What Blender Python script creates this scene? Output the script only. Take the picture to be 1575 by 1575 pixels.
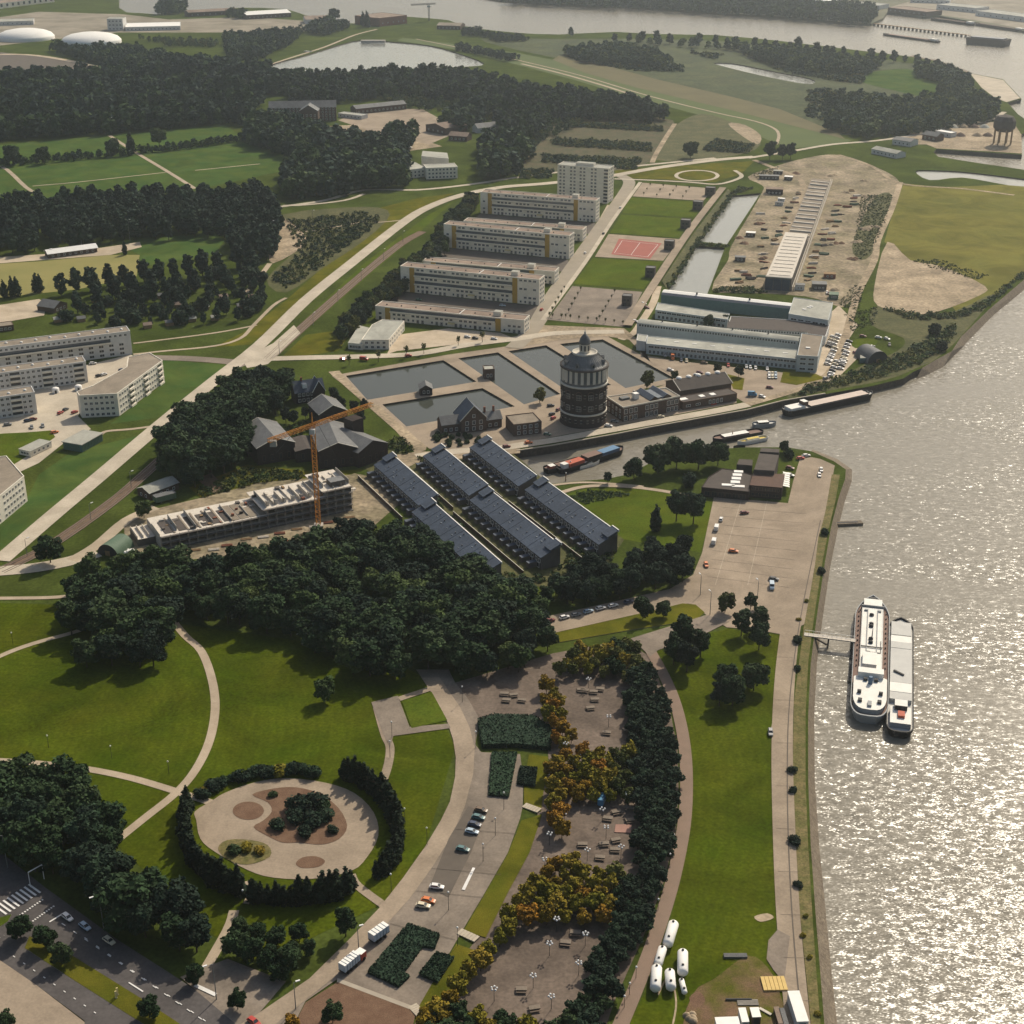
import bpy, bmesh, math, random
import numpy as np
from mathutils import Vector, Matrix
from mathutils.geometry import tessellate_polygon
R = math.radians
random.seed(7)
rng = np.random.default_rng(7)
for o in list(bpy.data.objects):
    bpy.data.objects.remove(o)
SC = bpy.context.scene
COL = SC.collection
# ------------------------------------------------------------------ camera
FPX, PITCH, CAMH, IMG = 2250.0, R(24.7), 282.0, 1575.0
cam_d = bpy.data.cameras.new('camera')
cam_d.sensor_width = 36.0
cam_d.sensor_height = 36.0
cam_d.lens = 36.0 * FPX / IMG
cam_d.clip_start = 1.0
cam_d.clip_end = 20000.0
cam = bpy.data.objects.new('camera', cam_d)
COL.objects.link(cam)
cam.location = (0, 0, CAMH)
cam.rotation_euler = (R(90) - PITCH, 0, 0)
SC.camera = cam
# ------------------------------------------------------------------ sky, sun, exposure
SUN_EL, SUN_AZ = R(42), R(30)          # azimuth measured from +Y towards +X
W = bpy.data.worlds.new('World')
SC.world = W
W.use_nodes = True
wn = W.node_tree.nodes
wl = W.node_tree.links
sky = wn.new('ShaderNodeTexSky')
sky.sky_type = 'NISHITA'
sky.sun_disc = False
sky.sun_elevation = SUN_EL
sky.sun_rotation = SUN_AZ
sky.air_density = 1.3
sky.dust_density = 4.0
wn['Background'].inputs['Strength'].default_value = 0.105
wl.new(sky.outputs[0], wn['Background'].inputs['Color'])
sun_d = bpy.data.lights.new('sun', 'SUN')
sun_d.energy = 4.8
sun_d.angle = R(0.53)
sun_d.color = (1.0, 0.90, 0.74)
sun = bpy.data.objects.new('sun', sun_d)
COL.objects.link(sun)
sd = Vector((math.sin(SUN_AZ) * math.cos(SUN_EL), math.cos(SUN_AZ) * math.cos(SUN_EL), math.sin(SUN_EL)))
sun.rotation_euler = (-sd).to_track_quat('-Z', 'Y').to_euler()
sun.location = (200, 300, 600)
SC.view_settings.view_transform = 'Standard'
SC.view_settings.look = 'None'
SC.view_settings.gamma = 1.0
SC.view_settings.exposure = -0.05
SC.view_settings.use_curve_mapping = False
SC.render.engine = 'CYCLES'
SC.cycles.volume_bounces = 1
SC.cycles.max_bounces = 6

# ------------------------------------------------------------------ pixel -> place
CP, SP = math.cos(PITCH), math.sin(PITCH)
def P(x, y, z=0.0):
    u, v = (x - 787.5) / FPX, (y - 787.5) / FPX
    d = Vector((u, CP - v * SP, -SP - v * CP))
    t = (CAMH - z) / -d.z
    return Vector((d.x * t, d.y * t, z))
def PP(pts, z=0.0):
    return [P(a, b, z) for a, b in pts]
def proj(w):
    d = Vector(w) - Vector((0, 0, CAMH))
    zc = d.y * CP - d.z * SP
    return 787.5 + FPX * d.x / zc, 787.5 - FPX * (d.y * SP + d.z * CP) / zc
def KS(y):
    """pixels per metre on the ground at image row y"""
    return (FPX * SP + (y - 787.5) * CP) / CAMH
def smooth(pts, n=5, closed=False):
    out = []
    m = len(pts)
    rngi = range(m) if closed else range(m - 1)
    for i in rngi:
        g = lambda j: pts[j % m] if closed else pts[max(0, min(m - 1, j))]
        p0, p1, p2, p3 = g(i - 1), g(i), g(i + 1), g(i + 2)
        for k in range(n):
            t = k / n
            out.append(tuple(0.5 * (2 * p1[c] + (p2[c] - p0[c]) * t + (2 * p0[c] - 5 * p1[c] + 4 * p2[c] - p3[c]) * t * t
                                    + (3 * p1[c] - p0[c] - 3 * p2[c] + p3[c]) * t ** 3) for c in range(len(p1))))
    if not closed:
        out.append(tuple(pts[-1]))
    return out
def ell(cx, cy, rx, ry, n=24):
    return [(cx + rx * math.cos(2 * math.pi * i / n), cy + ry * math.sin(2 * math.pi * i / n)) for i in range(n)]
def inside(p, poly):
    x, y = p
    r = False
    j = len(poly) - 1
    for i in range(len(poly)):
        xi, yi = poly[i]
        xj, yj = poly[j]
        if (yi > y) != (yj > y) and x < (xj - xi) * (y - yi) / (yj - yi) + xi:
            r = not r
        j = i
    return r

# ------------------------------------------------------------------ materials
MATS = {}
def mat(name, col, rough=0.85, col2=None, scale=0.15, amt=1.0, bump=0.0, bscale=2.0, metal=0.0, rnd=0.0, spec=0.1, detail=4.0, fine=0.0, fscale=3.0, stain=0.0, mow=0.0, mowc=(0, 0)):
    """procedural material: noise between col and col2 (two scales), optional per-object variation and bump"""
    m = bpy.data.materials.new(name)
    m.use_nodes = True
    n, l = m.node_tree.nodes, m.node_tree.links
    b = n['Principled BSDF']
    b.inputs['Roughness'].default_value = rough
    b.inputs['Metallic'].default_value = metal
    b.inputs['Specular IOR Level'].default_value = spec
    tc = n.new('ShaderNodeTexCoord')
    out = None
    if col2 is None:
        col2 = tuple(c * 0.8 for c in col)
    nz = n.new('ShaderNodeTexNoise')
    nz.inputs['Scale'].default_value = scale
    nz.inputs['Detail'].default_value = detail
    nz.inputs['Roughness'].default_value = 0.65
    l.new(tc.outputs['Object'], nz.inputs['Vector'])
    rp = n.new('ShaderNodeValToRGB')
    rp.color_ramp.elements[0].position = 0.5 - 0.2 * amt
    rp.color_ramp.elements[1].position = 0.5 + 0.2 * amt
    rp.color_ramp.elements[0].color = (*col, 1)
    rp.color_ramp.elements[1].color = (*col2, 1)
    l.new(nz.outputs['Fac'], rp.inputs['Fac'])
    out = rp.outputs['Color']
    if fine > 0:
        n2 = n.new('ShaderNodeTexNoise')
        n2.inputs['Scale'].default_value = fscale
        n2.inputs['Detail'].default_value = 3.0
        l.new(tc.outputs['Object'], n2.inputs['Vector'])
        mr = n.new('ShaderNodeMapRange')
        mr.inputs['From Min'].default_value = 0.3
        mr.inputs['From Max'].default_value = 0.7
        mr.inputs['To Min'].default_value = 1 - fine
        mr.inputs['To Max'].default_value = 1 + fine
        l.new(n2.outputs['Fac'], mr.inputs['Value'])
        mx = n.new('ShaderNodeVectorMath')
        mx.operation = 'SCALE'
        l.new(out, mx.inputs[0])
        l.new(mr.outputs[0], mx.inputs['Scale'])
        out = mx.outputs[0]
    if stain > 0:
        n4 = n.new('ShaderNodeTexNoise')
        n4.inputs['Scale'].default_value = 0.028
        n4.inputs['Detail'].default_value = 6.0
        n4.inputs['Roughness'].default_value = 0.7
        n4.inputs['Distortion'].default_value = 1.2
        l.new(tc.outputs['Object'], n4.inputs['Vector'])
        m4 = n.new('ShaderNodeMapRange')
        m4.inputs['From Min'].default_value = 0.36
        m4.inputs['From Max'].default_value = 0.62
        m4.inputs['To Min'].default_value = 1 - stain
        m4.inputs['To Max'].default_value = 1 + stain * .5
        l.new(n4.outputs['Fac'], m4.inputs['Value'])
        x4 = n.new('ShaderNodeVectorMath')
        x4.operation = 'SCALE'
        l.new(out, x4.inputs[0])
        l.new(m4.outputs[0], x4.inputs['Scale'])
        out = x4.outputs[0]
    if mow > 0:
        mp5 = n.new('ShaderNodeMapping')
        mp5.inputs['Location'].default_value = (-mowc[0], -mowc[1], 0)
        l.new(tc.outputs['Object'], mp5.inputs['Vector'])
        w5 = n.new('ShaderNodeTexWave')
        w5.wave_type = 'RINGS'
        w5.rings_direction = 'Z'
        w5.inputs['Scale'].default_value = 0.09
        w5.inputs['Distortion'].default_value = 6.0
        w5.inputs['Detail'].default_value = 2.0
        w5.inputs['Detail Scale'].default_value = 0.25
        l.new(mp5.outputs[0], w5.inputs['Vector'])
        m5 = n.new('ShaderNodeMapRange')
        m5.inputs['To Min'].default_value = 1 - mow
        m5.inputs['To Max'].default_value = 1 + mow
        l.new(w5.outputs['Fac'], m5.inputs['Value'])
        x5 = n.new('ShaderNodeVectorMath')
        x5.operation = 'SCALE'
        l.new(out, x5.inputs[0])
        l.new(m5.outputs[0], x5.inputs['Scale'])
        out = x5.outputs[0]
    if rnd > 0:
        oi = n.new('ShaderNodeObjectInfo')
        hs = n.new('ShaderNodeHueSaturation')
        m1 = n.new('ShaderNodeMapRange')
        m1.inputs['To Min'].default_value = 1 - rnd
        m1.inputs['To Max'].default_value = 1 + rnd
        l.new(oi.outputs['Random'], m1.inputs['Value'])
        l.new(m1.outputs[0], hs.inputs['Value'])
        m2 = n.new('ShaderNodeMapRange')
        m2.inputs['To Min'].default_value = 0.5 + rnd * 0.08
        m2.inputs['To Max'].default_value = 0.5 - rnd * 0.08
        l.new(oi.outputs['Random'], m2.inputs['Value'])
        l.new(m2.outputs[0], hs.inputs['Hue'])
        l.new(out, hs.inputs['Color'])
        out = hs.outputs[0]
    l.new(out, b.inputs['Base Color'])
    if bump > 0:
        n3 = n.new('ShaderNodeTexNoise')
        n3.inputs['Scale'].default_value = bscale
        n3.inputs['Detail'].default_value = 3.0
        l.new(tc.outputs['Object'], n3.inputs['Vector'])
        bp = n.new('ShaderNodeBump')
        bp.inputs['Strength'].default_value = bump
        bp.inputs['Distance'].default_value = 0.3
        l.new(n3.outputs['Fac'], bp.inputs['Height'])
        l.new(bp.outputs[0], b.inputs['Normal'])
    MATS[name] = m
    return m
def water(name, col, rough, s1, s2, k1, k2, stretch=1.0, ang=25):
    """water whose facets follow two scales of noise slopes, calmer and rougher in patches"""
    m = bpy.data.materials.new(name)
    m.use_nodes = True
    n, l = m.node_tree.nodes, m.node_tree.links
    b = n['Principled BSDF']
    b.inputs['Base Color'].default_value = (*col, 1)
    b.inputs['Roughness'].default_value = rough
    b.inputs['IOR'].default_value = 1.333
    b.inputs['Specular IOR Level'].default_value = 0.33
    tc = n.new('ShaderNodeTexCoord')
    mp = n.new('ShaderNodeMapping')
    mp.inputs['Rotation'].default_value = (0, 0, R(ang))
    mp.inputs['Scale'].default_value = (1.0 / stretch, 1.0, 1.0)
    l.new(tc.outputs['Object'], mp.inputs['Vector'])
    g = n.new('ShaderNodeTexNoise')
    g.inputs['Scale'].default_value = 0.016
    g.inputs['Detail'].default_value = 5
    g.inputs['Distortion'].default_value = 0.6
    l.new(mp.outputs[0], g.inputs['Vector'])
    gm = n.new('ShaderNodeMapRange')
    gm.inputs['From Min'].default_value = 0.35
    gm.inputs['From Max'].default_value = 0.62
    gm.inputs['To Min'].default_value = 0.4
    gm.inputs['To Max'].default_value = 1.15
    l.new(g.outputs['Fac'], gm.inputs['Value'])
    acc = None
    for sc, k, dt in ((s1, k1, 2), (s2, k2, 2)):
        t = n.new('ShaderNodeTexNoise')
        t.inputs['Scale'].default_value = sc
        t.inputs['Detail'].default_value = dt
        t.inputs['Roughness'].default_value = 0.65
        l.new(mp.outputs[0], t.inputs['Vector'])
        su = n.new('ShaderNodeVectorMath')
        su.operation = 'SUBTRACT'
        su.inputs[1].default_value = (0.5, 0.5, 0.5)
        l.new(t.outputs['Color'], su.inputs[0])
        mu = n.new('ShaderNodeVectorMath')
        mu.operation = 'MULTIPLY'
        mu.inputs[1].default_value = (k, k, 0)
        l.new(su.outputs[0], mu.inputs[0])
        if acc is None:
            acc = mu.outputs[0]
        else:
            ad = n.new('ShaderNodeVectorMath')
            l.new(acc, ad.inputs[0])
            l.new(mu.outputs[0], ad.inputs[1])
            acc = ad.outputs[0]
    sc_ = n.new('ShaderNodeVectorMath')
    sc_.operation = 'SCALE'
    l.new(acc, sc_.inputs[0])
    l.new(gm.outputs[0], sc_.inputs['Scale'])
    up = n.new('ShaderNodeVectorMath')
    up.inputs[1].default_value = (0, 0, 1)
    l.new(sc_.outputs[0], up.inputs[0])
    no = n.new('ShaderNodeVectorMath')
    no.operation = 'NORMALIZE'
    l.new(up.outputs[0], no.inputs[0])
    l.new(no.outputs[0], b.inputs['Normal'])
    MATS[name] = m
    return m

# ------------------------------------------------------------------ objects
def tag(o, label=None, cat=None, group=None, kind=None):
    if label: o['label'] = label
    if cat: o['category'] = cat
    if group: o['group'] = group
    if kind: o['kind'] = kind
    return o
def empty(name, loc=(0, 0, 0), rz=0.0, label=None, cat=None, group=None):
    o = bpy.data.objects.new(name, None)
    COL.objects.link(o)
    o.location = loc
    o.rotation_euler = (0, 0, rz)
    o.empty_display_size = 0.5
    return tag(o, label, cat, group)
def link(name, mesh, parent=None, loc=None, rz=None):
    o = bpy.data.objects.new(name, mesh)
    COL.objects.link(o)
    if parent is not None:
        o.parent = parent
    if loc is not None:
        o.location = loc
    if rz is not None:
        o.rotation_euler = (0, 0, rz)
    return o
class MB:
    """collects faces of several materials and links them as one mesh"""
    def __init__(s):
        s.v, s.f, s.m, s.mats, s.sm = [], [], [], [], []
    def mi(s, m):
        m = MATS[m] if isinstance(m, str) else m
        if m not in s.mats:
            s.mats.append(m)
        return s.mats.index(m)
    def add(s, verts, faces, m, sm=False):
        b = len(s.v)
        k = s.mi(m)
        s.v += [tuple(v) for v in verts]
        for f in faces:
            s.f.append([b + i for i in f])
            s.m.append(k)
            s.sm.append(sm)
        return s
    def box(s, x0, x1, y0, y1, z0, z1, m, mat4=None, top=None):
        vs = [(x0, y0, z0), (x1, y0, z0), (x1, y1, z0), (x0, y1, z0), (x0, y0, z1), (x1, y0, z1), (x1, y1, z1), (x0, y1, z1)]
        if mat4 is not None:
            vs = [mat4 @ Vector(v) for v in vs]
        s.add(vs, [(0, 3, 2, 1), (0, 1, 5, 4), (1, 2, 6, 5), (2, 3, 7, 6), (3, 0, 4, 7)], m)
        s.add(vs, [(4, 5, 6, 7)], top or m)
        return s
    def bar(s, a, b, w, h, m):
        a, b = Vector(a), Vector(b)
        d = b - a
        L = d.length
        if L < 1e-6:
            return s
        x = d / L
        up = Vector((0, 0, 1)) if abs(x.z) < 0.95 else Vector((0, 1, 0))
        y = up.cross(x).normalized()
        z = x.cross(y)
        vs = []
        for q in (a, b):
            for i, j in ((-1, -1), (1, -1), (1, 1), (-1, 1)):
                vs.append(q + y * (i * w / 2) + z * (j * h / 2))
        s.add(vs, [(0, 3, 2, 1), (4, 5, 6, 7), (0, 1, 5, 4), (1, 2, 6, 5), (2, 3, 7, 6), (3, 0, 4, 7)], m)
        return s
    def prism(s, loop, z0, z1, m, top=None, bottom=True):
        """loop: list of xy (ccw or cw); walls + cap"""
        L = [Vector((p[0], p[1])) for p in loop]
        ar = sum(L[i].x * L[(i + 1) % len(L)].y - L[(i + 1) % len(L)].x * L[i].y for i in range(len(L)))
        if ar < 0:
            L = L[::-1]
        n = len(L)
        vs = [(p.x, p.y, z0) for p in L] + [(p.x, p.y, z1) for p in L]
        s.add(vs, [(i, (i + 1) % n, n + (i + 1) % n, n + i) for i in range(n)], m)
        tri = tessellate_polygon([[Vector((p.x, p.y, 0)) for p in L]])
        s.add([(p.x, p.y, z1) for p in L], [up_tri(t, L) for t in tri], top or m)
        if bottom:
            s.add([(p.x, p.y, z0) for p in L], [up_tri(t, L)[::-1] for t in tri], m)
        return s
    def tube(s, a, b, r0, r1, m, n=10, cap=True, sm=True):
        a, b = Vector(a), Vector(b)
        x = (b - a).normalized()
        up = Vector((0, 0, 1)) if abs(x.z) < 0.95 else Vector((0, 1, 0))
        y = up.cross(x).normalized()
        z = x.cross(y)
        vs = []
        for q, r in ((a, r0), (b, r1)):
            for i in range(n):
                t = 2 * math.pi * i / n
                vs.append(q + y * (r * math.cos(t)) + z * (r * math.sin(t)))
        s.add(vs, [(i, (i + 1) % n, n + (i + 1) % n, n + i) for i in range(n)], m, sm)
        if cap:
            s.add(vs, [tuple(range(n))[::-1], tuple(range(n, 2 * n))], m)
        return s
    def lathe(s, prof, m, n=32, c=(0, 0, 0), a0=0.0, a1=2 * math.pi, sm=True):
        """profile [(r,z)] turned about z"""
        full = abs(a1 - a0 - 2 * math.pi) < 1e-6
        k = n if full else n + 1
        vs = []
        for r, z in prof:
            for i in range(k):
                t = a0 + (a1 - a0) * i / n
                vs.append((c[0] + r * math.cos(t), c[1] + r * math.sin(t), c[2] + z))
        fs = []
        for j in range(len(prof) - 1):
            for i in range(n):
                i2 = (i + 1) % k
                fs.append((j * k + i, j * k + i2, (j + 1) * k + i2, (j + 1) * k + i))
        s.add(vs, fs, m, sm)
        return s
    def mesh(s, name):
        me = bpy.data.meshes.new(name)
        me.from_pydata(s.v, [], s.f)
        for m in s.mats:
            me.materials.append(m)
        me.polygons.foreach_set('material_index', s.m)
        me.polygons.foreach_set('use_smooth', s.sm)
        me.update()
        return me
    def build(s, name, parent=None, loc=None, rz=None):
        return link(name, s.mesh(name), parent, loc, rz)
def up_tri(t, L):
    a, b, c = (L[i] for i in t)
    cr = (b[0] - a[0]) * (c[1] - a[1]) - (b[1] - a[1]) * (c[0] - a[0])
    return tuple(t) if cr > 0 else tuple(t)[::-1]
_zc = {}
def zu(z):
    k = round(z, 2)
    _zc[k] = _zc.get(k, -1) + 1
    return z + 0.0012 * _zc[k]
def sheet(name, px, z, m, kind='structure', sm=0, holes=(), depth=0.0, wallmat=None, zp=None):
    """flat ground sheet from image outline laid on the plane z; optional walls going down by depth"""
    if sm:
        px = smooth(px, sm, True)
    zp = z if zp is None else zp
    z = zu(z) if z > 0.01 else z
    loops = [[Vector((p.x, p.y, z)) for p in PP(px, zp)]] + [[Vector((p.x, p.y, z)) for p in PP(h, zp)] for h in holes]
    allv = [p for L in loops for p in L]
    tri = tessellate_polygon(loops)
    b = MB()
    b.add(allv, [up_tri(t, allv) for t in tri], m)
    if depth > 0:
        for L in loops:
            n = len(L)
            vs = L + [Vector((p.x, p.y, z - depth)) for p in L]
            b.add(vs, [(i, (i + 1) % n, n + (i + 1) % n, n + i) for i in range(n)], wallmat or m)
    o = b.build(name)
    return tag(o, kind=kind)
def ribbon_pts(px, w, z=0.0, n=4, sm=True):
    pts = PP(smooth(px, n) if sm else px, z)
    L, Rr = [], []
    for i, p in enumerate(pts):
        d = (pts[min(i + 1, len(pts) - 1)] - pts[max(i - 1, 0)])
        d.z = 0
        d.normalize()
        nrm = Vector((-d.y, d.x, 0))
        ww = w[0] + (w[1] - w[0]) * i / (len(pts) - 1) if isinstance(w, tuple) else w
        L.append(p + nrm * ww / 2)
        Rr.append(p - nrm * ww / 2)
    return L, Rr
def ribbon(name, px, w, z, m, sm=True, kind='structure', n=4, mb=None):
    L, Rr = ribbon_pts(px, w, zu(z), n, sm)
    k = len(L)
    b = mb or MB()
    b.add(L + Rr, [(i, k + i, k + i + 1, i + 1) for i in range(k - 1)], m)
    if mb is None:
        return tag(b.build(name), kind=kind)
def bank(name, a, b, za, zb, m, m2=None, sm=0):
    """sloping strip between two image lines lying on two levels"""
    if sm:
        a, b = smooth(a, sm), smooth(b, sm)
    A, B = PP(a, za), PP(b, zb)
    n = len(A)
    mb = MB()
    mb.add(A + B, [(i, i + 1, n + i + 1, n + i) for i in range(n - 1)], m)
    return tag(mb.build(name), kind='structure')
# ------------------------------------------------------------------ materials of the setting
mat('meadow', (0.066, 0.084, 0.018), 0.95, (0.042, 0.060, 0.012), 0.02, 0.9, fine=0.25, fscale=0.7, stain=0.3, spec=0)
mat('lawn', (0.060, 0.092, 0.010), 0.95, (0.084, 0.102, 0.012), 0.05, 0.8, fine=0.22, fscale=1.2, stain=0.22, spec=0)
mat('park_lawn', (0.044, 0.067, 0.004), 0.95, (0.068, 0.080, 0.006), 0.035, 0.9, fine=0.25, fscale=0.9, stain=0.3, mow=0.045, mowc=(-190, 420), spec=0)
mat('lawn_dry', (0.125, 0.112, 0.014), 0.95, (0.070, 0.080, 0.009), 0.06, 0.8, fine=0.25, stain=0.25, spec=0)
mat('lawn_blue', (0.046, 0.086, 0.022), 0.95, (0.072, 0.102, 0.024), 0.05, 0.7, fine=0.18, stain=0.22, spec=0)
mat('field_olive', (0.17, 0.155, 0.040), 0.95, (0.12, 0.12, 0.032), 0.015, 0.9, fine=0.18, stain=0.25, spec=0)
mat('pitch_yellow', (0.24, 0.21, 0.075), 0.95, (0.19, 0.18, 0.06), 0.03)
mat('scrub', (0.055, 0.06, 0.022), 0.95, (0.10, 0.095, 0.04), 0.06, 0.8, fine=0.3, fscale=0.5)
mat('reed', (0.040, 0.055, 0.022), 0.95, (0.068, 0.078, 0.030), 0.02, 0.9, fine=0.3, fscale=0.25, stain=0.3)
mat('plough', (0.13, 0.115, 0.055), 0.95, (0.10, 0.09, 0.045), 0.02, 0.9, fine=0.12)
mat('dike_green', (0.085, 0.11, 0.032), 0.95, (0.07, 0.095, 0.03), 0.03)
mat('soil', (0.12, 0.07, 0.045), 0.95, (0.16, 0.10, 0.065), 0.25, 0.8, fine=0.25)
mat('allotment_soil', (0.10, 0.08, 0.045), 0.95, (0.05, 0.06, 0.025), 0.08, 0.8, fine=0.3, fscale=0.5)
mat('sand', (0.38, 0.30, 0.205), 0.95, (0.22, 0.175, 0.115), 0.045, 0.9, fine=0.3, fscale=0.5, stain=0.3)
mat('sand_pale', (0.47, 0.39, 0.29), 0.95, (0.38, 0.31, 0.22), 0.08, 0.9, fine=0.14, stain=0.2)
mat('paving', (0.315, 0.252, 0.185), 0.9, (0.255, 0.203, 0.148), 0.08, 0.9, fine=0.1, fscale=1.5, stain=0.2)
mat('paving_pale', (0.47, 0.41, 0.32), 0.9, (0.40, 0.345, 0.265), 0.1, 0.9, fine=0.1, fscale=1.5, stain=0.15)
mat('paving_grey', (0.225, 0.185, 0.145), 0.9, (0.18, 0.15, 0.12), 0.12, 0.9, fine=0.12, fscale=1.2, stain=0.25)
mat('paving_plaza', (0.165, 0.128, 0.10), 0.9, (0.115, 0.09, 0.072), 0.12, 0.9, fine=0.18, fscale=0.9, stain=0.3)
mat('paving_dark', (0.13, 0.11, 0.09), 0.9, (0.10, 0.085, 0.07), 0.15)
mat('path', (0.40, 0.325, 0.24), 0.9, (0.33, 0.265, 0.19), 0.12, 0.9, fine=0.1, stain=0.15)
mat('cycle_path', (0.23, 0.165, 0.125), 0.9, (0.19, 0.14, 0.105), 0.15, fine=0.08)
mat('asphalt', (0.105, 0.094, 0.09), 0.85, (0.08, 0.073, 0.07), 0.12, 0.9, fine=0.12, fscale=1.0, stain=0.2)
mat('asphalt_pale', (0.30, 0.26, 0.20), 0.88, (0.25, 0.215, 0.165), 0.1, fine=0.08)
mat('road_paint', (0.72, 0.70, 0.66), 0.7)
mat('ballast', (0.17, 0.115, 0.08), 0.95, (0.12, 0.085, 0.06), 0.3, fine=0.2, fscale=2)
mat('rail', (0.26, 0.21, 0.17), 0.45, metal=0.4)
mat('court_red', (0.33, 0.115, 0.09), 0.9, (0.28, 0.10, 0.08), 0.1)
mat('pink_slab', (0.36, 0.21, 0.165), 0.9)
mat('stone_bank', (0.20, 0.165, 0.12), 0.95, (0.13, 0.105, 0.08), 0.4, 1.0, fine=0.3, fscale=1.5, bump=0.6, bscale=1.2)
mat('weeds', (0.17, 0.135, 0.06), 0.95, (0.08, 0.085, 0.025), 0.25, 0.9, fine=0.3, fscale=1.5)
mat('quay_wall', (0.055, 0.046, 0.038), 0.9, (0.09, 0.072, 0.055), 0.3, fine=0.25, fscale=1.0)
mat('quay_cap', (0.38, 0.33, 0.26), 0.85)
mat('far_ground', (0.15, 0.14, 0.09), 0.95, (0.08, 0.09, 0.05), 0.008, 0.9)
mat('industrial', (0.30, 0.26, 0.20), 0.95, (0.16, 0.14, 0.10), 0.02, 0.9)
water('river_water', (0.175, 0.158, 0.122), 0.25, 0.55, 2.2, 0.72, 0.62, 1.9)
water('pond_water', (0.050, 0.055, 0.045), 0.04, 0.25, 1.0, 0.03, 0.03)
water('lake_water', (0.24, 0.24, 0.21), 0.12, 0.25, 1.0, 0.2, 0.15)
mat('worn_grass', (0.075, 0.080, 0.008), 0.95, (0.16, 0.10, 0.06), 0.09, 0.7, fine=0.25, stain=0.25)
mat('site_ground', (0.34, 0.27, 0.19), 0.95, (0.13, 0.115, 0.06), 0.035, 1.1, fine=0.35, fscale=0.4, stain=0.35)

RZ = -4.0            # river level
# ------------------------------------------------------------------ river: one sheet that reaches past the horizon
mb = MB()
mb.add([(-9000, -800, RZ), (9000, -800, RZ), (9000, 12000, RZ), (-9000, 12000, RZ)], [(0, 1, 2, 3)], 'river_water')
tag(mb.build('river'), kind='structure')
# ------------------------------------------------------------------ the land
quay = [(1270, 1600), (1262, 1500), (1254, 1400), (1247, 1300), (1243, 1200), (1243, 1100), (1247, 1020), (1256, 950), (1268, 870), (1278, 812),
        (1290, 765), (1300, 736), (1301, 722), (1282, 709), (1248, 694)]
bankw = [(1292, 1600), (1281, 1500), (1271, 1400), (1261, 1300), (1254, 1200), (1253, 1100), (1257, 1020), (1266, 950), (1278, 870), (1289, 816),
         (1300, 772), (1311, 740), (1311, 722), (1288, 706), (1250, 691)]
south = [(1210, 688), (1150, 688), (1110, 690), (1050, 693), (1000, 712), (965, 730), (930, 737), (890, 740), (850, 744), (832, 737), (812, 722), (785, 705), (770, 697)]
north = [(795, 694), (850, 686), (900, 677), (950, 668), (1000, 658), (1050, 649), (1100, 640), (1150, 631), (1205, 617), (1270, 606), (1340, 594), (1390, 582), (1404, 572)]
east = [(1418, 566), (1440, 553), (1464, 540), (1478, 518), (1520, 477), (1575, 430), (1640, 378)]
eastw = [(1408, 585), (1432, 575), (1450, 566), (1485, 530), (1530, 484), (1575, 447), (1640, 398)]
far_right = [(1760, 310), (1760, 285), (1575, 261), (1500, 250), (1443, 241), (1436, 234), (1440, 229), (1572, 238), (1571, 207), (1590, 194), (1578, 184), (1566, 176),
             (1550, 158), (1571, 152), (1543, 122), (1489, 112)]
topbank = [(1460, 101), (1440, 94), (1400, 87), (1350, 81), (1300, 75), (1250, 69), (1200, 63), (1150, 58), (1100, 54), (1050, 53), (1000, 52), (950, 49), (900, 51), (860, 53),
           (820, 52), (790, 50), (760, 47), (735, 44), (715, 40), (700, 35), (690, 31), (660, 28), (630, 26), (600, 24), (570, 30), (545, 36), (515, 36), (490, 30), (460, 20),
           (440, 14), (400, 12), (370, 12), (330, 14), (290, 16), (262, 20), (240, 22), (215, 20), (195, 19), (183, 12), (183, -10), (150, -60)]
left = [(-300, -60), (-500, 100), (-500, 900), (-420, 1700), (1275, 1700)]
basins = [[(532, 578), (682, 554), (733, 587), (565, 615)], [(588, 622), (742, 597), (792, 625), (625, 656)], [(705, 551), (766, 542), (862, 606), (806, 622)],
          [(782, 540), (840, 531), (940, 592), (876, 604)], [(861, 529), (927, 522), (1036, 581), (962, 597)]]
lake = smooth([(405, 103), (470, 85), (540, 64), (575, 62), (600, 64), (660, 70), (705, 82), (745, 98), (710, 103), (620, 106), (510, 112), (440, 108)], 3, True)
canal = [[(1122, 301), (1170, 297), (1118, 376), (1074, 371)], [(1071, 378), (1115, 381), (1088, 452), (1027, 446)]]
isl_pond = smooth([(1098, 97), (1130, 98), (1180, 108), (1247, 121), (1250, 129), (1225, 127), (1170, 116), (1120, 104)], 3, True)
field_pond = smooth([(1408, 263), (1440, 262), (1500, 266), (1600, 280), (1600, 292), (1540, 283), (1480, 273), (1430, 277)], 3, True)
land_out = quay + south + north + east + far_right + topbank + left
sheet('ground', land_out, 0.0, 'meadow', holes=basins + [lake] + canal + [isl_pond, field_pond], depth=6.0, wallmat='quay_wall')
# far shore
sheet('far_shore', [(690, -60), (735, -6), (770, 0), (830, 4), (900, 8), (960, 9), (1000, 12), (1050, 15), (1100, 19), (1170, 23), (1230, 27), (1290, 33), (1340, 36), (1358, 28), (1365, 18),
                    (1385, 18), (1420, 25), (1445, 24), (1500, 34), (1575, 47), (1700, 70), (2200, 120), (2600, -60)], 0.0, 'far_ground', depth=6)
sheet('far_quay_ground', [(1365, 12), (1400, 14), (1440, 22), (1500, 31), (1600, 49), (1700, 60), (1700, 10), (1560, -4), (1400, 2)], 0.03, 'industrial')
mb = MB()
mb.add([(-9000, 5200, -1), (9000, 5200, -1), (9000, 14000, -1), (-9000, 14000, -1)], [(0, 1, 2, 3)], 'far_ground')
tag(mb.build('distant_ground'), kind='structure')
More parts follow.
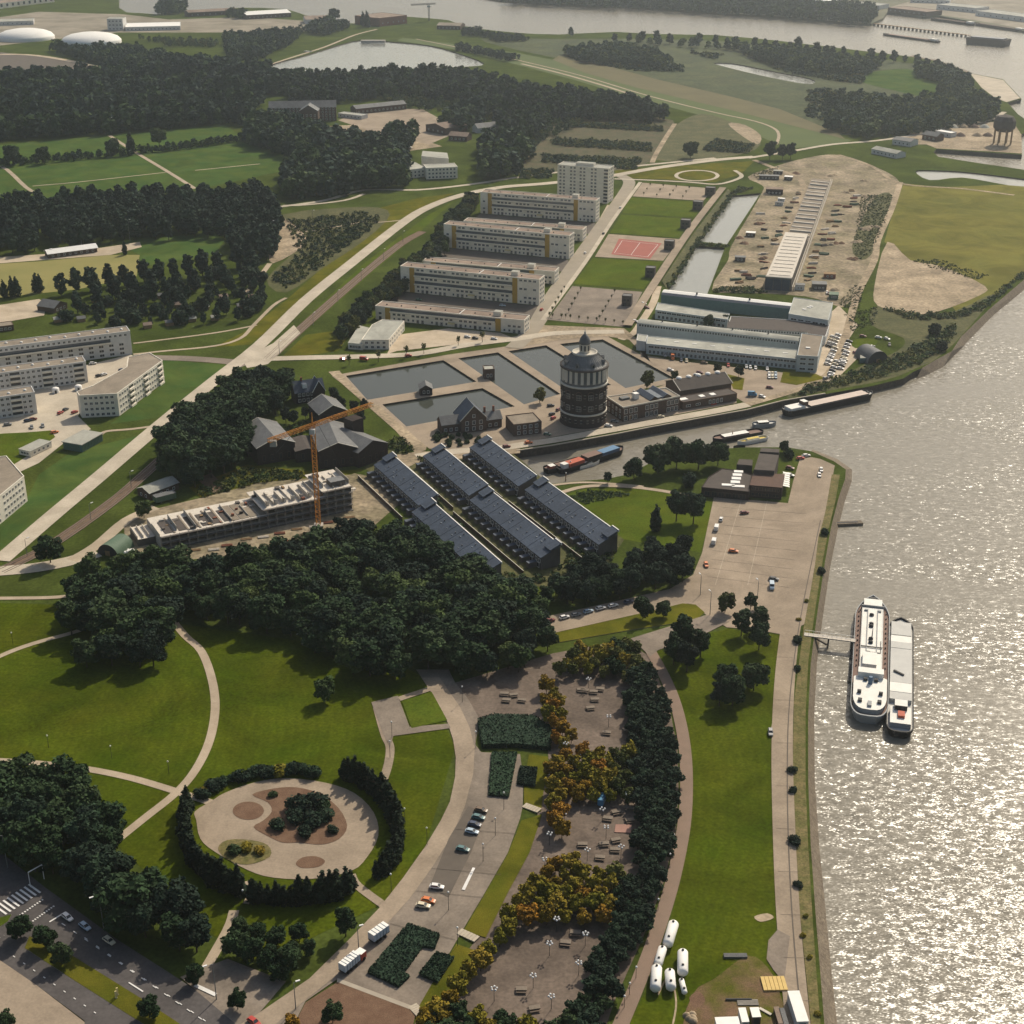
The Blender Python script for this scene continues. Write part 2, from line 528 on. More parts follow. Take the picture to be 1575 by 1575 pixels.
# water of the basins and ponds
for i, b in enumerate(basins):
    sheet('basin_water', [(x, y) for x, y in b], -0.9, 'pond_water', zp=0)
sheet('lake_water', lake, -1.2, 'lake_water', zp=0)
for c in canal:
    sheet('canal_water', c, -1.5, 'lake_water', zp=0)
sheet('pond_water', isl_pond, -1.0, 'lake_water', zp=0)
sheet('pond_water', field_pond, -1.0, 'lake_water', zp=0)
# river banks
bank('stone_bank', quay, bankw, 0.02, RZ - 0.3, 'stone_bank')
bank('stone_bank', east, eastw, 0.02, RZ - 0.3, 'stone_bank')
bank('stone_bank', [(1489, 112), (1460, 101), (1440, 94), (1400, 87)], [(1492, 110), (1462, 99), (1442, 92), (1401, 85)], 0.02, RZ - .3, 'stone_bank')
# quay coping along the tower's quay
mb = MB()
for a, b in zip(PP(north[:-4], 0), PP(north[1:-3], 0)):
    n_ = Vector((-(b - a).y, (b - a).x, 0)).normalized() * 0.5
    mb.bar(a + n_ + Vector((0, 0, .15)), b + n_ + Vector((0, 0, .15)), 0.9, 0.5, 'quay_cap')
tag(mb.build('quay_coping'), kind='structure')
# ------------------------------------------------------------------ big tints of the land
L1, L2, L3, L4 = 0.05, 0.15, 0.27, 0.40
sheet('island_meadow', smooth([(740, 60), (860, 60), (1000, 60), (1150, 66), (1300, 84), (1440, 105), (1480, 130), (1500, 165), (1430, 195), (1300, 208), (1230, 190), (1100, 160), (950, 122), (880, 95), (800, 78)], 3, True), L1, 'reed', holes=[isl_pond])
sheet('island_lawn', smooth([(1310, 118), (1345, 110), (1395, 106), (1440, 120), (1450, 140), (1420, 148), (1370, 138), (1330, 128)], 3, True), L2, 'lawn_blue')
sheet('dike_field', [(860, 85), (930, 100), (1010, 122), (1130, 150), (1200, 168), (1290, 205), (1300, 214), (1230, 196), (1120, 168), (980, 135), (900, 112), (850, 92)], L2, 'plough')
sheet('dike_slope', [(620, 58), (700, 68), (800, 82), (850, 92), (900, 112), (980, 135), (1120, 168), (1230, 196), (1310, 216), (1290, 222), (1220, 228), (1180, 215), (1120, 188), (980, 152), (880, 122), (790, 98), (700, 76), (610, 62)], L1, 'dike_green')
ribbon('dike_path', [(640, 60), (740, 80), (820, 98), (900, 118), (1000, 148), (1100, 173), (1160, 186), (1190, 197), (1198, 208), (1194, 222)], 3.2, L3, 'path')
ribbon('dike_road', [(802, 98), (860, 112), (930, 132), (985, 150)], 5, L3, 'path')
sheet('right_field', [(1390, 282), (1450, 288), (1540, 284), (1640, 292), (1700, 330), (1600, 400), (1530, 455), (1470, 478), (1400, 400), (1360, 372), (1375, 320)], L1, 'field_olive')
sheet('sand_patch', smooth([(1365, 372), (1400, 400), (1450, 410), (1515, 440), (1505, 455), (1440, 480), (1400, 482), (1350, 470), (1345, 440)], 3, True), L2, 'sand')
sheet('construction_ground', smooth([(1170, 300), (1172, 285), (1150, 272), (1195, 255), (1240, 243), (1290, 238), (1350, 258), (1385, 282), (1372, 320), (1345, 380), (1330, 440), (1300, 470), (1285, 470), (1240, 456), (1150, 450), (1095, 446), (1120, 400), (1125, 378)], 3, True), L1, 'site_ground')
sheet('scrub_strip', smooth([(1350, 300), (1372, 300), (1362, 340), (1345, 385), (1325, 400), (1310, 380), (1330, 330)], 3, True), L2, 'scrub')
sheet('scrub_bank', smooth([(1350, 470), (1410, 482), (1470, 478), (1530, 452), (1480, 515), (1440, 552), (1410, 566), (1360, 585), (1250, 605), (1210, 612), (1240, 590), (1300, 575), (1330, 560), (1380, 540), (1390, 520), (1340, 500)], 3, True), L1, 'scrub')
ribbon('site_track', [(1385, 280), (1372, 320), (1350, 370), (1345, 400), (1320, 450), (1308, 490), (1300, 520), (1285, 560), (1262, 585), (1225, 600), (1150, 622)], 5, L3, 'sand')
ribbon('site_track', [(1160, 246), (1200, 262), (1230, 275), (1232, 300), (1200, 370), (1170, 430)], 5.5, L3, 'sand')
ribbon('site_track', [(1290, 238), (1340, 255), (1385, 282), (1480, 290), (1560, 300)], 4, L3, 'sand')
sheet('allotment_ground', smooth([(800, 260), (840, 205), (880, 178), (960, 178), (1035, 185), (1025, 215), (1000, 248), (960, 262), (880, 265)], 3, True), L1, 'allotment_soil')
sheet('waste_ground', smooth([(1040, 192), (1080, 175), (1130, 190), (1170, 215), (1150, 235), (1080, 245), (1010, 246), (1020, 220)], 3, True), L1, 'scrub')
sheet('sand_patch', smooth([(1120, 190), (1145, 192), (1170, 208), (1165, 222), (1140, 208)], 3, True), L2, 'sand')
ribbon('allotment_path', [(1038, 190), (1025, 210), (1010, 235), (1003, 250)], 5, L3, 'sand')
sheet('harbour_ground', [(1380, 222), (1400, 205), (1450, 192), (1500, 186), (1560, 190), (1571, 207), (1572, 236), (1440, 228), (1425, 222)], L2, 'sand')
sheet('river_spit', [(1492, 113), (1543, 123), (1569, 151), (1548, 157), (1530, 150), (1510, 135)], L2, 'paving_pale')
ribbon('harbour_road', [(1150, 243), (1220, 232), (1280, 222), (1350, 216), (1420, 205), (1470, 192), (1520, 185), (1545, 172)], 6, L3, 'paving_pale')
# east road past the tall white block
ribbon('avenue', [(0, 862), (35, 832), (90, 785), (150, 735), (250, 650), (330, 585), (400, 530), (470, 462), (540, 405), (620, 342), (660, 318), (710, 300), (770, 288), (840, 282), (930, 272), (1010, 258), (1100, 246), (1160, 241)], (9, 10), L3, 'paving_pale')
ribbon('old_road', [(430, 318), (500, 308), (560, 292), (640, 292), (720, 284), (800, 272), (858, 265), (950, 258), (1010, 252), (1100, 243)], 5.5, L2, 'paving_pale')
ribbon('side_path', [(560, 298), (530, 308), (470, 315), (435, 316)], 4, L3, 'paving_pale')
sheet('tram_bed', [(0, 872), (60, 842), (120, 802), (180, 758), (240, 704), (252, 712), (190, 766), (130, 812), (70, 850), (0, 884)], L2, 'ballast')
mb = MB()
for off in (-2.9, -1.45, 1.45, 2.9):
    L, Rr = ribbon_pts([(0, 878), (65, 846), (125, 807), (185, 762), (246, 708)], 2 * abs(off), 0.3, 4)
    pts = L if off > 0 else Rr
    for a, b in zip(pts, pts[1:]):
        mb.bar(a, b, 0.22, 0.2, 'rail')
tag(mb.build('tram_rails'), kind='structure')
ribbon('tram_bed', [(412, 552), (460, 508), (520, 455), (570, 412), (615, 376), (650, 356)], 7.5, L2, 'ballast')
mb = MB()
for off in (-2.7, -1.3, 1.3, 2.7):
    L, Rr = ribbon_pts([(412, 552), (460, 508), (520, 455), (570, 412), (615, 376)], 2 * abs(off), 0.3, 4)
    pts = L if off > 0 else Rr
    for a, b in zip(pts, pts[1:]):
        mb.bar(a, b, 0.22, 0.2, 'rail')
tag(mb.build('tram_rails'), kind='structure')
sheet('old_siding_ground', [(300, 735), (325, 728), (352, 752), (330, 760)], L2, 'ballast')
# lawns flanking the avenue
sheet('avenue_lawn', [(210, 550), (330, 560), (355, 562), (260, 640), (170, 652), (245, 595)], L1, 'lawn_blue')
sheet('avenue_lawn', [(235, 665), (160, 735), (60, 808), (0, 850), (0, 800), (40, 770), (60, 730), (110, 695)], L1, 'lawn_blue')
sheet('verge', [(575, 322), (640, 305), (700, 297), (640, 325), (560, 382), (480, 448), (420, 502), (385, 530), (330, 534), (380, 508), (440, 462), (500, 408), (560, 360)], L1, 'lawn_dry')
sheet('verge', [(700, 308), (660, 330), (560, 405), (470, 490), (430, 535), (455, 520), (560, 430), (640, 362)], L1, 'lawn')
sheet('tram_triangle', [(430, 552), (470, 515), (545, 505), (520, 540)], L1, 'lawn_dry')
sheet('scrub_field', smooth([(435, 330), (560, 318), (600, 330), (560, 370), (500, 410), (440, 450), (410, 430), (450, 390), (470, 360)], 3, True), L1, 'scrub')
sheet('sand_patch', smooth([(405, 352), (430, 333), (470, 362), (465, 380), (420, 405), (412, 385)], 3, True), L2, 'sand')
ribbon('footpath', [(415, 405), (400, 425), (380, 450)], 4, L2, 'path')
ribbon('footpath', [(440, 458), (420, 470), (390, 500), (370, 520), (330, 532), (250, 540), (205, 545)], 2.6, L2, 'path')
ribbon('footpath', [(395, 500), (330, 512), (230, 525), (205, 528)], 2.2, L2, 'path')
ribbon('footpath', [(625, 338), (580, 342), (555, 342), (500, 352), (470, 356)], 2.4, L2, 'path')
ribbon('footpath', [(240, 655), (200, 660), (165, 663), (155, 668)], 2.6, L2, 'path')
ribbon('side_street', [(205, 550), (280, 551), (350, 556), (378, 562)], 9, L2, 'paving_grey')
sheet('tram_crossing', [(372, 552), (420, 528), (452, 500), (462, 512), (425, 548), (412, 560), (380, 566)], L3, 'paving_pale')
# left housing yard
sheet('housing_yard', [(-60, 590), (140, 560), (200, 545), (215, 552), (190, 585), (130, 620), (120, 640), (140, 660), (100, 680), (60, 712), (0, 740), (-60, 740)], L2, 'paving_pale')
sheet('yard_lawn', [(-20, 668), (40, 665), (78, 662), (85, 672), (60, 690), (20, 715), (-20, 720)], L3, 'lawn')
sheet('sports_pitch', [(-40, 462), (-40, 408), (60, 402), (170, 392), (215, 392), (210, 425), (120, 445)], L1, 'pitch_yellow')
sheet('running_track', [(-40, 408), (-40, 398), (110, 388), (215, 372), (218, 380), (170, 392)], L2, 'sand_pale')
sheet('school_yard', [(-20, 472), (60, 460), (72, 466), (68, 485), (10, 495), (-20, 498)], L2, 'sand_pale')
for q in ([(-40, 268), (0, 255), (40, 288), (60, 300), (78, 318)], [(168, 208), (205, 232), (255, 262), (300, 290)]):
    ribbon('field_path', q, 4, L2, 'path')
ribbon('field_path', [(50, 286), (120, 280), (255, 265)], 2, L2, 'path')
ribbon('field_path', [(300, 262), (340, 258), (400, 252)], 2, L2, 'path')
sheet('sports_field', [(-60, 228), (170, 208), (345, 192), (372, 210), (455, 243), (440, 262), (300, 292), (80, 318), (-60, 320)], L1, 'lawn_blue')
sheet('sports_field', [(175, 372), (330, 358), (345, 370), (330, 392), (215, 410), (215, 392)], L1, 'lawn_blue')
# top left
sheet('works_ground', [(-100, 40), (60, 18), (190, 22), (260, 30), (380, 26), (500, 34), (480, 48), (330, 50), (180, 50), (0, 70), (-100, 80)], L1, 'industrial')
sheet('works_ground', [(-60, 82), (0, 80), (100, 92), (165, 108), (90, 108), (0, 120), (-60, 120)], L1, 'paving_dark')
ribbon('works_road', [(-20, 84), (40, 84), (100, 92), (165, 106)], 10, L2, 'sand_pale')
ribbon('lake_road', [(400, 104), (450, 88), (500, 72), (545, 54), (580, 45)], 5, L2, 'path')
sheet('pumping_ground', [(470, 196), (545, 192), (600, 205), (650, 215), (680, 225), (610, 235), (560, 215)], L1, 'sand')
sheet('depot_ground', [(570, 165), (650, 168), (690, 190), (700, 205), (660, 222), (590, 208), (520, 185)], L1, 'paving')
# reservoirs' rim walkways
sheet('basin_walks', [(510, 578), (686, 546), (770, 534), (842, 524), (930, 515), (1048, 580), (1040, 588), (960, 604), (880, 612), (805, 628), (795, 632), (625, 664), (590, 640)], L1, 'paving', holes=basins)
sheet('basin_walk', [(505, 572), (522, 570), (530, 580), (563, 617), (585, 625), (622, 658), (660, 672), (655, 692), (640, 698), (608, 662)], L2, 'sand')
sheet('tower_court', [(625, 660), (795, 630), (862, 610), (930, 600), (1000, 600), (1040, 585), (1133, 605), (1133, 620), (1000, 645), (900, 663), (795, 682), (690, 692), (660, 690)], L2, 'paving')
ribbon('quay_road', [(640, 702), (700, 694), (760, 690), (850, 677), (900, 668), (1000, 650), (1100, 632), (1150, 622)], 7, L3, 'paving_pale')
sheet('factory_yard', [(965, 520), (985, 525), (985, 545), (1040, 555), (1250, 578), (1290, 560), (1280, 585), (1220, 600), (1150, 622), (1133, 612), (1040, 582), (1000, 556)], L2, 'paving')
sheet('factory_side', [(1255, 500), (1290, 470), (1320, 500), (1300, 530), (1330, 520), (1345, 530), (1325, 545), (1280, 590), (1245, 580)], L2, 'sand_pale')
ribbon('factory_lane', [(1012, 440), (1005, 465), (990, 490), (975, 512), (955, 522)], 5, L2, 'sand_pale')
sheet('yard_grass', [(1118, 575), (1145, 582), (1142, 600), (1128, 598)], L3, 'lawn_dry')
sheet('yard_grass', [(1205, 570), (1255, 575), (1270, 582), (1225, 592), (1200, 588)], L3, 'lawn_dry')
sheet('yard_grass', smooth([(1310, 525), (1330, 520), (1350, 524), (1340, 534), (1315, 535)], 3, True), L3, 'lawn')
sheet('factory_lawn', [(1010, 487), (1128, 497), (1120, 510), (1005, 500)], L2, 'lawn')
# strip park and its street
ribbon('estate_street', [(790, 535), (820, 505), (850, 455), (895, 390), (930, 340), (958, 300), (968, 280), (955, 270)], 11, L3, 'asphalt_pale')
ribbon('estate_pavement', [(835, 492), (872, 442), (905, 396), (945, 335), (985, 280)], 3.2, L3, 'paving_pale')
ribbon('estate_road', [(400, 552), (470, 550), (560, 548), (640, 544), (720, 530), (800, 520), (860, 512), (960, 510)], 8, L3, 'paving_pale')
sheet('estate_road_apron', [(780, 537), (815, 515), (830, 500), (960, 505), (985, 525), (930, 517), (860, 523)], L2, 'sand')
sheet('school_playground', [(610, 515), (690, 505), (770, 512), (790, 520), (700, 530), (610, 540), (595, 545)], L2, 'sand_pale')
sheet('parking_court', [(988, 281), (1097, 290), (1082, 309), (973, 302)], L2, 'paving')
sheet('strip_lawn', [(969, 304), (1082, 311), (1069, 335), (957, 328)], L2, 'lawn')
sheet('strip_lawn', [(956, 330), (1063, 337), (1044, 366), (938, 358)], L2, 'lawn')
sheet('court_apron', [(936, 360), (1046, 368), (1020, 401), (915, 395)], L2, 'paving')
sheet('red_court', [(952, 367), (1018, 374), (1000, 398), (940, 391)], L3, 'court_red')
sheet('strip_lawn', [(912, 397), (1018, 403), (990, 445), (882, 437)], L2, 'lawn')
sheet('parking_court', [(880, 440), (988, 449), (960, 503), (842, 492)], L2, 'paving_grey')
ribbon('strip_embankment', [(1112, 288), (1060, 355), (1010, 430), (965, 500)], 6, L3 + 1.2, 'paving')
bank('strip_bank_slope', [(1120, 290), (1068, 357), (1018, 432)], [(1126, 298), (1076, 370), (1026, 445)], 1.2, 0.02, 'scrub')
ribbon('loop_road', smooth([(945, 275), (1000, 277), (1060, 280), (1105, 283), (1140, 272), (1130, 262)], 3), 4, L3, 'paving_pale')
ribbon('loop_road', smooth(ell(1072, 270, 32, 8, 14) + [(1104, 270)], 2), 3.5, L3, 'paving_pale')
sheet('estate_lawn', [(945, 262), (1080, 252), (1160, 248), (1140, 268), (1100, 280), (1000, 275), (950, 274)], L1, 'lawn_dry')
for q in ([(596, 466), (617, 449), (829, 471), (820, 490), (812, 488)], [(664, 397), (683, 381), (875, 400), (868, 418)], [(722, 342), (739, 329), (916, 343), (908, 360)]):
    sheet('estate_court', q, L2, 'paving_dark')
for q in ([(838, 482), (832, 470), (858, 436), (866, 440)], [(878, 420), (876, 400), (898, 370), (905, 376)], [(915, 362), (918, 344), (934, 315), (945, 318), (938, 330)]):
    sheet('estate_path', q, L2, 'sand_pale')
sheet('estate_grass', [(560, 492), (600, 462), (700, 475), (810, 490), (806, 512), (578, 490)], L1, 'lawn')
# terraced houses, the point and the car park
sheet('terrace_gardens', [(560, 720), (600, 690), (640, 700), (760, 676), (800, 706), (850, 750), (960, 830), (900, 920), (780, 890), (680, 800)], L1, 'scrub')
sheet('terrace_lane', [(575, 705), (640, 695), (800, 690), (800, 697), (640, 712), (600, 735)], L2, 'sand')
sheet('canal_lawn', [(868, 762), (900, 752), (1000, 752), (1060, 760), (1100, 768), (1078, 850), (960, 830)], L1, 'lawn')
ribbon('canal_path', [(855, 760), (900, 748), (960, 748), (1020, 755), (1085, 768)], 3, L2, 'path')
ribbon('canal_path', [(850, 746), (890, 742), (930, 743), (990, 748)], 2, L2, 'path')
sheet('car_park', [(1098, 764), (1212, 774), (1220, 740), (1232, 700), (1262, 706), (1284, 716), (1272, 780), (1260, 830), (1238, 960), (1203, 976), (1160, 968), (1118, 965), (1085, 945), (1066, 930), (1010, 938), (850, 974), (836, 962), (842, 948), (960, 922), (1030, 906), (1066, 884), (1080, 850)], L2, 'paving')
sheet('verge_island', [(848, 990), (852, 974), (1010, 938), (1050, 928), (1070, 930), (1084, 942), (1070, 954), (975, 968)], L2 + .12, 'lawn_dry', depth=0.2, wallmat='quay_cap')
ribbon('promenade', [(1268, 720), (1255, 790), (1238, 850), (1226, 920), (1214, 980), (1206, 1060), (1203, 1150), (1205, 1250), (1209, 1350), (1214, 1430), (1222, 1520), (1230, 1600)], (8, 6.5), L3, 'paving')
ribbon('promenade_edge', [(1262, 800), (1236, 925), (1222, 1010), (1213, 1100), (1211, 1200), (1213, 1300), (1218, 1400), (1226, 1500), (1236, 1600)], 0.35, L4, 'paving_dark')
sheet('promenade_bay', [(1190, 1100), (1186, 1120), (1188, 1150), (1198, 1165), (1205, 1100)], L3, 'paving')
sheet('promenade_bay', [(1196, 1430), (1182, 1446), (1179, 1475), (1190, 1492), (1206, 1512), (1215, 1440)], L3, 'paving_grey')
sheet('weed_strip', [(1276, 730), (1292, 730), (1285, 770), (1275, 812), (1264, 870), (1252, 950), (1243, 1020), (1239, 1100), (1239, 1200), (1243, 1300), (1249, 1400), (1256, 1500), (1264, 1600), (1250, 1600), (1240, 1500), (1230, 1400), (1223, 1300), (1219, 1200), (1221, 1080), (1236, 965), (1252, 880), (1262, 800)], L2, 'weeds')
sheet('east_lawn', [(1002, 996), (1120, 967), (1203, 977), (1192, 1100), (1187, 1175), (1190, 1300), (1194, 1430), (1180, 1450), (1180, 1480), (1205, 1515), (1210, 1600), (955, 1600), (1005, 1500), (1035, 1400), (1058, 1290), (1062, 1200), (1055, 1110), (1030, 1040)], L1, 'park_lawn')
sheet('bare_patch', smooth([(1065, 1530), (1100, 1505), (1150, 1470), (1182, 1490), (1200, 1530), (1205, 1600), (1060, 1600)], 3, True), L2, 'worn_grass')
sheet('bare_patch', smooth([(1160, 1410), (1180, 1405), (1190, 1412), (1170, 1418)], 3, True), L2, 'sand')
sheet('bare_patch', smooth([(1060, 1535), (1075, 1525), (1085, 1540), (1070, 1550)], 3, True), L2, 'soil')
ribbon('cycle_path', [(1000, 1000), (1022, 1040), (1040, 1085), (1052, 1140), (1056, 1200), (1052, 1270), (1036, 1350), (1015, 1420), (990, 1490), (955, 1575), (940, 1610)], (4.2, 4.2), L3, 'cycle_path')
sheet('cycle_path_mouth', [(970, 982), (1086, 946), (1122, 956), (1090, 972), (1012, 1000), (1000, 1010), (985, 995)], L3, 'paving_grey')
# park: lawns, paths, ring garden
sheet('park_lawn', [(-80, 925), (80, 930), (280, 960), (560, 1000), (650, 1040), (700, 1150), (655, 1300), (590, 1390), (400, 1480), (330, 1440), (180, 1300), (-80, 1330)], L1, 'park_lawn')
ribbon('park_path', [(262, 950), (285, 978), (310, 1002), (326, 1045), (331, 1090), (322, 1140), (300, 1185), (270, 1220), (225, 1256), (180, 1292), (150, 1316)], 3.1, L2, 'path')
ribbon('park_path', [(-60, 1168), (0, 1170), (60, 1174), (130, 1182), (200, 1196), (268, 1216), (330, 1236)], 3.0, L2, 'path')
ribbon('park_path', [(-60, 1040), (0, 1009), (50, 990), (108, 974), (150, 960)], 2.6, L2, 'path')
ribbon('park_path', [(-60, 921), (0, 920), (75, 919), (120, 915)], 2.6, L2, 'path')
ribbon('park_path', [(580, 1088), (592, 1130), (600, 1150), (596, 1180), (585, 1210)], 3, L2, 'paving')
ribbon('park_path', [(540, 1345), (550, 1362), (590, 1392)], 2.8, L2, 'paving')
ribbon('park_path', [(360, 1400), (350, 1430), (310, 1500)], 3, L2, 'path')
ribbon('park_path', [(380, 1355), (385, 1375), (378, 1390)], 2, L2, 'path')
sheet('ring_garden_paving', smooth([(302, 1262), (300, 1248), (326, 1232), (345, 1220), (390, 1204), (440, 1197), (500, 1204), (545, 1220), (575, 1250), (582, 1285), (565, 1318), (540, 1340), (480, 1352), (420, 1350), (380, 1338), (330, 1310), (308, 1290)], 3, True), L2, 'paving')
sheet('flower_bed', smooth([(388, 1222), (420, 1213), (455, 1211), (490, 1220), (520, 1242), (534, 1270), (522, 1290), (495, 1299), (460, 1296), (435, 1296), (410, 1285), (390, 1272), (405, 1262), (418, 1248), (412, 1234)], 3, True), L3, 'soil')
sheet('flower_bed', ell(382, 1247, 24, 14), L3, 'soil')
sheet('flower_bed', smooth([(455, 1328), (465, 1319), (485, 1317), (500, 1324), (490, 1333), (465, 1335)], 3, True), L3, 'soil')
sheet('flower_bed', smooth([(335, 1305), (350, 1292), (385, 1292), (412, 1300), (415, 1318), (380, 1330), (350, 1322)], 3, True), L3, 'weeds')
# curved park road with its parking bay
sheet('curved_road', [(330, 1600), (400, 1557), (476, 1505), (540, 1442), (583, 1397), (620, 1350), (654, 1302), (678, 1262), (692, 1233), (700, 1195), (701, 1165), (697, 1138), (688, 1110), (664, 1066), (648, 1042), (640, 1030), (690, 1030),
                      (700, 1050), (720, 1075), (738, 1107), (731, 1145), (740, 1157), (800, 1160), (805, 1200), (804, 1240), (800, 1259), (781, 1312), (743, 1378), (705, 1442), (672, 1500), (645, 1553), (560, 1520), (519, 1506), (470, 1540), (440, 1600)], L2, 'paving_grey')
sheet('curved_lane', [(330, 1600), (400, 1557), (476, 1505), (540, 1442), (583, 1397), (620, 1350), (654, 1302), (678, 1262), (692, 1233), (700, 1195), (701, 1165), (697, 1138), (688, 1110), (664, 1066), (648, 1042), (676, 1042),
                      (692, 1065), (708, 1088), (722, 1118), (730, 1150), (728, 1190), (715, 1240), (695, 1285), (664, 1335), (630, 1382), (585, 1432), (530, 1490), (480, 1530), (430, 1570), (400, 1600)], L3, 'paving')
sheet('bay_paving', [(571, 1080), (612, 1070), (630, 1118), (690, 1113), (693, 1120), (605, 1132), (600, 1150), (590, 1130)], L3, 'paving_grey')
sheet('bay_paving', [(612, 1072), (660, 1056), (664, 1062), (616, 1078)], L3, 'paving')
sheet('grass_panel', [(618, 1078), (664, 1064), (688, 1108), (633, 1120)], L3, 'lawn')
sheet('parking_patch', [(690, 1290), (720, 1240), (748, 1250), (725, 1310), (690, 1380), (660, 1365)], L3, 'paving_dark')
sheet('parking_stripe', [(727, 1334), (731, 1335), (715, 1369), (710, 1368)], L4, 'road_paint')
sheet('plaza', [(700, 1050), (850, 1005), (960, 985), (1000, 1010), (1030, 1090), (1042, 1150), (1044, 1220), (1038, 1290), (1020, 1360), (990, 1440), (945, 1540), (925, 1600), (620, 1600), (690, 1500), (760, 1410), (815, 1300), (845, 1180), (838, 1110), (735, 1107)], L1, 'paving_plaza')
sheet('plaza_verge', [(802, 1262), (834, 1252), (815, 1310), (780, 1375), (747, 1442), (713, 1432), (743, 1380), (781, 1314)], L3, 'lawn_dry')
sheet('plaza_verge', [(702, 1452), (737, 1464), (690, 1540), (660, 1565), (642, 1552), (672, 1500)], L3, 'lawn_dry')
sheet('plaza_verge', [(806, 1236), (806, 1200), (814, 1160), (843, 1164), (832, 1248)], L3, 'lawn_dry')
sheet('bare_soil', [(440, 1600), (470, 1542), (520, 1510), (640, 1556), (630, 1600)], L3, 'soil')
sheet('soil_edge_wall', [(519, 1504), (645, 1551), (643, 1557), (518, 1510)], 0.35, 'quay_cap', depth=0.4)
sheet('pink_panel', [(947, 1268), (972, 1268), (970, 1281), (945, 1280)], L3, 'pink_slab')
# dual carriageway at the lower left
sheet('carriageway', [(-140, 1220), (0, 1310), (68, 1364), (180, 1445), (277, 1507), (400, 1592), (400, 1640), (142, 1640), (130, 1570), (53, 1513), (0, 1477), (-140, 1400)], L2, 'asphalt')
sheet('median', [(45, 1440), (115, 1472), (218, 1536), (300, 1590), (260, 1600), (205, 1565), (107, 1503), (38, 1458)], L2 + .14, 'lawn_dry', depth=0.2, wallmat='quay_cap')
sheet('median', [(-60, 1450), (-40, 1425), (0, 1411), (18, 1406), (12, 1417), (-30, 1445)], L2 + .14, 'lawn', depth=0.2, wallmat='quay_cap')
sheet('broad_pavement', [(-140, 1410), (0, 1477), (53, 1513), (130, 1572), (135, 1640), (-140, 1640)], L2 + .12, 'paving', depth=0.2, wallmat='quay_cap')
sheet('roadside_pavement', [(277, 1503), (310, 1490), (350, 1475), (440, 1510), (400, 1557), (380, 1590)], L2, 'paving_grey')
ribbon('dirt_road', [(-60, 880), (0, 878), (60, 872), (110, 862), (150, 850)], 9, L2, 'paving_pale')
ribbon('site_road', [(110, 862), (150, 838), (195, 800), (240, 780)], 6, L2, 'sand_pale')
sheet('building_site_ground', [(190, 805), (230, 785), (300, 768), (400, 742), (545, 728), (580, 735), (620, 770), (560, 822), (400, 850), (250, 865), (195, 855)], L1, 'site_ground')
sheet('works_meadow', [(290, 750), (380, 715), (480, 725), (560, 722), (540, 730), (400, 742), (310, 766)], L1, 'lawn_dry')
# paving joints and gutters
mb = MB()
for k in range(26):
    y = 1010 + k * 22
    L_, R_ = P(1194 + max(0, (y - 1300)) * .06, y, L4), P(1219 + max(0, (y - 1250)) * .10, y + 1, L4)
    if k % 3 == 0:
        mb.bar(L_, R_, .1, .02, 'paving_grey')
for k in range(9):
    t_ = k / 9
    mb.bar(P(1108 - 22 * t_, 780 + 120 * t_, L3 + .02), P(1240 - 12 * t_, 790 + 130 * t_, L3 + .02), .1, .02, 'paving_grey')
for a_, b_ in (((640, 1370), (745, 1380)), ((600, 1420), (700, 1445)), ((664, 1335), (770, 1345)), ((700, 1275), (795, 1282))):
    mb.bar(P(*a_, L4), P(*b_, L4), .12, .02, 'paving_dark')
tag(mb.build('paving_joints'), kind='structure')
mb = MB()
ribbon('x', [(1012, 1530), (1030, 1500), (1040, 1540), (1035, 1575)], .5, L2, 'sand', mb=mb)
tag(mb.build('worn_tracks'), kind='structure')
# road markings
mb = MB()
for k in range(9):
    t = k / 8
    a = P(2 + 52 * t - 10, 1399 - 33 * t - 6, L4)
    b = P(2 + 52 * t + 8, 1399 - 33 * t + 7, L4)
    mb.bar(a, b, 0.62, 0.02, 'road_paint')
tag(mb.build('zebra_crossing'), kind='structure')
mb = MB()
for (x0, y0, x1, y1) in ((30, 1408, 68, 1382), (50, 1417, 85, 1392)):
    for k in range(10):
        t = k / 10
        a = P(x0 + (x1 - x0) * t, y0 + (y1 - y0) * t, L4)
        b = P(x0 + (x1 - x0) * (t + .05), y0 + (y1 - y0) * (t + .05), L4)
        mb.bar(a, b, 0.6, 0.02, 'road_paint')
for (x0, y0, x1, y1, n) in ((95, 1420, 340, 1588, 14), (130, 1442, 330, 1580, 11), (20, 1470, 160, 1567, 9), (0, 1442, 12, 1435, 2)):
    for k in range(n):
        t = k / n
        a = P(x0 + (x1 - x0) * t, y0 + (y1 - y0) * t, L4)
        b = P(x0 + (x1 - x0) * (t + .022), y0 + (y1 - y0) * (t + .022), L4)
        mb.bar(a, b, 0.25, 0.02, 'road_paint')
mb.bar(P(76, 1418, L4), P(100, 1403, L4), .5, .02, 'road_paint')
mb.bar(P(198, 1511, L4), P(220, 1525, L4), .4, .02, 'road_paint')
mb.bar(P(300, 1515, L4), P(332, 1530, L4), 1.2, .02, 'road_paint')
tag(mb.build('lane_markings'), kind='structure')
mb = MB()
for a, b in (((1140, 770), (1100, 900)), ((1180, 770), (1150, 900))):
    mb.bar(P(*a, L3), P(*b, L3), .16, .02, 'paving_pale')
c4 = [(957, 370), (1012, 376), (996, 395), (945, 389)]
for i in range(4):
    mb.bar(P(*c4[i], L4), P(*c4[(i + 1) % 4], L4), .3, .02, 'road_paint')
mb.bar(P(984.5, 373, L4), P(970.5, 392, L4), .3, .02, 'road_paint')
tag(mb.build('court_markings'), kind='structure')
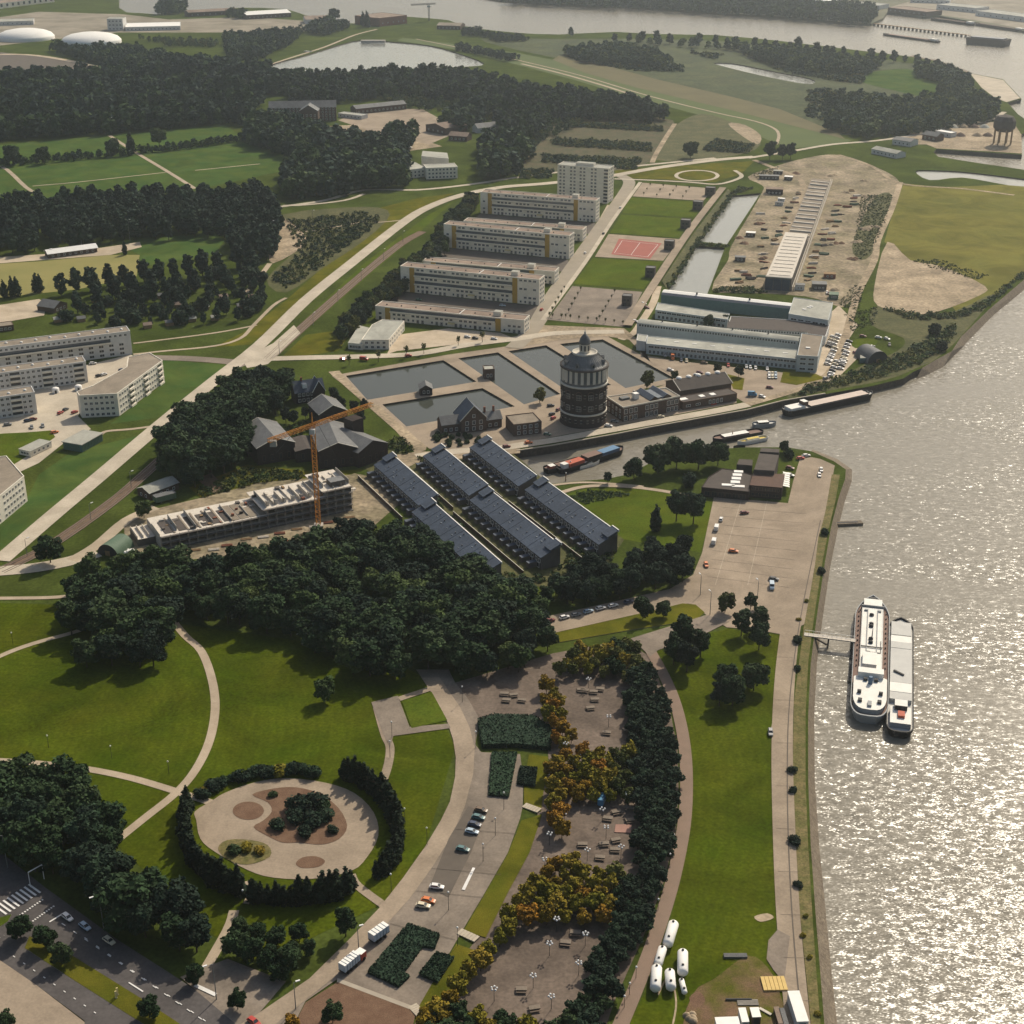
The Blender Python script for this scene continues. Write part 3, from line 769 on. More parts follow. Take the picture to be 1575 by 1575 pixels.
# ------------------------------------------------------------------ trees
def leafmat(name, c, rnd=0.28, trans=0.0):
    m = mat(name, c, 0.85, tuple(x * 1.8 for x in c), 0.45, 0.8, rnd=rnd, spec=0.12, fine=0.35, fscale=1.6)
    return m
leafmat('leaf_dark', (0.014, 0.028, 0.016))
leafmat('leaf_mid', (0.021, 0.04, 0.015))
leafmat('leaf_light', (0.04, 0.064, 0.018))
leafmat('leaf_olive', (0.06, 0.068, 0.016))
leafmat('leaf_yellow', (0.15, 0.125, 0.012))
leafmat('leaf_orange', (0.175, 0.1, 0.009))
leafmat('leaf_cypress', (0.011, 0.02, 0.011), 0.15)
leafmat('leaf_far', (0.019, 0.036, 0.023))
mat('bark', (0.07, 0.05, 0.035), 0.95, (0.04, 0.03, 0.022), 3.0)
def leaf_arrays(n, lobes, size, rg, shell=0.55, up=0.25):
    """n leaf quads spread through ellipsoid lobes [(cx,cy,cz,rx,ry,rz)]; returns verts (4n,3)"""
    w = np.array([l[3] * l[4] * l[5] for l in lobes]) ** 0.67
    idx = rg.choice(len(lobes), n, p=w / w.sum())
    L = np.array(lobes)[idx]
    d = rg.normal(size=(n, 3))
    d /= np.linalg.norm(d, axis=1)[:, None]
    r = shell + (1 - shell) * rg.random(n) ** 0.6
    r *= rg.uniform(0.9, 1.08, n)
    c = L[:, :3] + d * L[:, 3:] * r[:, None]
    nrm = d * 0.7 + rg.normal(size=(n, 3)) * 0.55 + np.array([0, 0, up])
    nrm /= np.linalg.norm(nrm, axis=1)[:, None]
    a = rg.normal(size=(n, 3))
    t = np.cross(nrm, a)
    t /= np.linalg.norm(t, axis=1)[:, None]
    b = np.cross(nrm, t)
    s = (size * rg.uniform(0.6, 1.3, n))[:, None]
    asp = rg.uniform(0.6, 1.0, n)[:, None]
    q = np.stack([c - t * s - b * s * asp * .4, c + t * s * .2 - b * s * asp, c + t * s + b * s * asp * .3, c - t * s * .3 + b * s * asp], 1)
    return q.reshape(-1, 3)
def quad_mesh(name, verts, mats, midx=None):
    n = len(verts) // 4
    me = bpy.data.meshes.new(name)
    me.vertices.add(4 * n)
    me.vertices.foreach_set('co', verts.astype(np.float32).ravel())
    me.loops.add(4 * n)
    me.loops.foreach_set('vertex_index', np.arange(4 * n, dtype=np.int32))
    me.polygons.add(n)
    me.polygons.foreach_set('loop_start', np.arange(0, 4 * n, 4, dtype=np.int32))
    me.polygons.foreach_set('loop_total', np.full(n, 4, dtype=np.int32))
    for m in mats:
        me.materials.append(MATS[m])
    if midx is not None:
        me.polygons.foreach_set('material_index', midx.astype(np.int32))
    me.update(calc_edges=True)
    me.validate()
    return me
def broad_lobes(rg, k=11, w=0.5, h=1.0, base=0.22):
    """unit tree (height 1): crown from z=base..1, half width w"""
    L = [(0, 0, (1 + base) / 2, w * .72, w * .72, (1 - base) * .44)]
    for i in range(k):
        t = 2 * math.pi * (i / k * 2.6 + rg.random() * .3)
        z = base + .12 + (0.80 - base) * ((i + .5) / k)
        rr = w * .62 * math.sqrt(max(.05, 1 - ((z - (base + .38)) / (.62)) ** 2))
        s = rg.uniform(.26, .44) * w
        L.append((math.cos(t) * rr, math.sin(t) * rr, z, s, s, s * rg.uniform(.7, .95)))
    L.append((rg.uniform(-.05, .05), rg.uniform(-.05, .05), .9, w * .35, w * .35, .10))
    return L
def cone_lobes(rg, w=0.3, base=0.08, k=9):
    L = []
    for i in range(k):
        z = base + (0.95 - base) * (i + .5) / k
        f = math.sin(math.pi * min(.97, (.30 + .70 * (i + .5) / k)))
        s = w * max(.22, f)
        L.append((rg.uniform(-.04, .04), rg.uniform(-.04, .04), z, s, s, (0.95 - base) / k * 1.2))
    return L
def unit_trunk(rg, top=0.62, r=0.022, limbs=5):
    b = MB()
    b.tube((0, 0, -.02), (0.01, 0, .25), r, r * .8, 'bark', 7, False)
    b.tube((0.01, 0, .25), (0, 0.01, top), r * .8, r * .3, 'bark', 7, False)
    for i in range(limbs):
        t = 2 * math.pi * (i + rg.random() * .5) / limbs
        z = .26 + .3 * i / limbs
        q = Vector((math.cos(t) * .24, math.sin(t) * .24, z + .22))
        b.tube((0, 0, z), q, r * .5, r * .18, 'bark', 5, False)
    return b.mesh('trunk')
CROWN = {}
TRUNK = {}
def proto(key, lobesf, n, size, matn, seed, nvar=3, **k):
    CROWN[key] = []
    for v in range(nvar):
        rg = np.random.default_rng(seed + v)
        CROWN[key].append(quad_mesh('crown', leaf_arrays(n, lobesf(rg), size, rg, **k), [matn]))
    TRUNK[key] = unit_trunk(np.random.default_rng(seed + 50))
bl = lambda rg: broad_lobes(rg, 12, .36, base=.2)
bw = lambda rg: broad_lobes(rg, 12, .46, base=.2)
for nm, mm in (('dark', 'leaf_dark'), ('mid', 'leaf_mid'), ('light', 'leaf_light'), ('olive', 'leaf_olive')):
    proto('broad_' + nm, bl, 2600, .034, mm, {'dark': 10, 'mid': 20, 'light': 30, 'olive': 40}[nm], 4)
proto('wide_mid', bw, 2600, .042, 'leaf_mid', 60, 3)
proto('wide_light', bw, 2200, .042, 'leaf_light', 65, 3)
pl = lambda rg: broad_lobes(rg, 9, .42, base=.22)
for nm, mm in (('green', 'leaf_mid'), ('dark', 'leaf_dark'), ('yellow', 'leaf_yellow'), ('orange', 'leaf_orange'), ('olive', 'leaf_olive')):
    proto('plaza_' + nm, pl, 1100, .055, mm, {'green': 70, 'dark': 75, 'yellow': 80, 'orange': 85, 'olive': 90}[nm], 3)
proto('poplar', lambda rg: cone_lobes(rg, .2), 1400, .035, 'leaf_dark', 100, 3)
proto('cypress', lambda rg: cone_lobes(rg, .17, .02), 900, .04, 'leaf_cypress', 110, 3)
proto('bush', lambda rg: [(0, 0, .45, .5, .5, .5), (.25, .1, .4, .4, .35, .38), (-.2, -.2, .42, .4, .4, .4), (.05, .3, .35, .35, .35, .36)], 700, .085, 'leaf_mid', 120, 3)
proto('bush_dark', lambda rg: [(0, 0, .45, .5, .5, .5), (.25, .1, .4, .4, .35, .38), (-.2, -.2, .42, .4, .4, .4)], 700, .085, 'leaf_dark', 125, 3)
proto('bush_olive', lambda rg: [(0, 0, .45, .5, .5, .5), (.25, .1, .4, .4, .35, .38), (-.2, -.2, .42, .4, .4, .4)], 600, .085, 'leaf_yellow', 128, 2)
proto('belt', lambda rg: broad_lobes(rg, 9, .29, base=.08), 700, .055, 'leaf_far', 130, 4)
proto('sapling', lambda rg: [(0, 0, .72, .2, .2, .28)], 120, .06, 'leaf_olive', 140, 2, shell=.2)
def tree(key, x, y, h, label, group=None, name='tree', wob=0.12, cat='tree', world=None, wide=1.0):
    p = P(x, y) if world is None else Vector(world)
    e = empty(name, p, random.uniform(0, 6.28), label, cat, group)
    s = h * random.uniform(1 - wob, 1 + wob)
    c = link('crown', random.choice(CROWN[key]), e)
    t = link('trunk', TRUNK[key], e)
    f = wide * random.uniform(.9, 1.12)
    c.scale = (s * f, s * f, s)
    t.scale = (s, s, s)
    return e
def zone(q, zs):
    x = proj((q[0], q[1], 0))[0]
    for lim, lab, grp in zs:
        if x < lim:
            return lab, grp
def scatter(px, spacing, jit=0.38, skip=None):
    W2 = [(p.x, p.y) for p in PP(px)]
    x0, x1 = min(p[0] for p in W2), max(p[0] for p in W2)
    y0, y1 = min(p[1] for p in W2), max(p[1] for p in W2)
    out = []
    j = 0
    y = y0
    while y <= y1:
        x = x0 + (spacing / 2 if j % 2 else 0)
        while x <= x1:
            q = (x + random.uniform(-jit, jit) * spacing, y + random.uniform(-jit, jit) * spacing)
            if inside(q, W2) and not (skip and skip(q)):
                out.append(q)
            x += spacing
        y += spacing * .87
        j += 1
    return out
def along(px, spacing, n=4):
    pts = PP(smooth(px, n))
    out = [pts[0]]
    acc = 0
    for a, b in zip(pts, pts[1:]):
        d = (b - a).length
        t = spacing - acc
        while t <= d:
            out.append(a + (b - a) * (t / d))
            t += spacing
        acc = d - (t - spacing)
    return out
_cache = {}
def lowtree(seed, n, size, lob):
    k = (seed, n, size, lob)
    if k not in _cache:
        rg = np.random.default_rng(seed)
        _cache[k] = leaf_arrays(n, broad_lobes(rg, 8, lob, base=.05), size, rg)
    return _cache[k]
def woods(name, polys, label, h=14, spacing=8, n=150, size=.10, lob=.42, mats=('leaf_far', 'leaf_mid', 'leaf_light'), cat='trees', hv=.32):
    """a far wood that reads as one mass: many low crowns of leaf faces in one mesh"""
    vs, ms = [], []
    rg = np.random.default_rng(len(name) * 7 + len(polys))
    for poly in polys:
        for q in scatter(poly, spacing):
            a = lowtree(int(rg.integers(0, 7)), n, size, lob)
            s = h * rg.uniform(1 - hv, 1 + hv)
            t = rg.uniform(0, 6.28)
            c_, s_ = math.cos(t), math.sin(t)
            f = rg.uniform(.9, 1.3)
            v = np.stack([(a[:, 0] * c_ - a[:, 1] * s_) * s * f + q[0], (a[:, 0] * s_ + a[:, 1] * c_) * s * f + q[1], a[:, 2] * s], 1)
            vs.append(v)
            ms.append(np.full(n, rg.choice(len(mats), p=[.5, .3, .2][:len(mats)] if len(mats) == 3 else None)))
    me = quad_mesh(name, np.concatenate(vs), mats, np.concatenate(ms))
    return tag(link(name, me), label, cat, kind='stuff')

# --- the dense wood north of the round lawns
WOOD = [(100, 920), (135, 895), (215, 890), (330, 890), (430, 875), (515, 845), (600, 835), (660, 845), (705, 880), (745, 905), (780, 930), (835, 945), (852, 985), (848, 1012), (800, 1038),
        (735, 1042), (660, 1036), (640, 1052), (555, 1056), (530, 1020), (430, 988), (330, 968), (285, 952), (262, 968), (255, 1000), (245, 1030), (130, 1038), (120, 1000), (90, 965)]
gapA, gapB = P(540, 915), P(655, 1045)
def in_gap(q):
    a, b = Vector((gapA.x, gapA.y)), Vector((gapB.x, gapB.y))
    d = b - a
    t = max(0, min(1, (Vector(q) - a).dot(d) / d.length_squared))
    return (Vector(q) - a - d * t).length < 3.2
for q in scatter(WOOD, 8.6, skip=in_gap):
    tree(random.choice(['broad_dark', 'broad_mid', 'broad_dark', 'wide_mid', 'broad_mid', 'broad_light']), 0, 0, 13.5, *zone(q, ((250, 'tall leafy tree in the left lobe of the wood beside the tram road', 'left lobe of the wood'), (400, 'tall leafy tree of the wood just below the concrete shell', 'wood below the concrete shell'), (560, 'tall leafy tree of the wood below the crane', 'wood below the crane'), (700, 'tall leafy tree of the wood below the left terrace row', 'wood below the left terrace'), (9999, 'tall leafy tree at the plaza end of the wood', 'plaza end of the wood'))), 'wood_tree', world=(q[0], q[1], 0), wob=.25, wide=1.25)
# --- the wood along the dual carriageway
for q in scatter([(-60, 1215), (40, 1213), (112, 1213), (130, 1250), (165, 1290), (195, 1345), (225, 1385), (270, 1412), (312, 1450), (305, 1482), (262, 1480), (200, 1432), (150, 1388), (90, 1350), (0, 1318), (-60, 1310)], 7.4):
    tree(random.choice(['broad_dark', 'broad_mid', 'wide_mid', 'broad_dark']), 0, 0, 13.0, 'dark blue green tree in the roadside wood left of the ring garden', 'trees of the roadside wood', 'roadside_tree', world=(q[0], q[1], 0), wob=.18, wide=1.2)
# --- trees behind the ends of the terraces
for q in scatter([(836, 930), (860, 908), (900, 892), (950, 886), (1000, 872), (1045, 868), (1066, 880), (1058, 893), (1028, 906), (960, 922), (900, 933), (850, 944)], 6.6):
    tree(random.choice(['broad_dark', 'broad_mid', 'broad_dark']), 0, 0, 10.5, 'dark tree in the thicket between the terrace ends and the parked cars', 'thicket trees at the terrace ends', 'thicket_tree', world=(q[0], q[1], 0), wob=.25, wide=1.1)
# --- plaza trees in rows: green at the river side, yellow and orange at the road side
PZ = [([(850, 1038), (868, 1014), (958, 1000), (985, 1008), (1000, 1050), (960, 1052), (870, 1050)], .6, 'on the top edge of the brown plaza'),
      ([(962, 1052), (1000, 1040), (1028, 1110), (1040, 1180), (1040, 1260), (1024, 1340), (1000, 1420), (962, 1500), (935, 1565), (920, 1610), (858, 1610), (900, 1520), (938, 1440), (965, 1370), (978, 1330), (980, 1250), (972, 1160)], .05, 'in the long dark band beside the brown cycle path'),
      ([(828, 1070), (850, 1060), (880, 1140), (878, 1168), (850, 1165)], 1.0, 'in the short row between the two upper plaza yards'),
      ([(846, 1172), (968, 1165), (966, 1236), (925, 1242), (872, 1236), (866, 1290), (838, 1290), (842, 1230)], .85, 'in the block above the yard with the blue van'),
      ([(770, 1440), (800, 1375), (832, 1342), (870, 1335), (930, 1348), (972, 1342), (955, 1405), (930, 1430), (880, 1428), (840, 1428), (800, 1440)], .8, 'in the block between the two lower plaza yards'),
      ([(765, 1425), (790, 1442), (752, 1502), (704, 1560), (690, 1610), (640, 1610), (662, 1560), (722, 1492)], .7, 'in the slanting row beside the lower plaza yard'),
      ([(650, 1575), (720, 1560), (800, 1586), (858, 1592), (858, 1620), (640, 1620)], .35, 'at the foot of the lower plaza yard')]
for poly, au, where in PZ:
    for q in scatter(poly, 4.9 if au < .1 else 5.3, .10):
        xx = proj((q[0], q[1], 0))[0]
        a = au + random.uniform(-.3, .3) - (.25 if xx > 930 else 0)
        key = 'plaza_orange' if a > .9 else 'plaza_yellow' if a > .5 else 'plaza_olive' if a > .32 else 'plaza_green' if a > .1 else 'plaza_dark'
        cn = {'plaza_orange': 'orange brown', 'plaza_yellow': 'golden yellow', 'plaza_olive': 'olive green', 'plaza_green': 'mid green', 'plaza_dark': 'dark green'}[key]
        tree(key, 0, 0, 6.3, cn + ' rounded plaza tree ' + where, cn + ' plaza trees ' + where, 'plaza_tree', world=(q[0], q[1], 0), wob=.18, wide=1.16 if au < .1 else 1.06)
# --- cypress screens round the ring garden
for pl_, where in (([(288, 1245), (284, 1285), (298, 1328), (335, 1362), (378, 1380)], 'left arc'), ([(390, 1386), (430, 1390), (480, 1388), (525, 1378), (546, 1362)], 'bottom row'),
                   ([(530, 1196), (552, 1206), (578, 1224), (600, 1248), (611, 1278), (612, 1306), (600, 1334), (574, 1356)], 'right arc')):
    for p in along(pl_, 2.3):
        tree('cypress', 0, 0, 9.0, 'narrow dark evergreen column in the %s of the ring garden screen' % where, 'evergreen columns of the %s' % where, 'evergreen_column', world=(p.x + random.uniform(-.3, .3), p.y + random.uniform(-.3, .3), 0), cat='evergreen', wob=.26, wide=1.3)
for p in along([(306, 1226), (330, 1212), (352, 1202), (385, 1194), (430, 1190), (462, 1190), (492, 1192)], 2.6):
    tree(random.choice(['bush', 'bush_dark', 'bush_dark', 'bush_olive']), 0, 0, 3.4, 'low bush in the green and yellow border on the upper rim of the ring garden', 'bushes on the upper rim of the ring garden', 'bush', world=(p.x + random.uniform(-1, 1), p.y + random.uniform(-1.5, 1.5), 0), cat='bush', wob=.3, wide=1.2)
for (x, y, h, k) in ((463, 1245, 5, 'bush_dark'), (486, 1240, 5, 'bush_dark'), (455, 1262, 4.4, 'bush_dark'), (480, 1270, 4.6, 'bush_dark'), (498, 1245, 3.5, 'bush'), (428, 1274, 3.4, 'bush_dark'), (470, 1285, 3.4, 'bush_dark'), (511, 1280, 3, 'bush_dark'), (420, 1225, 2.2, 'bush'), (497, 1262, 4, 'bush_dark'), (380, 1308, 3, 'bush_olive'), (360, 1312, 3, 'bush'), (400, 1312, 2.6, 'bush_olive')):
    tree(k, x, y, h, 'dark rounded shrub growing on the brown bed inside the ring garden', 'shrubs on the beds of the ring garden', 'shrub', cat='shrub', wide=1.3)
# --- trees one can pick out singly
ONE = [(500, 1079, 8.5, 'wide_light', 'small round tree alone on the lawn below the wood'),
       (989, 952, 8, 'wide_mid', 'left tree of the two on the grass island by the parked cars'), (1020, 950, 7, 'wide_mid', 'right tree of the two on the grass island by the parked cars'),
       (1115, 942, 8, 'plaza_olive', 'leaning tree on the paving at the mouth of the car park'), (1154, 938, 6, 'plaza_green', 'small tree on the paving nearest the grey van'),
       (1140, 978, 9, 'broad_mid', 'left tree of the three on the upper corner of the river lawn'), (1168, 968, 8, 'broad_mid', 'uppermost tree on the corner of the river lawn'), (1167, 1000, 9, 'broad_mid', 'lower right tree of the three on the corner of the river lawn'),
       (1036, 1023, 11, 'broad_mid', 'left big tree of the clump beside the cycle path'), (1056, 1034, 10, 'broad_dark', 'lowest big tree of the clump beside the cycle path'), (1077, 1011, 10, 'broad_mid', 'right big tree of the clump beside the cycle path'), (1049, 1000, 11, 'broad_mid', 'rear big tree of the clump beside the cycle path'),
       (1114, 1062, 9, 'wide_mid', 'upper tree of the dark pair on the river lawn'), (1126, 1086, 9, 'wide_mid', 'lower tree of the dark pair on the river lawn'), (1106, 1086, 8, 'broad_dark', 'left tree touching the dark pair on the river lawn'), (1159, 1062, 9, 'wide_mid', 'single tree on the river lawn nearest the promenade'),
       (33, 1444, 7, 'wide_mid', 'leftmost of the three round trees on the median'), (71, 1457, 7, 'wide_mid', 'middle of the three round trees on the median'), (96, 1484, 7.5, 'wide_mid', 'rightmost of the three round trees on the median'),
       (230, 1566, 7, 'wide_mid', 'round tree at the lower end of the median'), (301, 1514, 6.5, 'wide_mid', 'small tree on the pavement above the white road arrow'), (366, 1553, 6.5, 'wide_mid', 'small tree on the pavement beside the roadside lamp'),
       (532, 1440, 10, 'broad_mid', 'tall tree below the gap in the evergreen screen'), (512, 1574, 6.5, 'wide_mid', 'dark round tree on the bare brown soil'), (450, 1585, 5, 'plaza_orange', 'reddish bush at the edge of the brown soil'), (10, 1590, 6, 'wide_mid', 'bush at the lower left corner of the broad pavement'),
       (78, 866, 13, 'wide_mid', 'big dark tree standing by the tram crossing'), (222, 797, 9, 'wide_light', 'bushy tree in front of the small grey roofed shed'),
       (1008, 818, 13, 'poplar', 'tall slim tree on the canal lawn'), (1040, 802, 14, 'broad_dark', 'left of the tall dark trees near the kiosk corner of the canal lawn'), (1066, 806, 14, 'broad_dark', 'right of the tall dark trees near the kiosk corner of the canal lawn'),
       (1002, 858, 11, 'broad_dark', 'left tall tree at the lower edge of the canal lawn'), (1050, 860, 13, 'broad_dark', 'right tall tree at the lower edge of the canal lawn'),
       (975, 738, 13, 'wide_mid', 'left bank tree beside the moored dinghy'), (1012, 728, 14, 'wide_mid', 'tree on the harbour bank behind the canal path, second from left'), (1040, 722, 16, 'wide_mid', 'tallest tree on the harbour bank'), (1074, 722, 15, 'wide_mid', 'tree on the harbour bank, second from right'), (1104, 716, 13, 'wide_mid', 'rightmost tree on the harbour bank next to the dark restaurant'),
       (1060, 748, 8, 'bush_dark', 'big bush between the harbour trees and the dark flat roof'), (935, 744, 7, 'broad_mid', 'small bank tree beside the white dinghy'), (1205, 696, 6, 'wide_mid', 'bushy tree at the river corner of the dark restaurant'), (1212, 704, 5, 'bush', 'bush beside the red cars on the point'),
       (830, 620, 9, 'plaza_olive', 'thin bare looking tree beside the basin left of the water tower'), (995, 598, 10, 'plaza_olive', 'thin bare looking tree between the water tower hall and the basin'), (1037, 586, 6, 'plaza_green', 'small shrub tree at the corner of the rightmost basin'),
       (1103, 574, 7, 'plaza_green', 'dark small tree in front of the white factory'), (1136, 580, 7, 'plaza_dark', 'dark small tree on the factory yard grass'), (1437, 516, 8, 'bush_dark', 'dark round bush beside the barrel roofed hut'), (1448, 540, 6, 'bush_dark', 'small dark bush on the river bank'),
       (1090, 505, 9, 'wide_mid', 'round tree on the lawn between the factory wings'), (1114, 500, 7, 'wide_mid', 'smaller round tree on the lawn between the factory wings'),
       (525, 530, 12, 'plaza_green', 'tree behind the low white school'), (1062, 243, 15, 'wide_mid', 'lone dark tree on the waste ground below the dike'), (1184, 246, 17, 'broad_dark', 'left of the dark trees at the end of the dike'), (1203, 246, 16, 'broad_dark', 'right of the dark trees at the end of the dike'), (1216, 245, 15, 'broad_dark', 'rightmost dark tree at the end of the dike'),
       (20, 254, 20, 'wide_mid', 'big round tree at the left end of the field hedge'), (68, 252, 16, 'wide_mid', 'second tree in the field hedge'), (175, 240, 17, 'wide_mid', 'round tree in the field hedge left of the path'), (202, 238, 20, 'poplar', 'slim tree in the field hedge beside the path'), (245, 226, 17, 'wide_light', 'tree in the field hedge right of the path'),
       (192, 392, 12, 'poplar', 'small lone tree by the sports hut'), (565, 42, 26, 'poplar', 'right of the two slim poplars by the far water'), (559, 41, 26, 'poplar', 'left of the two slim poplars by the far water'), (514, 34, 22, 'wide_mid', 'round tree between the sheds and poplars on the far shore')]
for x, y, h, k, lab in ONE:
    tree(k, x, y, h * (1.2 if 980 < x < 1180 and y > 900 else 1.0), lab)
for x, y, h in ((425, 1458, 7), (461, 1449, 7), (415, 1494, 8), (446, 1492, 8), (388, 1478, 8), (365, 1470, 8), (398, 1450, 6), (475, 1470, 6), (372, 1440, 6), (430, 1510, 6)):
    tree('wide_mid', x, y, h, 'bushy tree in the clump left of the curved road below the evergreen row', 'bushy trees below the evergreen row', 'bushy_tree')
for i, (x, y, h) in enumerate(((1228, 988, 4.2), (1225, 1032, 3.4), (1217, 1186, 3.6), (1220, 1222, 3.4), (1221, 1300, 4.2), (1226, 1366, 3.2), (1266, 818, 5), (1264, 880, 4.5), (1236, 1440, 2), (1246, 1475, 2), (1258, 1560, 2.4), (1240, 1410, 2), (1229, 950, 2), (1240, 925, 2.2))):
    tree('bush_dark' if h > 3 else 'bush_olive', x + random.uniform(-2, 2), y + random.uniform(-5, 5), h * .66, 'round bush in the weedy strip between promenade and river', 'bushes of the river strip', 'bush', cat='bush', wide=1.2)
# --- trees round the old works and villa
for q in scatter([(262, 748), (262, 705), (300, 655), (350, 622), (400, 606), (440, 618), (432, 642), (392, 655), (385, 702), (330, 742), (290, 756)], 8.2):
    tree(random.choice(['broad_dark', 'broad_mid', 'wide_mid']), 0, 0, 17, 'tall dark tree in the grove beside the old pumping works', 'grove beside the old pumping works', 'grove_tree', world=(q[0], q[1], 0), wob=.2, wide=1.15)
for x, y, h in ((525, 632, 9), (545, 640, 10), (555, 650, 8), (515, 622, 9), (452, 655, 9), (470, 645, 8), (440, 650, 8), (560, 632, 7), (505, 655, 6)):
    tree('broad_dark', x, y, h, 'dark tree beside the half timbered villa', 'trees round the villa', 'villa_tree')
for q in scatter([(690, 690), (660, 672), (680, 668), (740, 672), (760, 678)], 5):
    tree('bush', 0, 0, 2.6, 'garden shrub in front of the gabled house by the basins', 'shrubs of the gabled house garden', 'garden_shrub', world=(q[0], q[1], 0), cat='shrub')
# --- tree belt behind the white estate
for q in scatter([(518, 522), (545, 482), (590, 452), (610, 425), (650, 402), (680, 356), (700, 335), (722, 308), (735, 316), (716, 348), (692, 372), (680, 402), (642, 428), (615, 462), (578, 474), (560, 502), (540, 526)], 6.0):
    tree(random.choice(['broad_mid', 'broad_light', 'broad_olive', 'broad_dark']), 0, 0, 9.5, 'grey green tree in the belt along the tramway behind the white estate', 'tree belt behind the white estate', 'belt_tree', world=(q[0], q[1], 0), wob=.2, wide=1.15)
# --- allotment trees, poplars and the belts round the sports fields
for q in scatter([(85, 492), (130, 478), (220, 452), (330, 425), (400, 408), (420, 442), (392, 490), (300, 506), (215, 502), (150, 502)], 11.5):
    tree(random.choice(['belt', 'bush_dark', 'belt']), 0, 0, 9, 'dark tree among the allotment sheds below the sports pitch', 'trees of the allotments', 'allotment_tree', world=(q[0], q[1], 0), wob=.35)
for x, y in ((8, 458), (20, 456), (27, 456), (57, 450), (63, 449)):
    tree('poplar', x, y, 13, 'slim poplar at the edge of the yellow sports pitch', 'slim poplars at the pitch edge', 'poplar', cat='poplar')
for x, y in ((95, 455), (118, 450), (140, 448), (148, 456), (168, 440), (192, 440), (222, 434), (246, 436), (268, 430), (290, 428), (312, 425), (335, 420), (120, 482), (150, 470), (178, 462), (205, 460), (235, 456), (365, 412), (385, 410), (345, 438), (275, 452), (300, 450)):
    tree('belt', x, y, 17, 'tall dark tree in the row between the sports pitch and the allotments', 'tall row below the sports pitch', 'row_tree', wob=.15)
for q in scatter([(-60, 340), (60, 322), (180, 314), (252, 312), (330, 312), (400, 306), (434, 332), (432, 365), (420, 402), (360, 396), (340, 378), (330, 366), (200, 374), (100, 384), (-60, 402)], 12.2):
    tree('belt', 0, 0, 17, *zone(q, ((110, 'dark tree at the left end of the belt behind the sports hut', 'left end of the sports belt'), (260, 'dark tree in the middle of the belt behind the sports hut', 'middle of the sports belt'), (9999, 'dark tree at the thick right end of the belt by the sandy track', 'right end of the sports belt'))), 'field_belt_tree', world=(q[0], q[1], 0), wob=.16, wide=1.15)
# --- river bank trees of the island, seen against the water
for x, y, h in ((878, 56, 15), (945, 66, 15), (968, 64, 13), (988, 64, 16), (1010, 66, 18), (1030, 68, 16), (1075, 68, 16), (1100, 70, 15), (1118, 72, 14), (1130, 74, 16), (1160, 74, 15), (1176, 76, 15), (1192, 78, 16), (1214, 80, 16), (1227, 78, 20), (1240, 82, 13), (1256, 84, 17), (1270, 86, 15), (1280, 86, 14), (1297, 86, 13), (1317, 88, 10), (1339, 94, 17), (1356, 98, 17), (1374, 96, 17), (1391, 96, 10), (1410, 100, 14), (1424, 108, 16), (1440, 112, 18), (1460, 116, 17), (1474, 124, 16), (1486, 132, 16), (1510, 150, 9), (1528, 178, 15), (1520, 182, 14)):
    tree('belt', x, y, h, 'round headed tree on the far river bank, dark against the water', 'round headed trees on the far river bank', 'bank_tree', wob=.08, wide=1.3)
# --- far woods
woods('far_wood', [[(-60, 226), (0, 218), (170, 207), (345, 192), (382, 196), (392, 180), (300, 184), (150, 196), (-60, 208)], [(-60, 196), (60, 188), (200, 180), (300, 172), (396, 168), (405, 160), (300, 160), (150, 168), (-60, 180)], [(-60, 168), (100, 160), (250, 150), (400, 146), (425, 148), (430, 138), (300, 136), (120, 146), (-60, 154)], [(-60, 142), (60, 138), (180, 132), (300, 126), (420, 128), (420, 118), (330, 110), (250, 108), (170, 120), (80, 128), (-60, 134)]], 'rows of dark trees filling the upper left beyond the sports fields', 19, 9.5, 150, lob=.33)
woods('lakeside_wood', [[(400, 116), (440, 124), (520, 126), (600, 120), (700, 118), (760, 130), (800, 144), (880, 152), (960, 160), (1024, 184), (1000, 192), (900, 186), (852, 192), (832, 206), (800, 225), (775, 215), (760, 182), (700, 160), (600, 152), (520, 160), (450, 160)]], 'dark wood along the near side of the pale lake', 15, 10, 160, lob=.36)
woods('depot_wood', [[(374, 222), (390, 200), (420, 190), (470, 206), (560, 226), (620, 246), (632, 285), (600, 296), (560, 292), (520, 306), (440, 308), (432, 278), (462, 250)], [(738, 232), (800, 222), (818, 240), (790, 276), (738, 280), (745, 256)], [(590, 222), (612, 205), (640, 212), (636, 232), (600, 234)], [(670, 200), (700, 180), (740, 178), (745, 195), (700, 205)]], 'dark wood round the brick pumping station and depot', 17, 9.5, 200, lob=.34)
woods('island_wood', [[(868, 82), (930, 76), (1000, 84), (1034, 98), (1020, 108), (950, 102), (890, 96)], [(1130, 82), (1250, 88), (1350, 104), (1340, 118), (1250, 114), (1180, 100)],
                      [(1406, 106), (1460, 112), (1490, 130), (1500, 152), (1535, 168), (1530, 186), (1440, 204), (1330, 214), (1270, 200), (1290, 164), (1320, 154), (1390, 164), (1440, 154), (1452, 132), (1412, 120)], [(960, 66), (1180, 80), (1260, 92), (1180, 84), (1100, 76)]], 'dark wood and scrub on the river island', 12, 9.0, 170)
woods('shore_scrub', [[(735, 55), (800, 58), (820, 64), (760, 66)], [(710, 48), (740, 50), (740, 58), (712, 56)], [(700, 72), (800, 92), (780, 95), (700, 78)]], 'low scrub along the far river shore', 8, 8, 120)
woods('far_shore_wood', [[(760, 4), (830, 7), (900, 11), (1000, 15), (1100, 22), (1170, 26), (1230, 30), (1290, 36), (1335, 38), (1350, 26), (1340, 14), (1250, 8), (1150, 2), (1000, -4), (850, -6)]], 'hazy wood on the opposite shore of the river', 13, 12, 110)
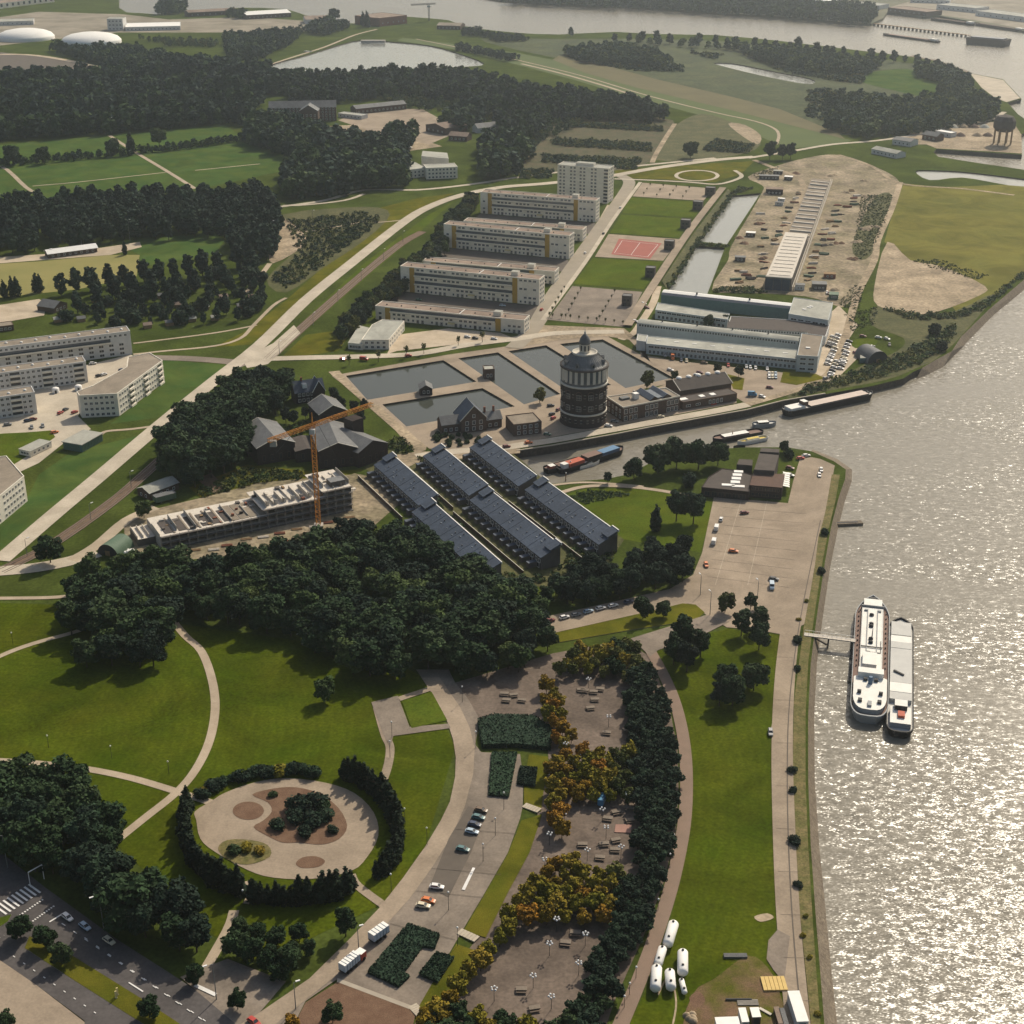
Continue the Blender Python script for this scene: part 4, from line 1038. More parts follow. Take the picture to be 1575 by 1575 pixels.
woods('works_wood', [[(70, 76), (130, 84), (190, 78), (250, 92), (280, 100), (200, 108), (130, 96)], [(345, 62), (400, 60), (470, 52), (440, 74), (400, 92), (350, 92)], [(240, 24), (282, 22), (286, 12), (250, 10)], [(350, 24), (380, 26), (380, 30), (350, 28)], [(500, 38), (540, 44), (500, 56), (470, 50)]], 'scattered woods round the white domes', 14, 10, 120)
woods('field_hedge', [[(0, 252), (90, 244), (190, 236), (210, 234), (210, 239), (90, 250), (0, 258)], [(215, 234), (300, 224), (375, 212), (378, 217), (300, 229), (218, 238)], [(640, 258), (600, 262), (600, 268), (640, 264)]], 'ragged hedge across the green sports fields', 6, 6, 130, cat='hedge')
woods('allotment_rows', [[(880, 190), (1020, 196), (1020, 203), (880, 196)], [(850, 214), (1000, 222), (1000, 234), (850, 224)], [(835, 240), (985, 246), (980, 262), (835, 250)], [(800, 262), (850, 262), (845, 275), (800, 275)], [(1100, 215), (1160, 225), (1150, 236), (1080, 232)]], 'rows of bushes on the allotment ground above the white block', 2.6, 4.2, 60, 0.22, lob=0.9, cat='bushes', mats=('leaf_mid', 'leaf_olive', 'leaf_far'))
woods('bank_scrub', [[(1215, 610), (1245, 592), (1305, 578), (1338, 562), (1388, 545), (1430, 520), (1470, 500), (1470, 515), (1440, 545), (1410, 562), (1350, 582), (1250, 606)], [(1350, 472), (1420, 484), (1470, 482), (1525, 458), (1575, 418), (1575, 424), (1520, 472), (1470, 492), (1400, 492)]], 'rough scrub on the bank behind the moored barge', 1.7, 3.4, 40, 0.28, lob=1.2, cat='scrub', mats=('leaf_mid', 'leaf_olive', 'leaf_light'))
woods('field_scrub', [[(440, 340), (560, 326), (590, 336), (545, 372), (480, 420), (440, 445), (415, 430), (460, 390)], [(505, 372), (550, 345), (556, 362), (520, 392)]], 'low scrub on the rough field inside the tram bend', 1.8, 5.0, 36, 0.3, lob=1.2, cat='scrub', mats=('leaf_mid', 'leaf_olive', 'leaf_far'))
woods('terrace_garden_plants', [[(575, 715), (600, 700), (690, 790), (770, 880), (850, 890), (880, 840), (950, 838), (930, 880), (800, 900), (690, 815)], [(640, 705), (740, 780), (820, 860), (850, 860), (760, 770), (680, 700)], [(720, 690), (830, 770), (900, 830), (940, 838), (850, 760), (760, 690)]], 'small garden bushes between the slate roofed terraces', 1.4, 3.0, 40, 0.28, lob=1.0, cat='bushes', mats=('leaf_mid', 'leaf_light', 'leaf_olive'))
woods('canal_lawn_bed', [[(875, 764), (905, 755), (960, 757), (970, 762), (900, 775)]], 'low dark planting along the canal path', 0.9, 1.8, 36, 0.28, lob=1.1, cat='bushes', mats=('leaf_mid', 'leaf_light', 'leaf_dark'))
woods('canal_bank_scrub', [[(1124, 296), (1136, 288), (1160, 290), (1130, 300), (1080, 368), (1032, 444), (1024, 442), (1072, 370)], [(1070, 374), (1120, 378), (1118, 381), (1072, 378)], [(1110, 440), (1180, 446), (1180, 452), (1095, 450)]], 'reeds and scrub along the narrow canal', 1.5, 3.0, 40, 0.28, lob=1.1, cat='scrub', mats=('leaf_mid', 'leaf_olive', 'leaf_light'))
woods('island_scrub', [[(880, 92), (1040, 100), (1060, 112), (960, 108)], [(1240, 140), (1300, 140), (1290, 198), (1240, 178)], [(1180, 104), (1330, 114), (1330, 130), (1260, 122)], [(1060, 82), (1120, 84), (1100, 92)]], 'patchy dark scrub covering the river island', 3.2, 8.5, 44, 0.3, lob=1.15, cat='scrub', mats=('leaf_far', 'leaf_mid', 'leaf_olive'), hv=.6)
woods('island_thicket', [[(1270, 160), (1300, 150), (1330, 155), (1320, 175), (1275, 185)], [(1180, 86), (1330, 104), (1320, 112), (1260, 108), (1180, 94)]], 'lower thicket in the middle of the river island', 9, 10, 130, cat='trees')
woods('wood_understory', [[(210, 60), (260, 62), (330, 66), (340, 74), (260, 72)], [(590, 150), (700, 158), (760, 182), (740, 196), (690, 176), (600, 162)], [(820, 205), (880, 178), (900, 190), (850, 212), (810, 240)]], 'light green trees and bushes at the edges of the lakeside wood', 7, 9, 110, cat='trees', mats=('leaf_light', 'leaf_mid', 'leaf_olive'))
woods('site_weeds', [[(1150, 272), (1175, 262), (1200, 256), (1180, 275)], [(1325, 300), (1372, 300), (1360, 345), (1342, 388), (1320, 400), (1312, 380)], [(1290, 470), (1310, 440), (1330, 440), (1320, 480)], [(1400, 402), (1440, 398), (1520, 424), (1500, 430), (1430, 412)], [(1300, 485), (1350, 472), (1345, 500), (1310, 512)]], 'weedy tufts over the edges of the sandy site', 0.7, 2.8, 26, 0.32, lob=1.3, cat='weeds', mats=('leaf_olive', 'leaf_mid', 'leaf_light'), hv=.6)
woods('works_scrub', [[(300, 755), (380, 720), (470, 728), (480, 735), (400, 742), (310, 768)], [(385, 690), (400, 670), (440, 655), (480, 650), (480, 660), (430, 690)], [(585, 690), (610, 668), (640, 690), (625, 700)]], 'yellow green scrub round the old pumping works', 1.2, 2.6, 36, 0.3, lob=1.2, cat='scrub', mats=('leaf_olive', 'leaf_light', 'leaf_mid'), hv=.6)
# --- clipped hedge beds in the parking bay
def hedge(px, h, label, m='leaf_dark', n=1600):
    z0 = PP(px)
    W2 = [(p.x, p.y) for p in z0]
    b = MB()
    cx, cy = sum(p[0] for p in W2) / len(W2), sum(p[1] for p in W2) / len(W2)
    b.prism([(cx + (x - cx) * .97, cy + (y - cy) * .97) for x, y in W2], 0.0, h * .9, m)
    rg = np.random.default_rng(int(abs(cx) * 10))
    pts = []
    x0, x1, y0, y1 = min(p[0] for p in W2), max(p[0] for p in W2), min(p[1] for p in W2), max(p[1] for p in W2)
    while len(pts) < n:
        q = (rg.uniform(x0, x1), rg.uniform(y0, y1))
        if inside(q, W2):
            pts.append((q[0], q[1], h * rg.uniform(.8, 1.05), .01, .01, .01))
    for i in range(len(W2)):
        a, c = Vector(W2[i]), Vector(W2[(i + 1) % len(W2)])
        for _ in range(int((c - a).length * 14)):
            p = a + (c - a) * rg.random()
            pts.append((p.x, p.y, rg.uniform(0, h), .01, .01, .01))
    Lb = np.array(pts)
    c = Lb[:, :3]
    k = len(c)
    nr = rg.normal(size=(k, 3)) * .5 + np.array([0, 0, .6])
    nr /= np.linalg.norm(nr, axis=1)[:, None]
    t = np.cross(nr, rg.normal(size=(k, 3)))
    t /= np.linalg.norm(t, axis=1)[:, None]
    bb = np.cross(nr, t)
    s = rg.uniform(.18, .4, k)[:, None]
    V = np.stack([c - t * s, c - bb * s, c + t * s, c + bb * s], 1).reshape(-1, 3)
    base = len(b.v)
    b.v += [tuple(v) for v in V]
    mi = b.mi(m)
    for i in range(k):
        b.f.append([base + 4 * i, base + 4 * i + 1, base + 4 * i + 2, base + 4 * i + 3])
        b.m.append(mi)
        b.sm.append(False)
    return tag(b.build('hedge_bed'), label, 'hedge')
hedge([(628, 1424), (676, 1440), (668, 1461), (650, 1458), (620, 1500), (630, 1504), (613, 1520), (566, 1498)], 1.2, 'large L shaped clipped hedge bed at the lower end of the parking bay', n=2600)
hedge([(672, 1468), (698, 1476), (673, 1513), (645, 1501)], 1.2, 'small square clipped hedge bed beside the large L shaped bed')
hedge([(757, 1160), (795, 1160), (782, 1228), (752, 1225)], 1.2, 'tall narrow clipped hedge bed at the upper end of the parking bay')
hedge([(800, 1182), (826, 1184), (822, 1212), (796, 1208)], 1.2, 'small clipped hedge bed next to the grass verge above the steps')
hedge([(735, 1112), (760, 1104), (820, 1106), (850, 1125), (846, 1155), (790, 1150), (742, 1152)], 2.0, 'wide ragged hedge below the upper left plaza yard', n=2600)
# ------------------------------------------------------------------ buildings: materials
mat('render_white', (0.76, 0.71, 0.60), 0.85, (0.66, 0.61, 0.51), 0.25, fine=0.08, stain=0.12)
mat('render_grey', (0.62, 0.61, 0.58), 0.85, (0.54, 0.53, 0.50), 0.25, fine=0.06, stain=0.12)
mat('concrete', (0.42, 0.39, 0.34), 0.9, (0.33, 0.30, 0.26), 0.4, fine=0.12)
mat('concrete_dark', (0.14, 0.125, 0.11), 0.9, (0.10, 0.09, 0.08), 0.4)
mat('concrete_pale', (0.60, 0.55, 0.47), 0.9, (0.48, 0.43, 0.36), 0.5, fine=0.15)
mat('roof_gravel', (0.28, 0.235, 0.18), 0.95, (0.22, 0.185, 0.145), 0.2, fine=0.15, stain=0.25)
mat('roof_red_brown', (0.22, 0.165, 0.13), 0.95, (0.28, 0.215, 0.165), 0.15, fine=0.14, stain=0.3)
mat('roof_pale', (0.39, 0.38, 0.325), 0.9, (0.32, 0.32, 0.275), 0.2, fine=0.12, stain=0.25)
mat('roof_dark', (0.075, 0.065, 0.058), 0.9, (0.10, 0.085, 0.075), 0.3, fine=0.12)
mat('slate', (0.055, 0.074, 0.105), 0.6, (0.042, 0.056, 0.080), 0.4, fine=0.25, fscale=1.2, spec=0.3, stain=0.25)
mat('slate_pale', (0.17, 0.17, 0.165), 0.6, (0.12, 0.122, 0.122), 0.3, fine=0.2, stain=0.25)
mat('zinc', (0.235, 0.235, 0.225), 0.5, (0.18, 0.183, 0.18), 0.3, metal=0.2, fine=0.15, stain=0.25)
mat('brick_dark', (0.048, 0.036, 0.032), 0.9, (0.034, 0.026, 0.024), 0.5, fine=0.25, fscale=3)
mat('brick_brown', (0.12, 0.082, 0.062), 0.9, (0.09, 0.062, 0.048), 0.4, fine=0.2, fscale=2)
mat('brick_red', (0.24, 0.10, 0.065), 0.9, (0.20, 0.085, 0.055), 0.3)
mat('stone_trim', (0.58, 0.54, 0.46), 0.8, (0.48, 0.45, 0.38), 0.5)
mat('white_paint', (0.78, 0.76, 0.71), 0.6, (0.70, 0.68, 0.63), 0.5)
mat('glass_dark', (0.018, 0.022, 0.026), 0.12, (0.03, 0.035, 0.04), 0.3, spec=0.5)
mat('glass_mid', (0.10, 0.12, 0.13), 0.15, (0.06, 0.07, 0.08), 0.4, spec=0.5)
mat('gold_panel', (0.42, 0.26, 0.045), 0.7, (0.36, 0.22, 0.04), 0.5)
mat('awning_yellow', (0.72, 0.60, 0.30), 0.8)
mat('teal_panel', (0.10, 0.17, 0.17), 0.7, (0.08, 0.14, 0.14), 0.5)
mat('pale_blue_wall', (0.46, 0.49, 0.48), 0.75, (0.40, 0.43, 0.42), 0.4, stain=0.1)
mat('green_metal', (0.11, 0.16, 0.11), 0.6, (0.085, 0.13, 0.085), 0.4, fine=0.1)
mat('crane_orange', (0.52, 0.23, 0.035), 0.6, (0.40, 0.16, 0.03), 1.0)
mat('timber', (0.30, 0.20, 0.11), 0.9, (0.22, 0.145, 0.08), 1.0)
mat('plank_new', (0.62, 0.45, 0.18), 0.85, (0.55, 0.39, 0.15), 1.0)
mat('red_paint', (0.48, 0.07, 0.04), 0.5)
mat('steel_dark', (0.05, 0.05, 0.05), 0.6)
# ------------------------------------------------------------------ building helpers
def zat(base, ypx):
    """height above a ground point whose image row is ypx"""
    lo, hi = 0.0, 120.0
    for _ in range(40):
        mid = (lo + hi) / 2
        if proj((base[0], base[1], mid))[1] > ypx: lo = mid
        else: hi = mid
    return lo
def foot_front(A, B, D, z=0):
    a, b = P(*A, z), P(*B, z)
    d = (b - a)
    d.z = 0
    d.normalize()
    n = Vector((-d.y, d.x, 0))
    return [(p.x, p.y) for p in (a, b, b + n * D, a + n * D)]
def foot_roof(px, h):
    return [(p.x, p.y) for p in PP(px, h)]
def centroid(f):
    return (sum(p[0] for p in f) / len(f), sum(p[1] for p in f) / len(f))
def ccw(f):
    ar = sum(f[i][0] * f[(i + 1) % len(f)][1] - f[(i + 1) % len(f)][0] * f[i][1] for i in range(len(f)))
    return f if ar > 0 else f[::-1]
class Bld:
    def __init__(s, name, label, foot, cat='building', group=None):
        s.foot = ccw([tuple(p) for p in foot])
        s.raw = [tuple(p) for p in foot]
        s.c = centroid(foot)
        s.e = empty(name, (s.c[0], s.c[1], 0), 0, label, cat, group)
        s._w = {}
        s.roof = None
    def loc(s, p, z=0.0):
        return Vector((p[0] - s.c[0], p[1] - s.c[1], z))
    def prism(s, part, foot, z0, z1, m, top=None):
        b = MB()
        b.prism([(p[0] - s.c[0], p[1] - s.c[1]) for p in foot], z0, z1, m, top)
        return b.build(part, s.e)
    def body(s, z0, z1, wall, roof, parapet=0.5, pm=None, inset=0.35):
        s.prism('wall', s.foot, z0, z1, wall)
        f = s.grow(s.foot, -inset)
        b = MB()
        L = [(p[0] - s.c[0], p[1] - s.c[1]) for p in f]
        b.prism(L, z1 - .1, z1 + .06, roof)
        s.roof = b.build('roof', s.e)
        if parapet:
            b = MB()
            n = len(s.foot)
            o = [(p[0] - s.c[0], p[1] - s.c[1]) for p in s.grow(s.foot, .06)]
            i_ = [(p[0] - s.c[0], p[1] - s.c[1]) for p in s.grow(s.foot, -inset + .03)]
            for k in range(n):
                j = (k + 1) % n
                vs = [(*o[k], z1 - .25), (*o[j], z1 - .25), (*o[j], z1 + parapet), (*o[k], z1 + parapet), (*i_[k], z1 + parapet), (*i_[j], z1 + parapet), (*i_[j], z1), (*i_[k], z1)]
                b.add(vs, [(0, 1, 2, 3), (3, 2, 5, 4), (4, 5, 6, 7)], pm or wall)
            b.build('parapet', s.e)
    @staticmethod
    def grow(f, d):
        n = len(f)
        out = []
        for i in range(n):
            p0, p1, p2 = Vector(f[i - 1]), Vector(f[i]), Vector(f[(i + 1) % n])
            d1, d2 = (p1 - p0).normalized(), (p2 - p1).normalized()
            n1, n2 = Vector((d1.y, -d1.x)), Vector((d2.y, -d2.x))
            m_ = (n1 + n2)
            m_ = m_ / max(.3, m_.dot(n1)) if m_.length > 1e-6 else n1
            out.append((p1.x + m_.x * d, p1.y + m_.y * d))
        return out
    def edge(s, a, b):
        """frame along wall edge a->b with outward normal away from the centre"""
        a, b = Vector(a), Vector(b)
        d = (b - a).normalized()
        n = Vector((d.y, -d.x))
        mid = (a + b) / 2 - Vector(s.c)
        if n.dot(mid) < 0:
            a, b = b, a
            d = -d
            n = -n
        return a, b, d, n
    def windows(s, a, b, zs, w=1.4, h=1.4, n=None, step=3.4, m0=1.2, m1=1.2, frame='white_paint', glass='glass_dark', part='window', skip=(), at=None, proud=.05):
        """a row of window objects per height zs along edge a->b (a is the end named first)"""
        a0 = Vector(a)
        A, B, d, nn = s.edge(a, b)
        L = (B - A).length
        flip = (A - a0).length > .01
        key = (w, h, frame, glass, part, proud)
        if key not in s._w and key not in WIN:
            mb = MB()
            t = .14
            mb.box(-w / 2, w / 2, -.015, .03, 0, h, glass)
            for (x0, x1, z0, z1) in ((-w / 2 - t, -w / 2, -t, h + t), (w / 2, w / 2 + t, -t, h + t), (-w / 2, w / 2, -t, 0), (-w / 2, w / 2, h, h + t)):
                mb.box(x0, x1, -proud - .03, .03, z0, z1, frame)
            if w > 1.1:
                mb.box(-.05, .05, -proud, .02, 0, h, frame)
            WIN[key] = mb.mesh(part)
        me = WIN[key]
        rz = math.atan2(d.y, d.x)
        if at is None:
            k = n or max(1, int((L - m0 - m1) / step) + 1)
            at = [m0 + (L - m0 - m1) * (i + .5) / k for i in range(k)]
        for z in zs:
            for i, u in enumerate(at):
                if (i, z) in skip or i in skip:
                    continue
                uu = L - u if flip else u
                q = A + d * uu + nn * .02
                link(part, me, s.e, (q.x - s.c[0], q.y - s.c[1], z), rz)
    def band(s, part, a, b, u0, u1, z0, z1, out0, out1, m, under=None):
        """box on the wall between distances u0..u1 along a->b, standing out from out0 to out1"""
        a0 = Vector(a)
        A, B, d, nn = s.edge(a, b)
        L = (B - A).length
        if (A - a0).length > .01:
            u0, u1 = L - u1, L - u0
        mb = MB()
        p = [A + d * u0 + nn * out0, A + d * u1 + nn * out0, A + d * u1 + nn * out1, A + d * u0 + nn * out1]
        mb.prism([(q.x - s.c[0], q.y - s.c[1]) for q in p], z0, z1, m)
        return mb.build(part, under or s.e)
    def roofbox(s, part, u, v, w, d, z, h, m, top=None, cyl=False):
        """small thing on the roof; u,v run 0..1 along the raw foot's first edge and its depth"""
        A, B, D_ = Vector(s.raw[0]), Vector(s.raw[1]), Vector(s.raw[-1])
        q = A + (B - A) * u + (D_ - A) * v
        rz = math.atan2((B - A).y, (B - A).x)
        mb = MB()
        if cyl:
            mb.lathe([(w, 0), (w, h * .6), (w * .6, h * .9), (0, h)], m, 10)
        else:
            mb.box(-w / 2, w / 2, -d / 2, d / 2, 0, h, m, None, top)
        return mb.build(part, s.roof or s.e, (q.x - s.c[0], q.y - s.c[1], z), rz)
    def gable(s, A, B, D, z0, ze, zr, wall, roof, along='depth', over=.4, part='roof', trim=None):
        """gabled volume on world rectangle A-B-(depth D vector); ridge along depth or along front"""
        A, B, Dv = Vector(A), Vector(B), Vector(D)
        p = [A, B, B + Dv, A + Dv]
        if along == 'front':
            p = [p[1], p[2], p[3], p[0]]
        loc = [Vector((q.x - s.c[0], q.y - s.c[1])) for q in p]
        mb = MB()
        mb.prism(loc, z0, ze, wall)
        m0, m1 = (loc[0] + loc[1]) / 2, (loc[2] + loc[3]) / 2
        v = [(*loc[0], ze), (*loc[1], ze), (*m0, zr), (*loc[3], ze), (*loc[2], ze), (*m1, zr)]
        mb.add(v, [(0, 1, 2), (4, 3, 5)], wall)
        mb.build('wall', s.e)
        mb = MB()
        dx = (loc[1] - loc[0]).normalized() * over
        dy = (loc[3] - loc[0]).normalized() * over
        sl = (zr - ze) / ((loc[1] - loc[0]).length / 2)
        zo = ze - sl * over
        c = [loc[0] - dx - dy, m0 - dy, loc[1] + dx - dy, loc[3] - dx + dy, m1 + dy, loc[2] + dx + dy]
        th = .18
        for i, j in ((0, 1), (1, 2)):
            zi, zj = (zo, zr) if i == 0 else (zr, zo)
            q = [(*c[i], zi + .06), (*c[j], zj + .06), (*c[j + 3], zj + .06), (*c[i + 3], zi + .06)]
            q2 = [(x, y, z + th) for x, y, z in q]
            mb.add(q + q2, [(0, 3, 2, 1), (4, 5, 6, 7), (0, 1, 5, 4), (1, 2, 6, 5), (2, 3, 7, 6), (3, 0, 4, 7)], roof)
        r = mb.build(part, s.e)
        s.roof = r
        if trim:
            for k in (0, 3):
                mb = MB()
                for i, j in ((0, 1), (1, 2)):
                    zi, zj = (zo, zr) if i == 0 else (zr, zo)
                    mb.bar((*c[i + k], zi + .3), (*c[j + k], zj + .3), .35, .3, trim)
                mb.build('gable_trim', r)
        return r
WIN = {}
def fsplit(f):
    return Vector(f[0]), Vector(f[1]), Vector(f[3]) - Vector(f[0])
# ------------------------------------------------------------------ white estate: three tall slabs, three low ones, one tower
def slab(base, D, floors, label, group, goldL=.085, goldR=.83):
    f = foot_front(base[0], base[1], D)
    B = Bld('apartment_slab', label, f, 'apartments', group)
    h = floors * 2.9
    B.body(0, h, 'render_white', 'roof_red_brown', .45)
    a, b = f[0], f[1]
    L = (Vector(b) - Vector(a)).length
    for u in (goldL, goldR):
        B.band('stair_tower', a, b, L * u - 1.7, L * u + 1.7, 0.2, h - .2, .02, .5, 'gold_panel')
    zs = [k * 2.9 + .9 for k in range(floors)]
    gal = [k for k in range(2, floors, 2)]
    sk = set()
    n = int(L / 3.3)
    at = [1.6 + (L - 3.2) * (i + .5) / n for i in range(n)]
    drop = {i for i, u in enumerate(at) if abs(u - L * goldL) < 2.9 or abs(u - L * goldR) < 2.9}
    for k, z in enumerate(zs):
        if k in gal:
            continue
        B.windows(a, b, [z], 1.9 if k % 2 else 1.1, 1.25, at=at, skip=drop | ({i for i in range(n) if (i * 7 + k * 3) % 5 == 0}), frame='render_grey')
    u0, u1 = L * goldL + 1.8, L * goldR - 1.8
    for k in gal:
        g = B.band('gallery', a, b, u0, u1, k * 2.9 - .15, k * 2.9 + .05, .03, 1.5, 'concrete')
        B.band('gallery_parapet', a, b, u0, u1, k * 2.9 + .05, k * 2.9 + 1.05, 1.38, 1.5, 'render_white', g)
        B.band('gallery_painted_shade', a, b, u0, u1, k * 2.9 + .1, k * 2.9 + 2.6, .01, .06, 'glass_mid')  # thin dark sheet, paints the shade of the gallery recess onto the wall
    B.windows(a, b, [.2], 1.6, 2.1, at=[u for i, u in enumerate(at) if i % 4 in (0, 1) and i not in drop], part='garage_door', frame='concrete', glass='glass_dark')
    # bright right end
    B.windows(b, f[2], zs, 1.3, 1.3, n=3, frame='render_grey')
    B.roofbox('lift_house', goldR - .02, .55, 5, 4.5, h, 2.8, 'render_white', 'roof_pale')
    B.roofbox('roof_ladder', .57, .5, .5, D - 1.5, h + .1, .25, 'white_paint')
    for i in range(9):
        B.roofbox('vent', .06 + .1 * i, .45, .7, .7, h + .06, .6, 'steel_dark')
    B.band('entrance_canopy', a, b, L * .5, L * .5 + 4.5, 2.6, 3.0, .05, 2.8, 'awning_yellow')
    return B
gE = 'white apartment slabs of the estate'
for base, fl, lab in ((((617, 448), (829, 470)), 6, 'nearest tall white apartment slab with gold stair towers'), (((683, 380), (875, 399)), 6, 'middle tall white apartment slab with gold stair towers'), (((739, 328), (916, 342)), 6, 'rear tall white apartment slab below the square tower block'),
                      (((578, 491), (806, 514)), 3, 'low white apartment slab in front of all the others, beside the school'), (((650, 420), (853, 437)), 3, 'low white apartment slab hidden behind the nearest tall slab'), (((713, 357), (896, 371)), 3, 'low white apartment slab hidden behind the middle tall slab')):
    slab(base, 11.5, fl, lab, gE)
f = foot_front((857, 306), (934.5, 313), 15)
B = Bld('tower_block', 'tall pale tower block with square dark windows and corner balconies', f, 'tower block')
B.body(0, 29, 'render_white', 'roof_pale', .6)
L = (Vector(f[1]) - Vector(f[0])).length
zs = [k * 2.9 + .9 for k in range(10)]
B.windows(f[0], f[1], zs, 1.7, 1.5, at=[L * t for t in (.06, .13, .27, .34, .46, .53, .68, .75)], frame='render_grey')
for z in zs:
    g = B.band('balcony', f[0], f[1], L - 4.2, L - .2, z - .9, z - .1, .02, 1.3, 'render_white')
    B.band('balcony_opening', f[0], f[1], L - 4.0, L - .4, z - .05, z + 1.6, .0, .05, 'glass_dark', g)
B.windows(f[1], f[2], zs, 1.4, 1.4, n=3, frame='render_grey')
B.roofbox('lift_house', .5, .5, 16, 6, 29, 2.6, 'render_white', 'roof_pale')
# ------------------------------------------------------------------ left housing
def flat(name, label, f, h, edges, wall='render_grey', roof='roof_gravel', cat='apartments', group=None, floors=4, vents=8, w=1.5, bal=True):
    B = Bld(name, label, f, cat, group)
    B.body(0, h, wall, roof, .4)
    fh = h / floors
    zs = [k * fh + .9 for k in range(floors)]
    for (i, j) in edges:
        a, b = B.raw[i], B.raw[j]
        L = (Vector(b) - Vector(a)).length
        n = max(2, int(L / 3.0))
        at = [1.5 + (L - 3) * (q + .5) / n for q in range(n)]
        bl_ = {q for q in range(n) if q % 6 in (4, 5)} if bal and n > 7 else set()
        B.windows(a, b, zs, w, 1.35, at=at, skip=bl_)
        for q in range(n):
            if q % 6 == 4 and q + 1 < n and q in bl_:
                for z in zs:
                    g = B.band('balcony', a, b, at[q] - 1.3, at[q] + 4.2, z - .9, z + .15, .02, 1.0, 'render_white')
                    B.band('balcony_opening', a, b, at[q] - 1.2, at[q] + 4.1, z + .2, z + 1.6, -.02, .05, 'glass_dark', g)
    for i in range(vents):
        B.roofbox('roof_vent', (i + .5) / vents, .5 + .12 * ((i * 7) % 3 - 1), .8, .8, h + .05, .9, 'white_paint', cyl=True)
    return B
gL = 'grey apartment blocks on the left'
f = foot_front((-110, 586), (204, 545), 11)
B = flat('apartment_block', 'long grey apartment block at the back with a dark gallery band, edge of the allotments', f, 14.4, [(1, 2)], group=gL, floors=5, vents=14)
a, b = B.raw[0], B.raw[1]
L = (Vector(b) - Vector(a)).length
n = int(L / 3.0)
at = [1.5 + (L - 3) * (q + .5) / n for q in range(n)]
B.windows(a, b, [12.0], 1.4, 1.3, at=at)
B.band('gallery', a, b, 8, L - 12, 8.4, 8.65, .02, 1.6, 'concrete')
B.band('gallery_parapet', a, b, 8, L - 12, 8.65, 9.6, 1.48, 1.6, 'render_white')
B.band('gallery_painted_shade', a, b, 8, L - 12, 8.7, 11.2, .01, .06, 'glass_mid')  # recess shade behind this gallery, put in as a dark strip
B.windows(a, b, [.9, 3.6, 6.3], 2.6, 1.5, at=at[::2])
f = foot_front((-70, 617), (136, 588), 11)
flat('apartment_block', 'middle grey apartment block on the left with stacked balconies facing the paved yard', f, 12.3, [(0, 1), (1, 2)], group=gL, vents=9)
f = foot_front((-70, 655), (58, 636), 11)
flat('apartment_block', 'short grey apartment block at the left edge above the yard lawn', f, 12, [(0, 1), (1, 2)], group=gL, vents=5)
f = foot_roof([(122, 609), (180, 606), (250, 555), (230, 543), (197, 550), (195, 565), (142, 594), (118, 603)], 12.5)
flat('apartment_block', 'bent grey apartment block with a bright sunlit face above the blue green lawn', f, 12.5, [(0, 1), (1, 2)], group=gL, wall='render_white', vents=0)
B = [o for o in bpy.data.objects if o.name.startswith('apartment_block')][-1]
f = foot_roof([(-60, 810), (0, 763), (37, 733), (10, 702), (0, 703), (-60, 728)], 12.5)
flat('apartment_block', 'grey apartment block cut by the left edge with an orange balcony', f, 12.5, [(1, 2), (0, 1)], group=gL, wall='render_white', vents=0)
for (x, y, lab) in ((86, 604, 'round white bin housing left of the small tree in the yard'), (121, 600, 'white box shed beside the bent apartment block')):
    q = P(x, y)
    e = empty('utility_shed', q, .3, lab, 'shed')
    MB().lathe([(2.0, 0), (2.0, 2.6), (1.2, 3.1), (0, 3.2)], 'white_paint', 14).build('wall', e)
    MB().box(-.5, .5, -2.1, -1.8, 0, 2, 'steel_dark').build('door', e)
# ------------------------------------------------------------------ water tower
tc_ = P(897, 647)
e = empty('water_tower', tc_, 0, 'round dark brick water tower with white bands, panelled crown and domed lantern', 'water tower')
RT = 12.1
MB().lathe([(RT + .5, 0), (RT + .5, 1.2), (RT, 1.4), (RT, 7.0)], 'brick_dark', 64).build('plinth_wall', e)
MB().lathe([(RT, 6.6), (RT + .45, 6.7), (RT + .45, 7.5), (RT, 7.6)], 'stone_trim', 64).build('stone_band', e)
MB().lathe([(RT - .05, 7.4), (RT - .05, 22.4)], 'brick_dark', 64).build('shaft_wall', e)
MB().lathe([(RT, 21.9), (RT + .6, 22.1), (RT + .6, 23.0), (RT, 23.1)], 'stone_trim', 64).build('stone_band', e)
MB().lathe([(RT, 22.9), (RT, 31.6)], 'glass_mid', 64).build('crown_wall', e)
MB().lathe([(RT + .1, 23.0), (RT + .12, 25.2)], 'slate_pale', 64).build('crown_base', e)
MB().lathe([(RT, 30.9), (RT + .8, 31.3), (RT + .8, 32.1), (RT - .3, 32.3)], 'roof_dark', 64).build('cornice', e)
pier = MB().box(-.75, .75, -.35, .1, 24.4, 31.0, 'stone_trim').mesh('pier')
wide = MB()
for k in range(5):
    t0 = R(-13 + 26 * k / 5)
    t1 = R(-13 + 26 * (k + 1) / 5)
    wide.add([((RT + .18) * math.sin(t0), -(RT + .18) * math.cos(t0) + RT, 25.0), ((RT + .18) * math.sin(t1), -(RT + .18) * math.cos(t1) + RT, 25.0), ((RT + .18) * math.sin(t1), -(RT + .18) * math.cos(t1) + RT, 30.9), ((RT + .18) * math.sin(t0), -(RT + .18) * math.cos(t0) + RT, 30.9)], [(0, 1, 2, 3)], 'stone_trim')
wide = wide.mesh('panel')
arch = MB()
arch.box(-1.6, 1.6, -.18, .1, 0, 5.2, 'brick_brown')
arch.lathe([(1.6, 0), (1.6, .01)], 'brick_brown', 12)
mullw = MB()
mullw.box(-1.25, 1.25, -.3, .1, .3, 3.0, 'glass_dark')
for zz in (.3, 1.6, 2.95):
    mullw.box(-1.3, 1.3, -.36, .1, zz - .06, zz + .06, 'concrete')
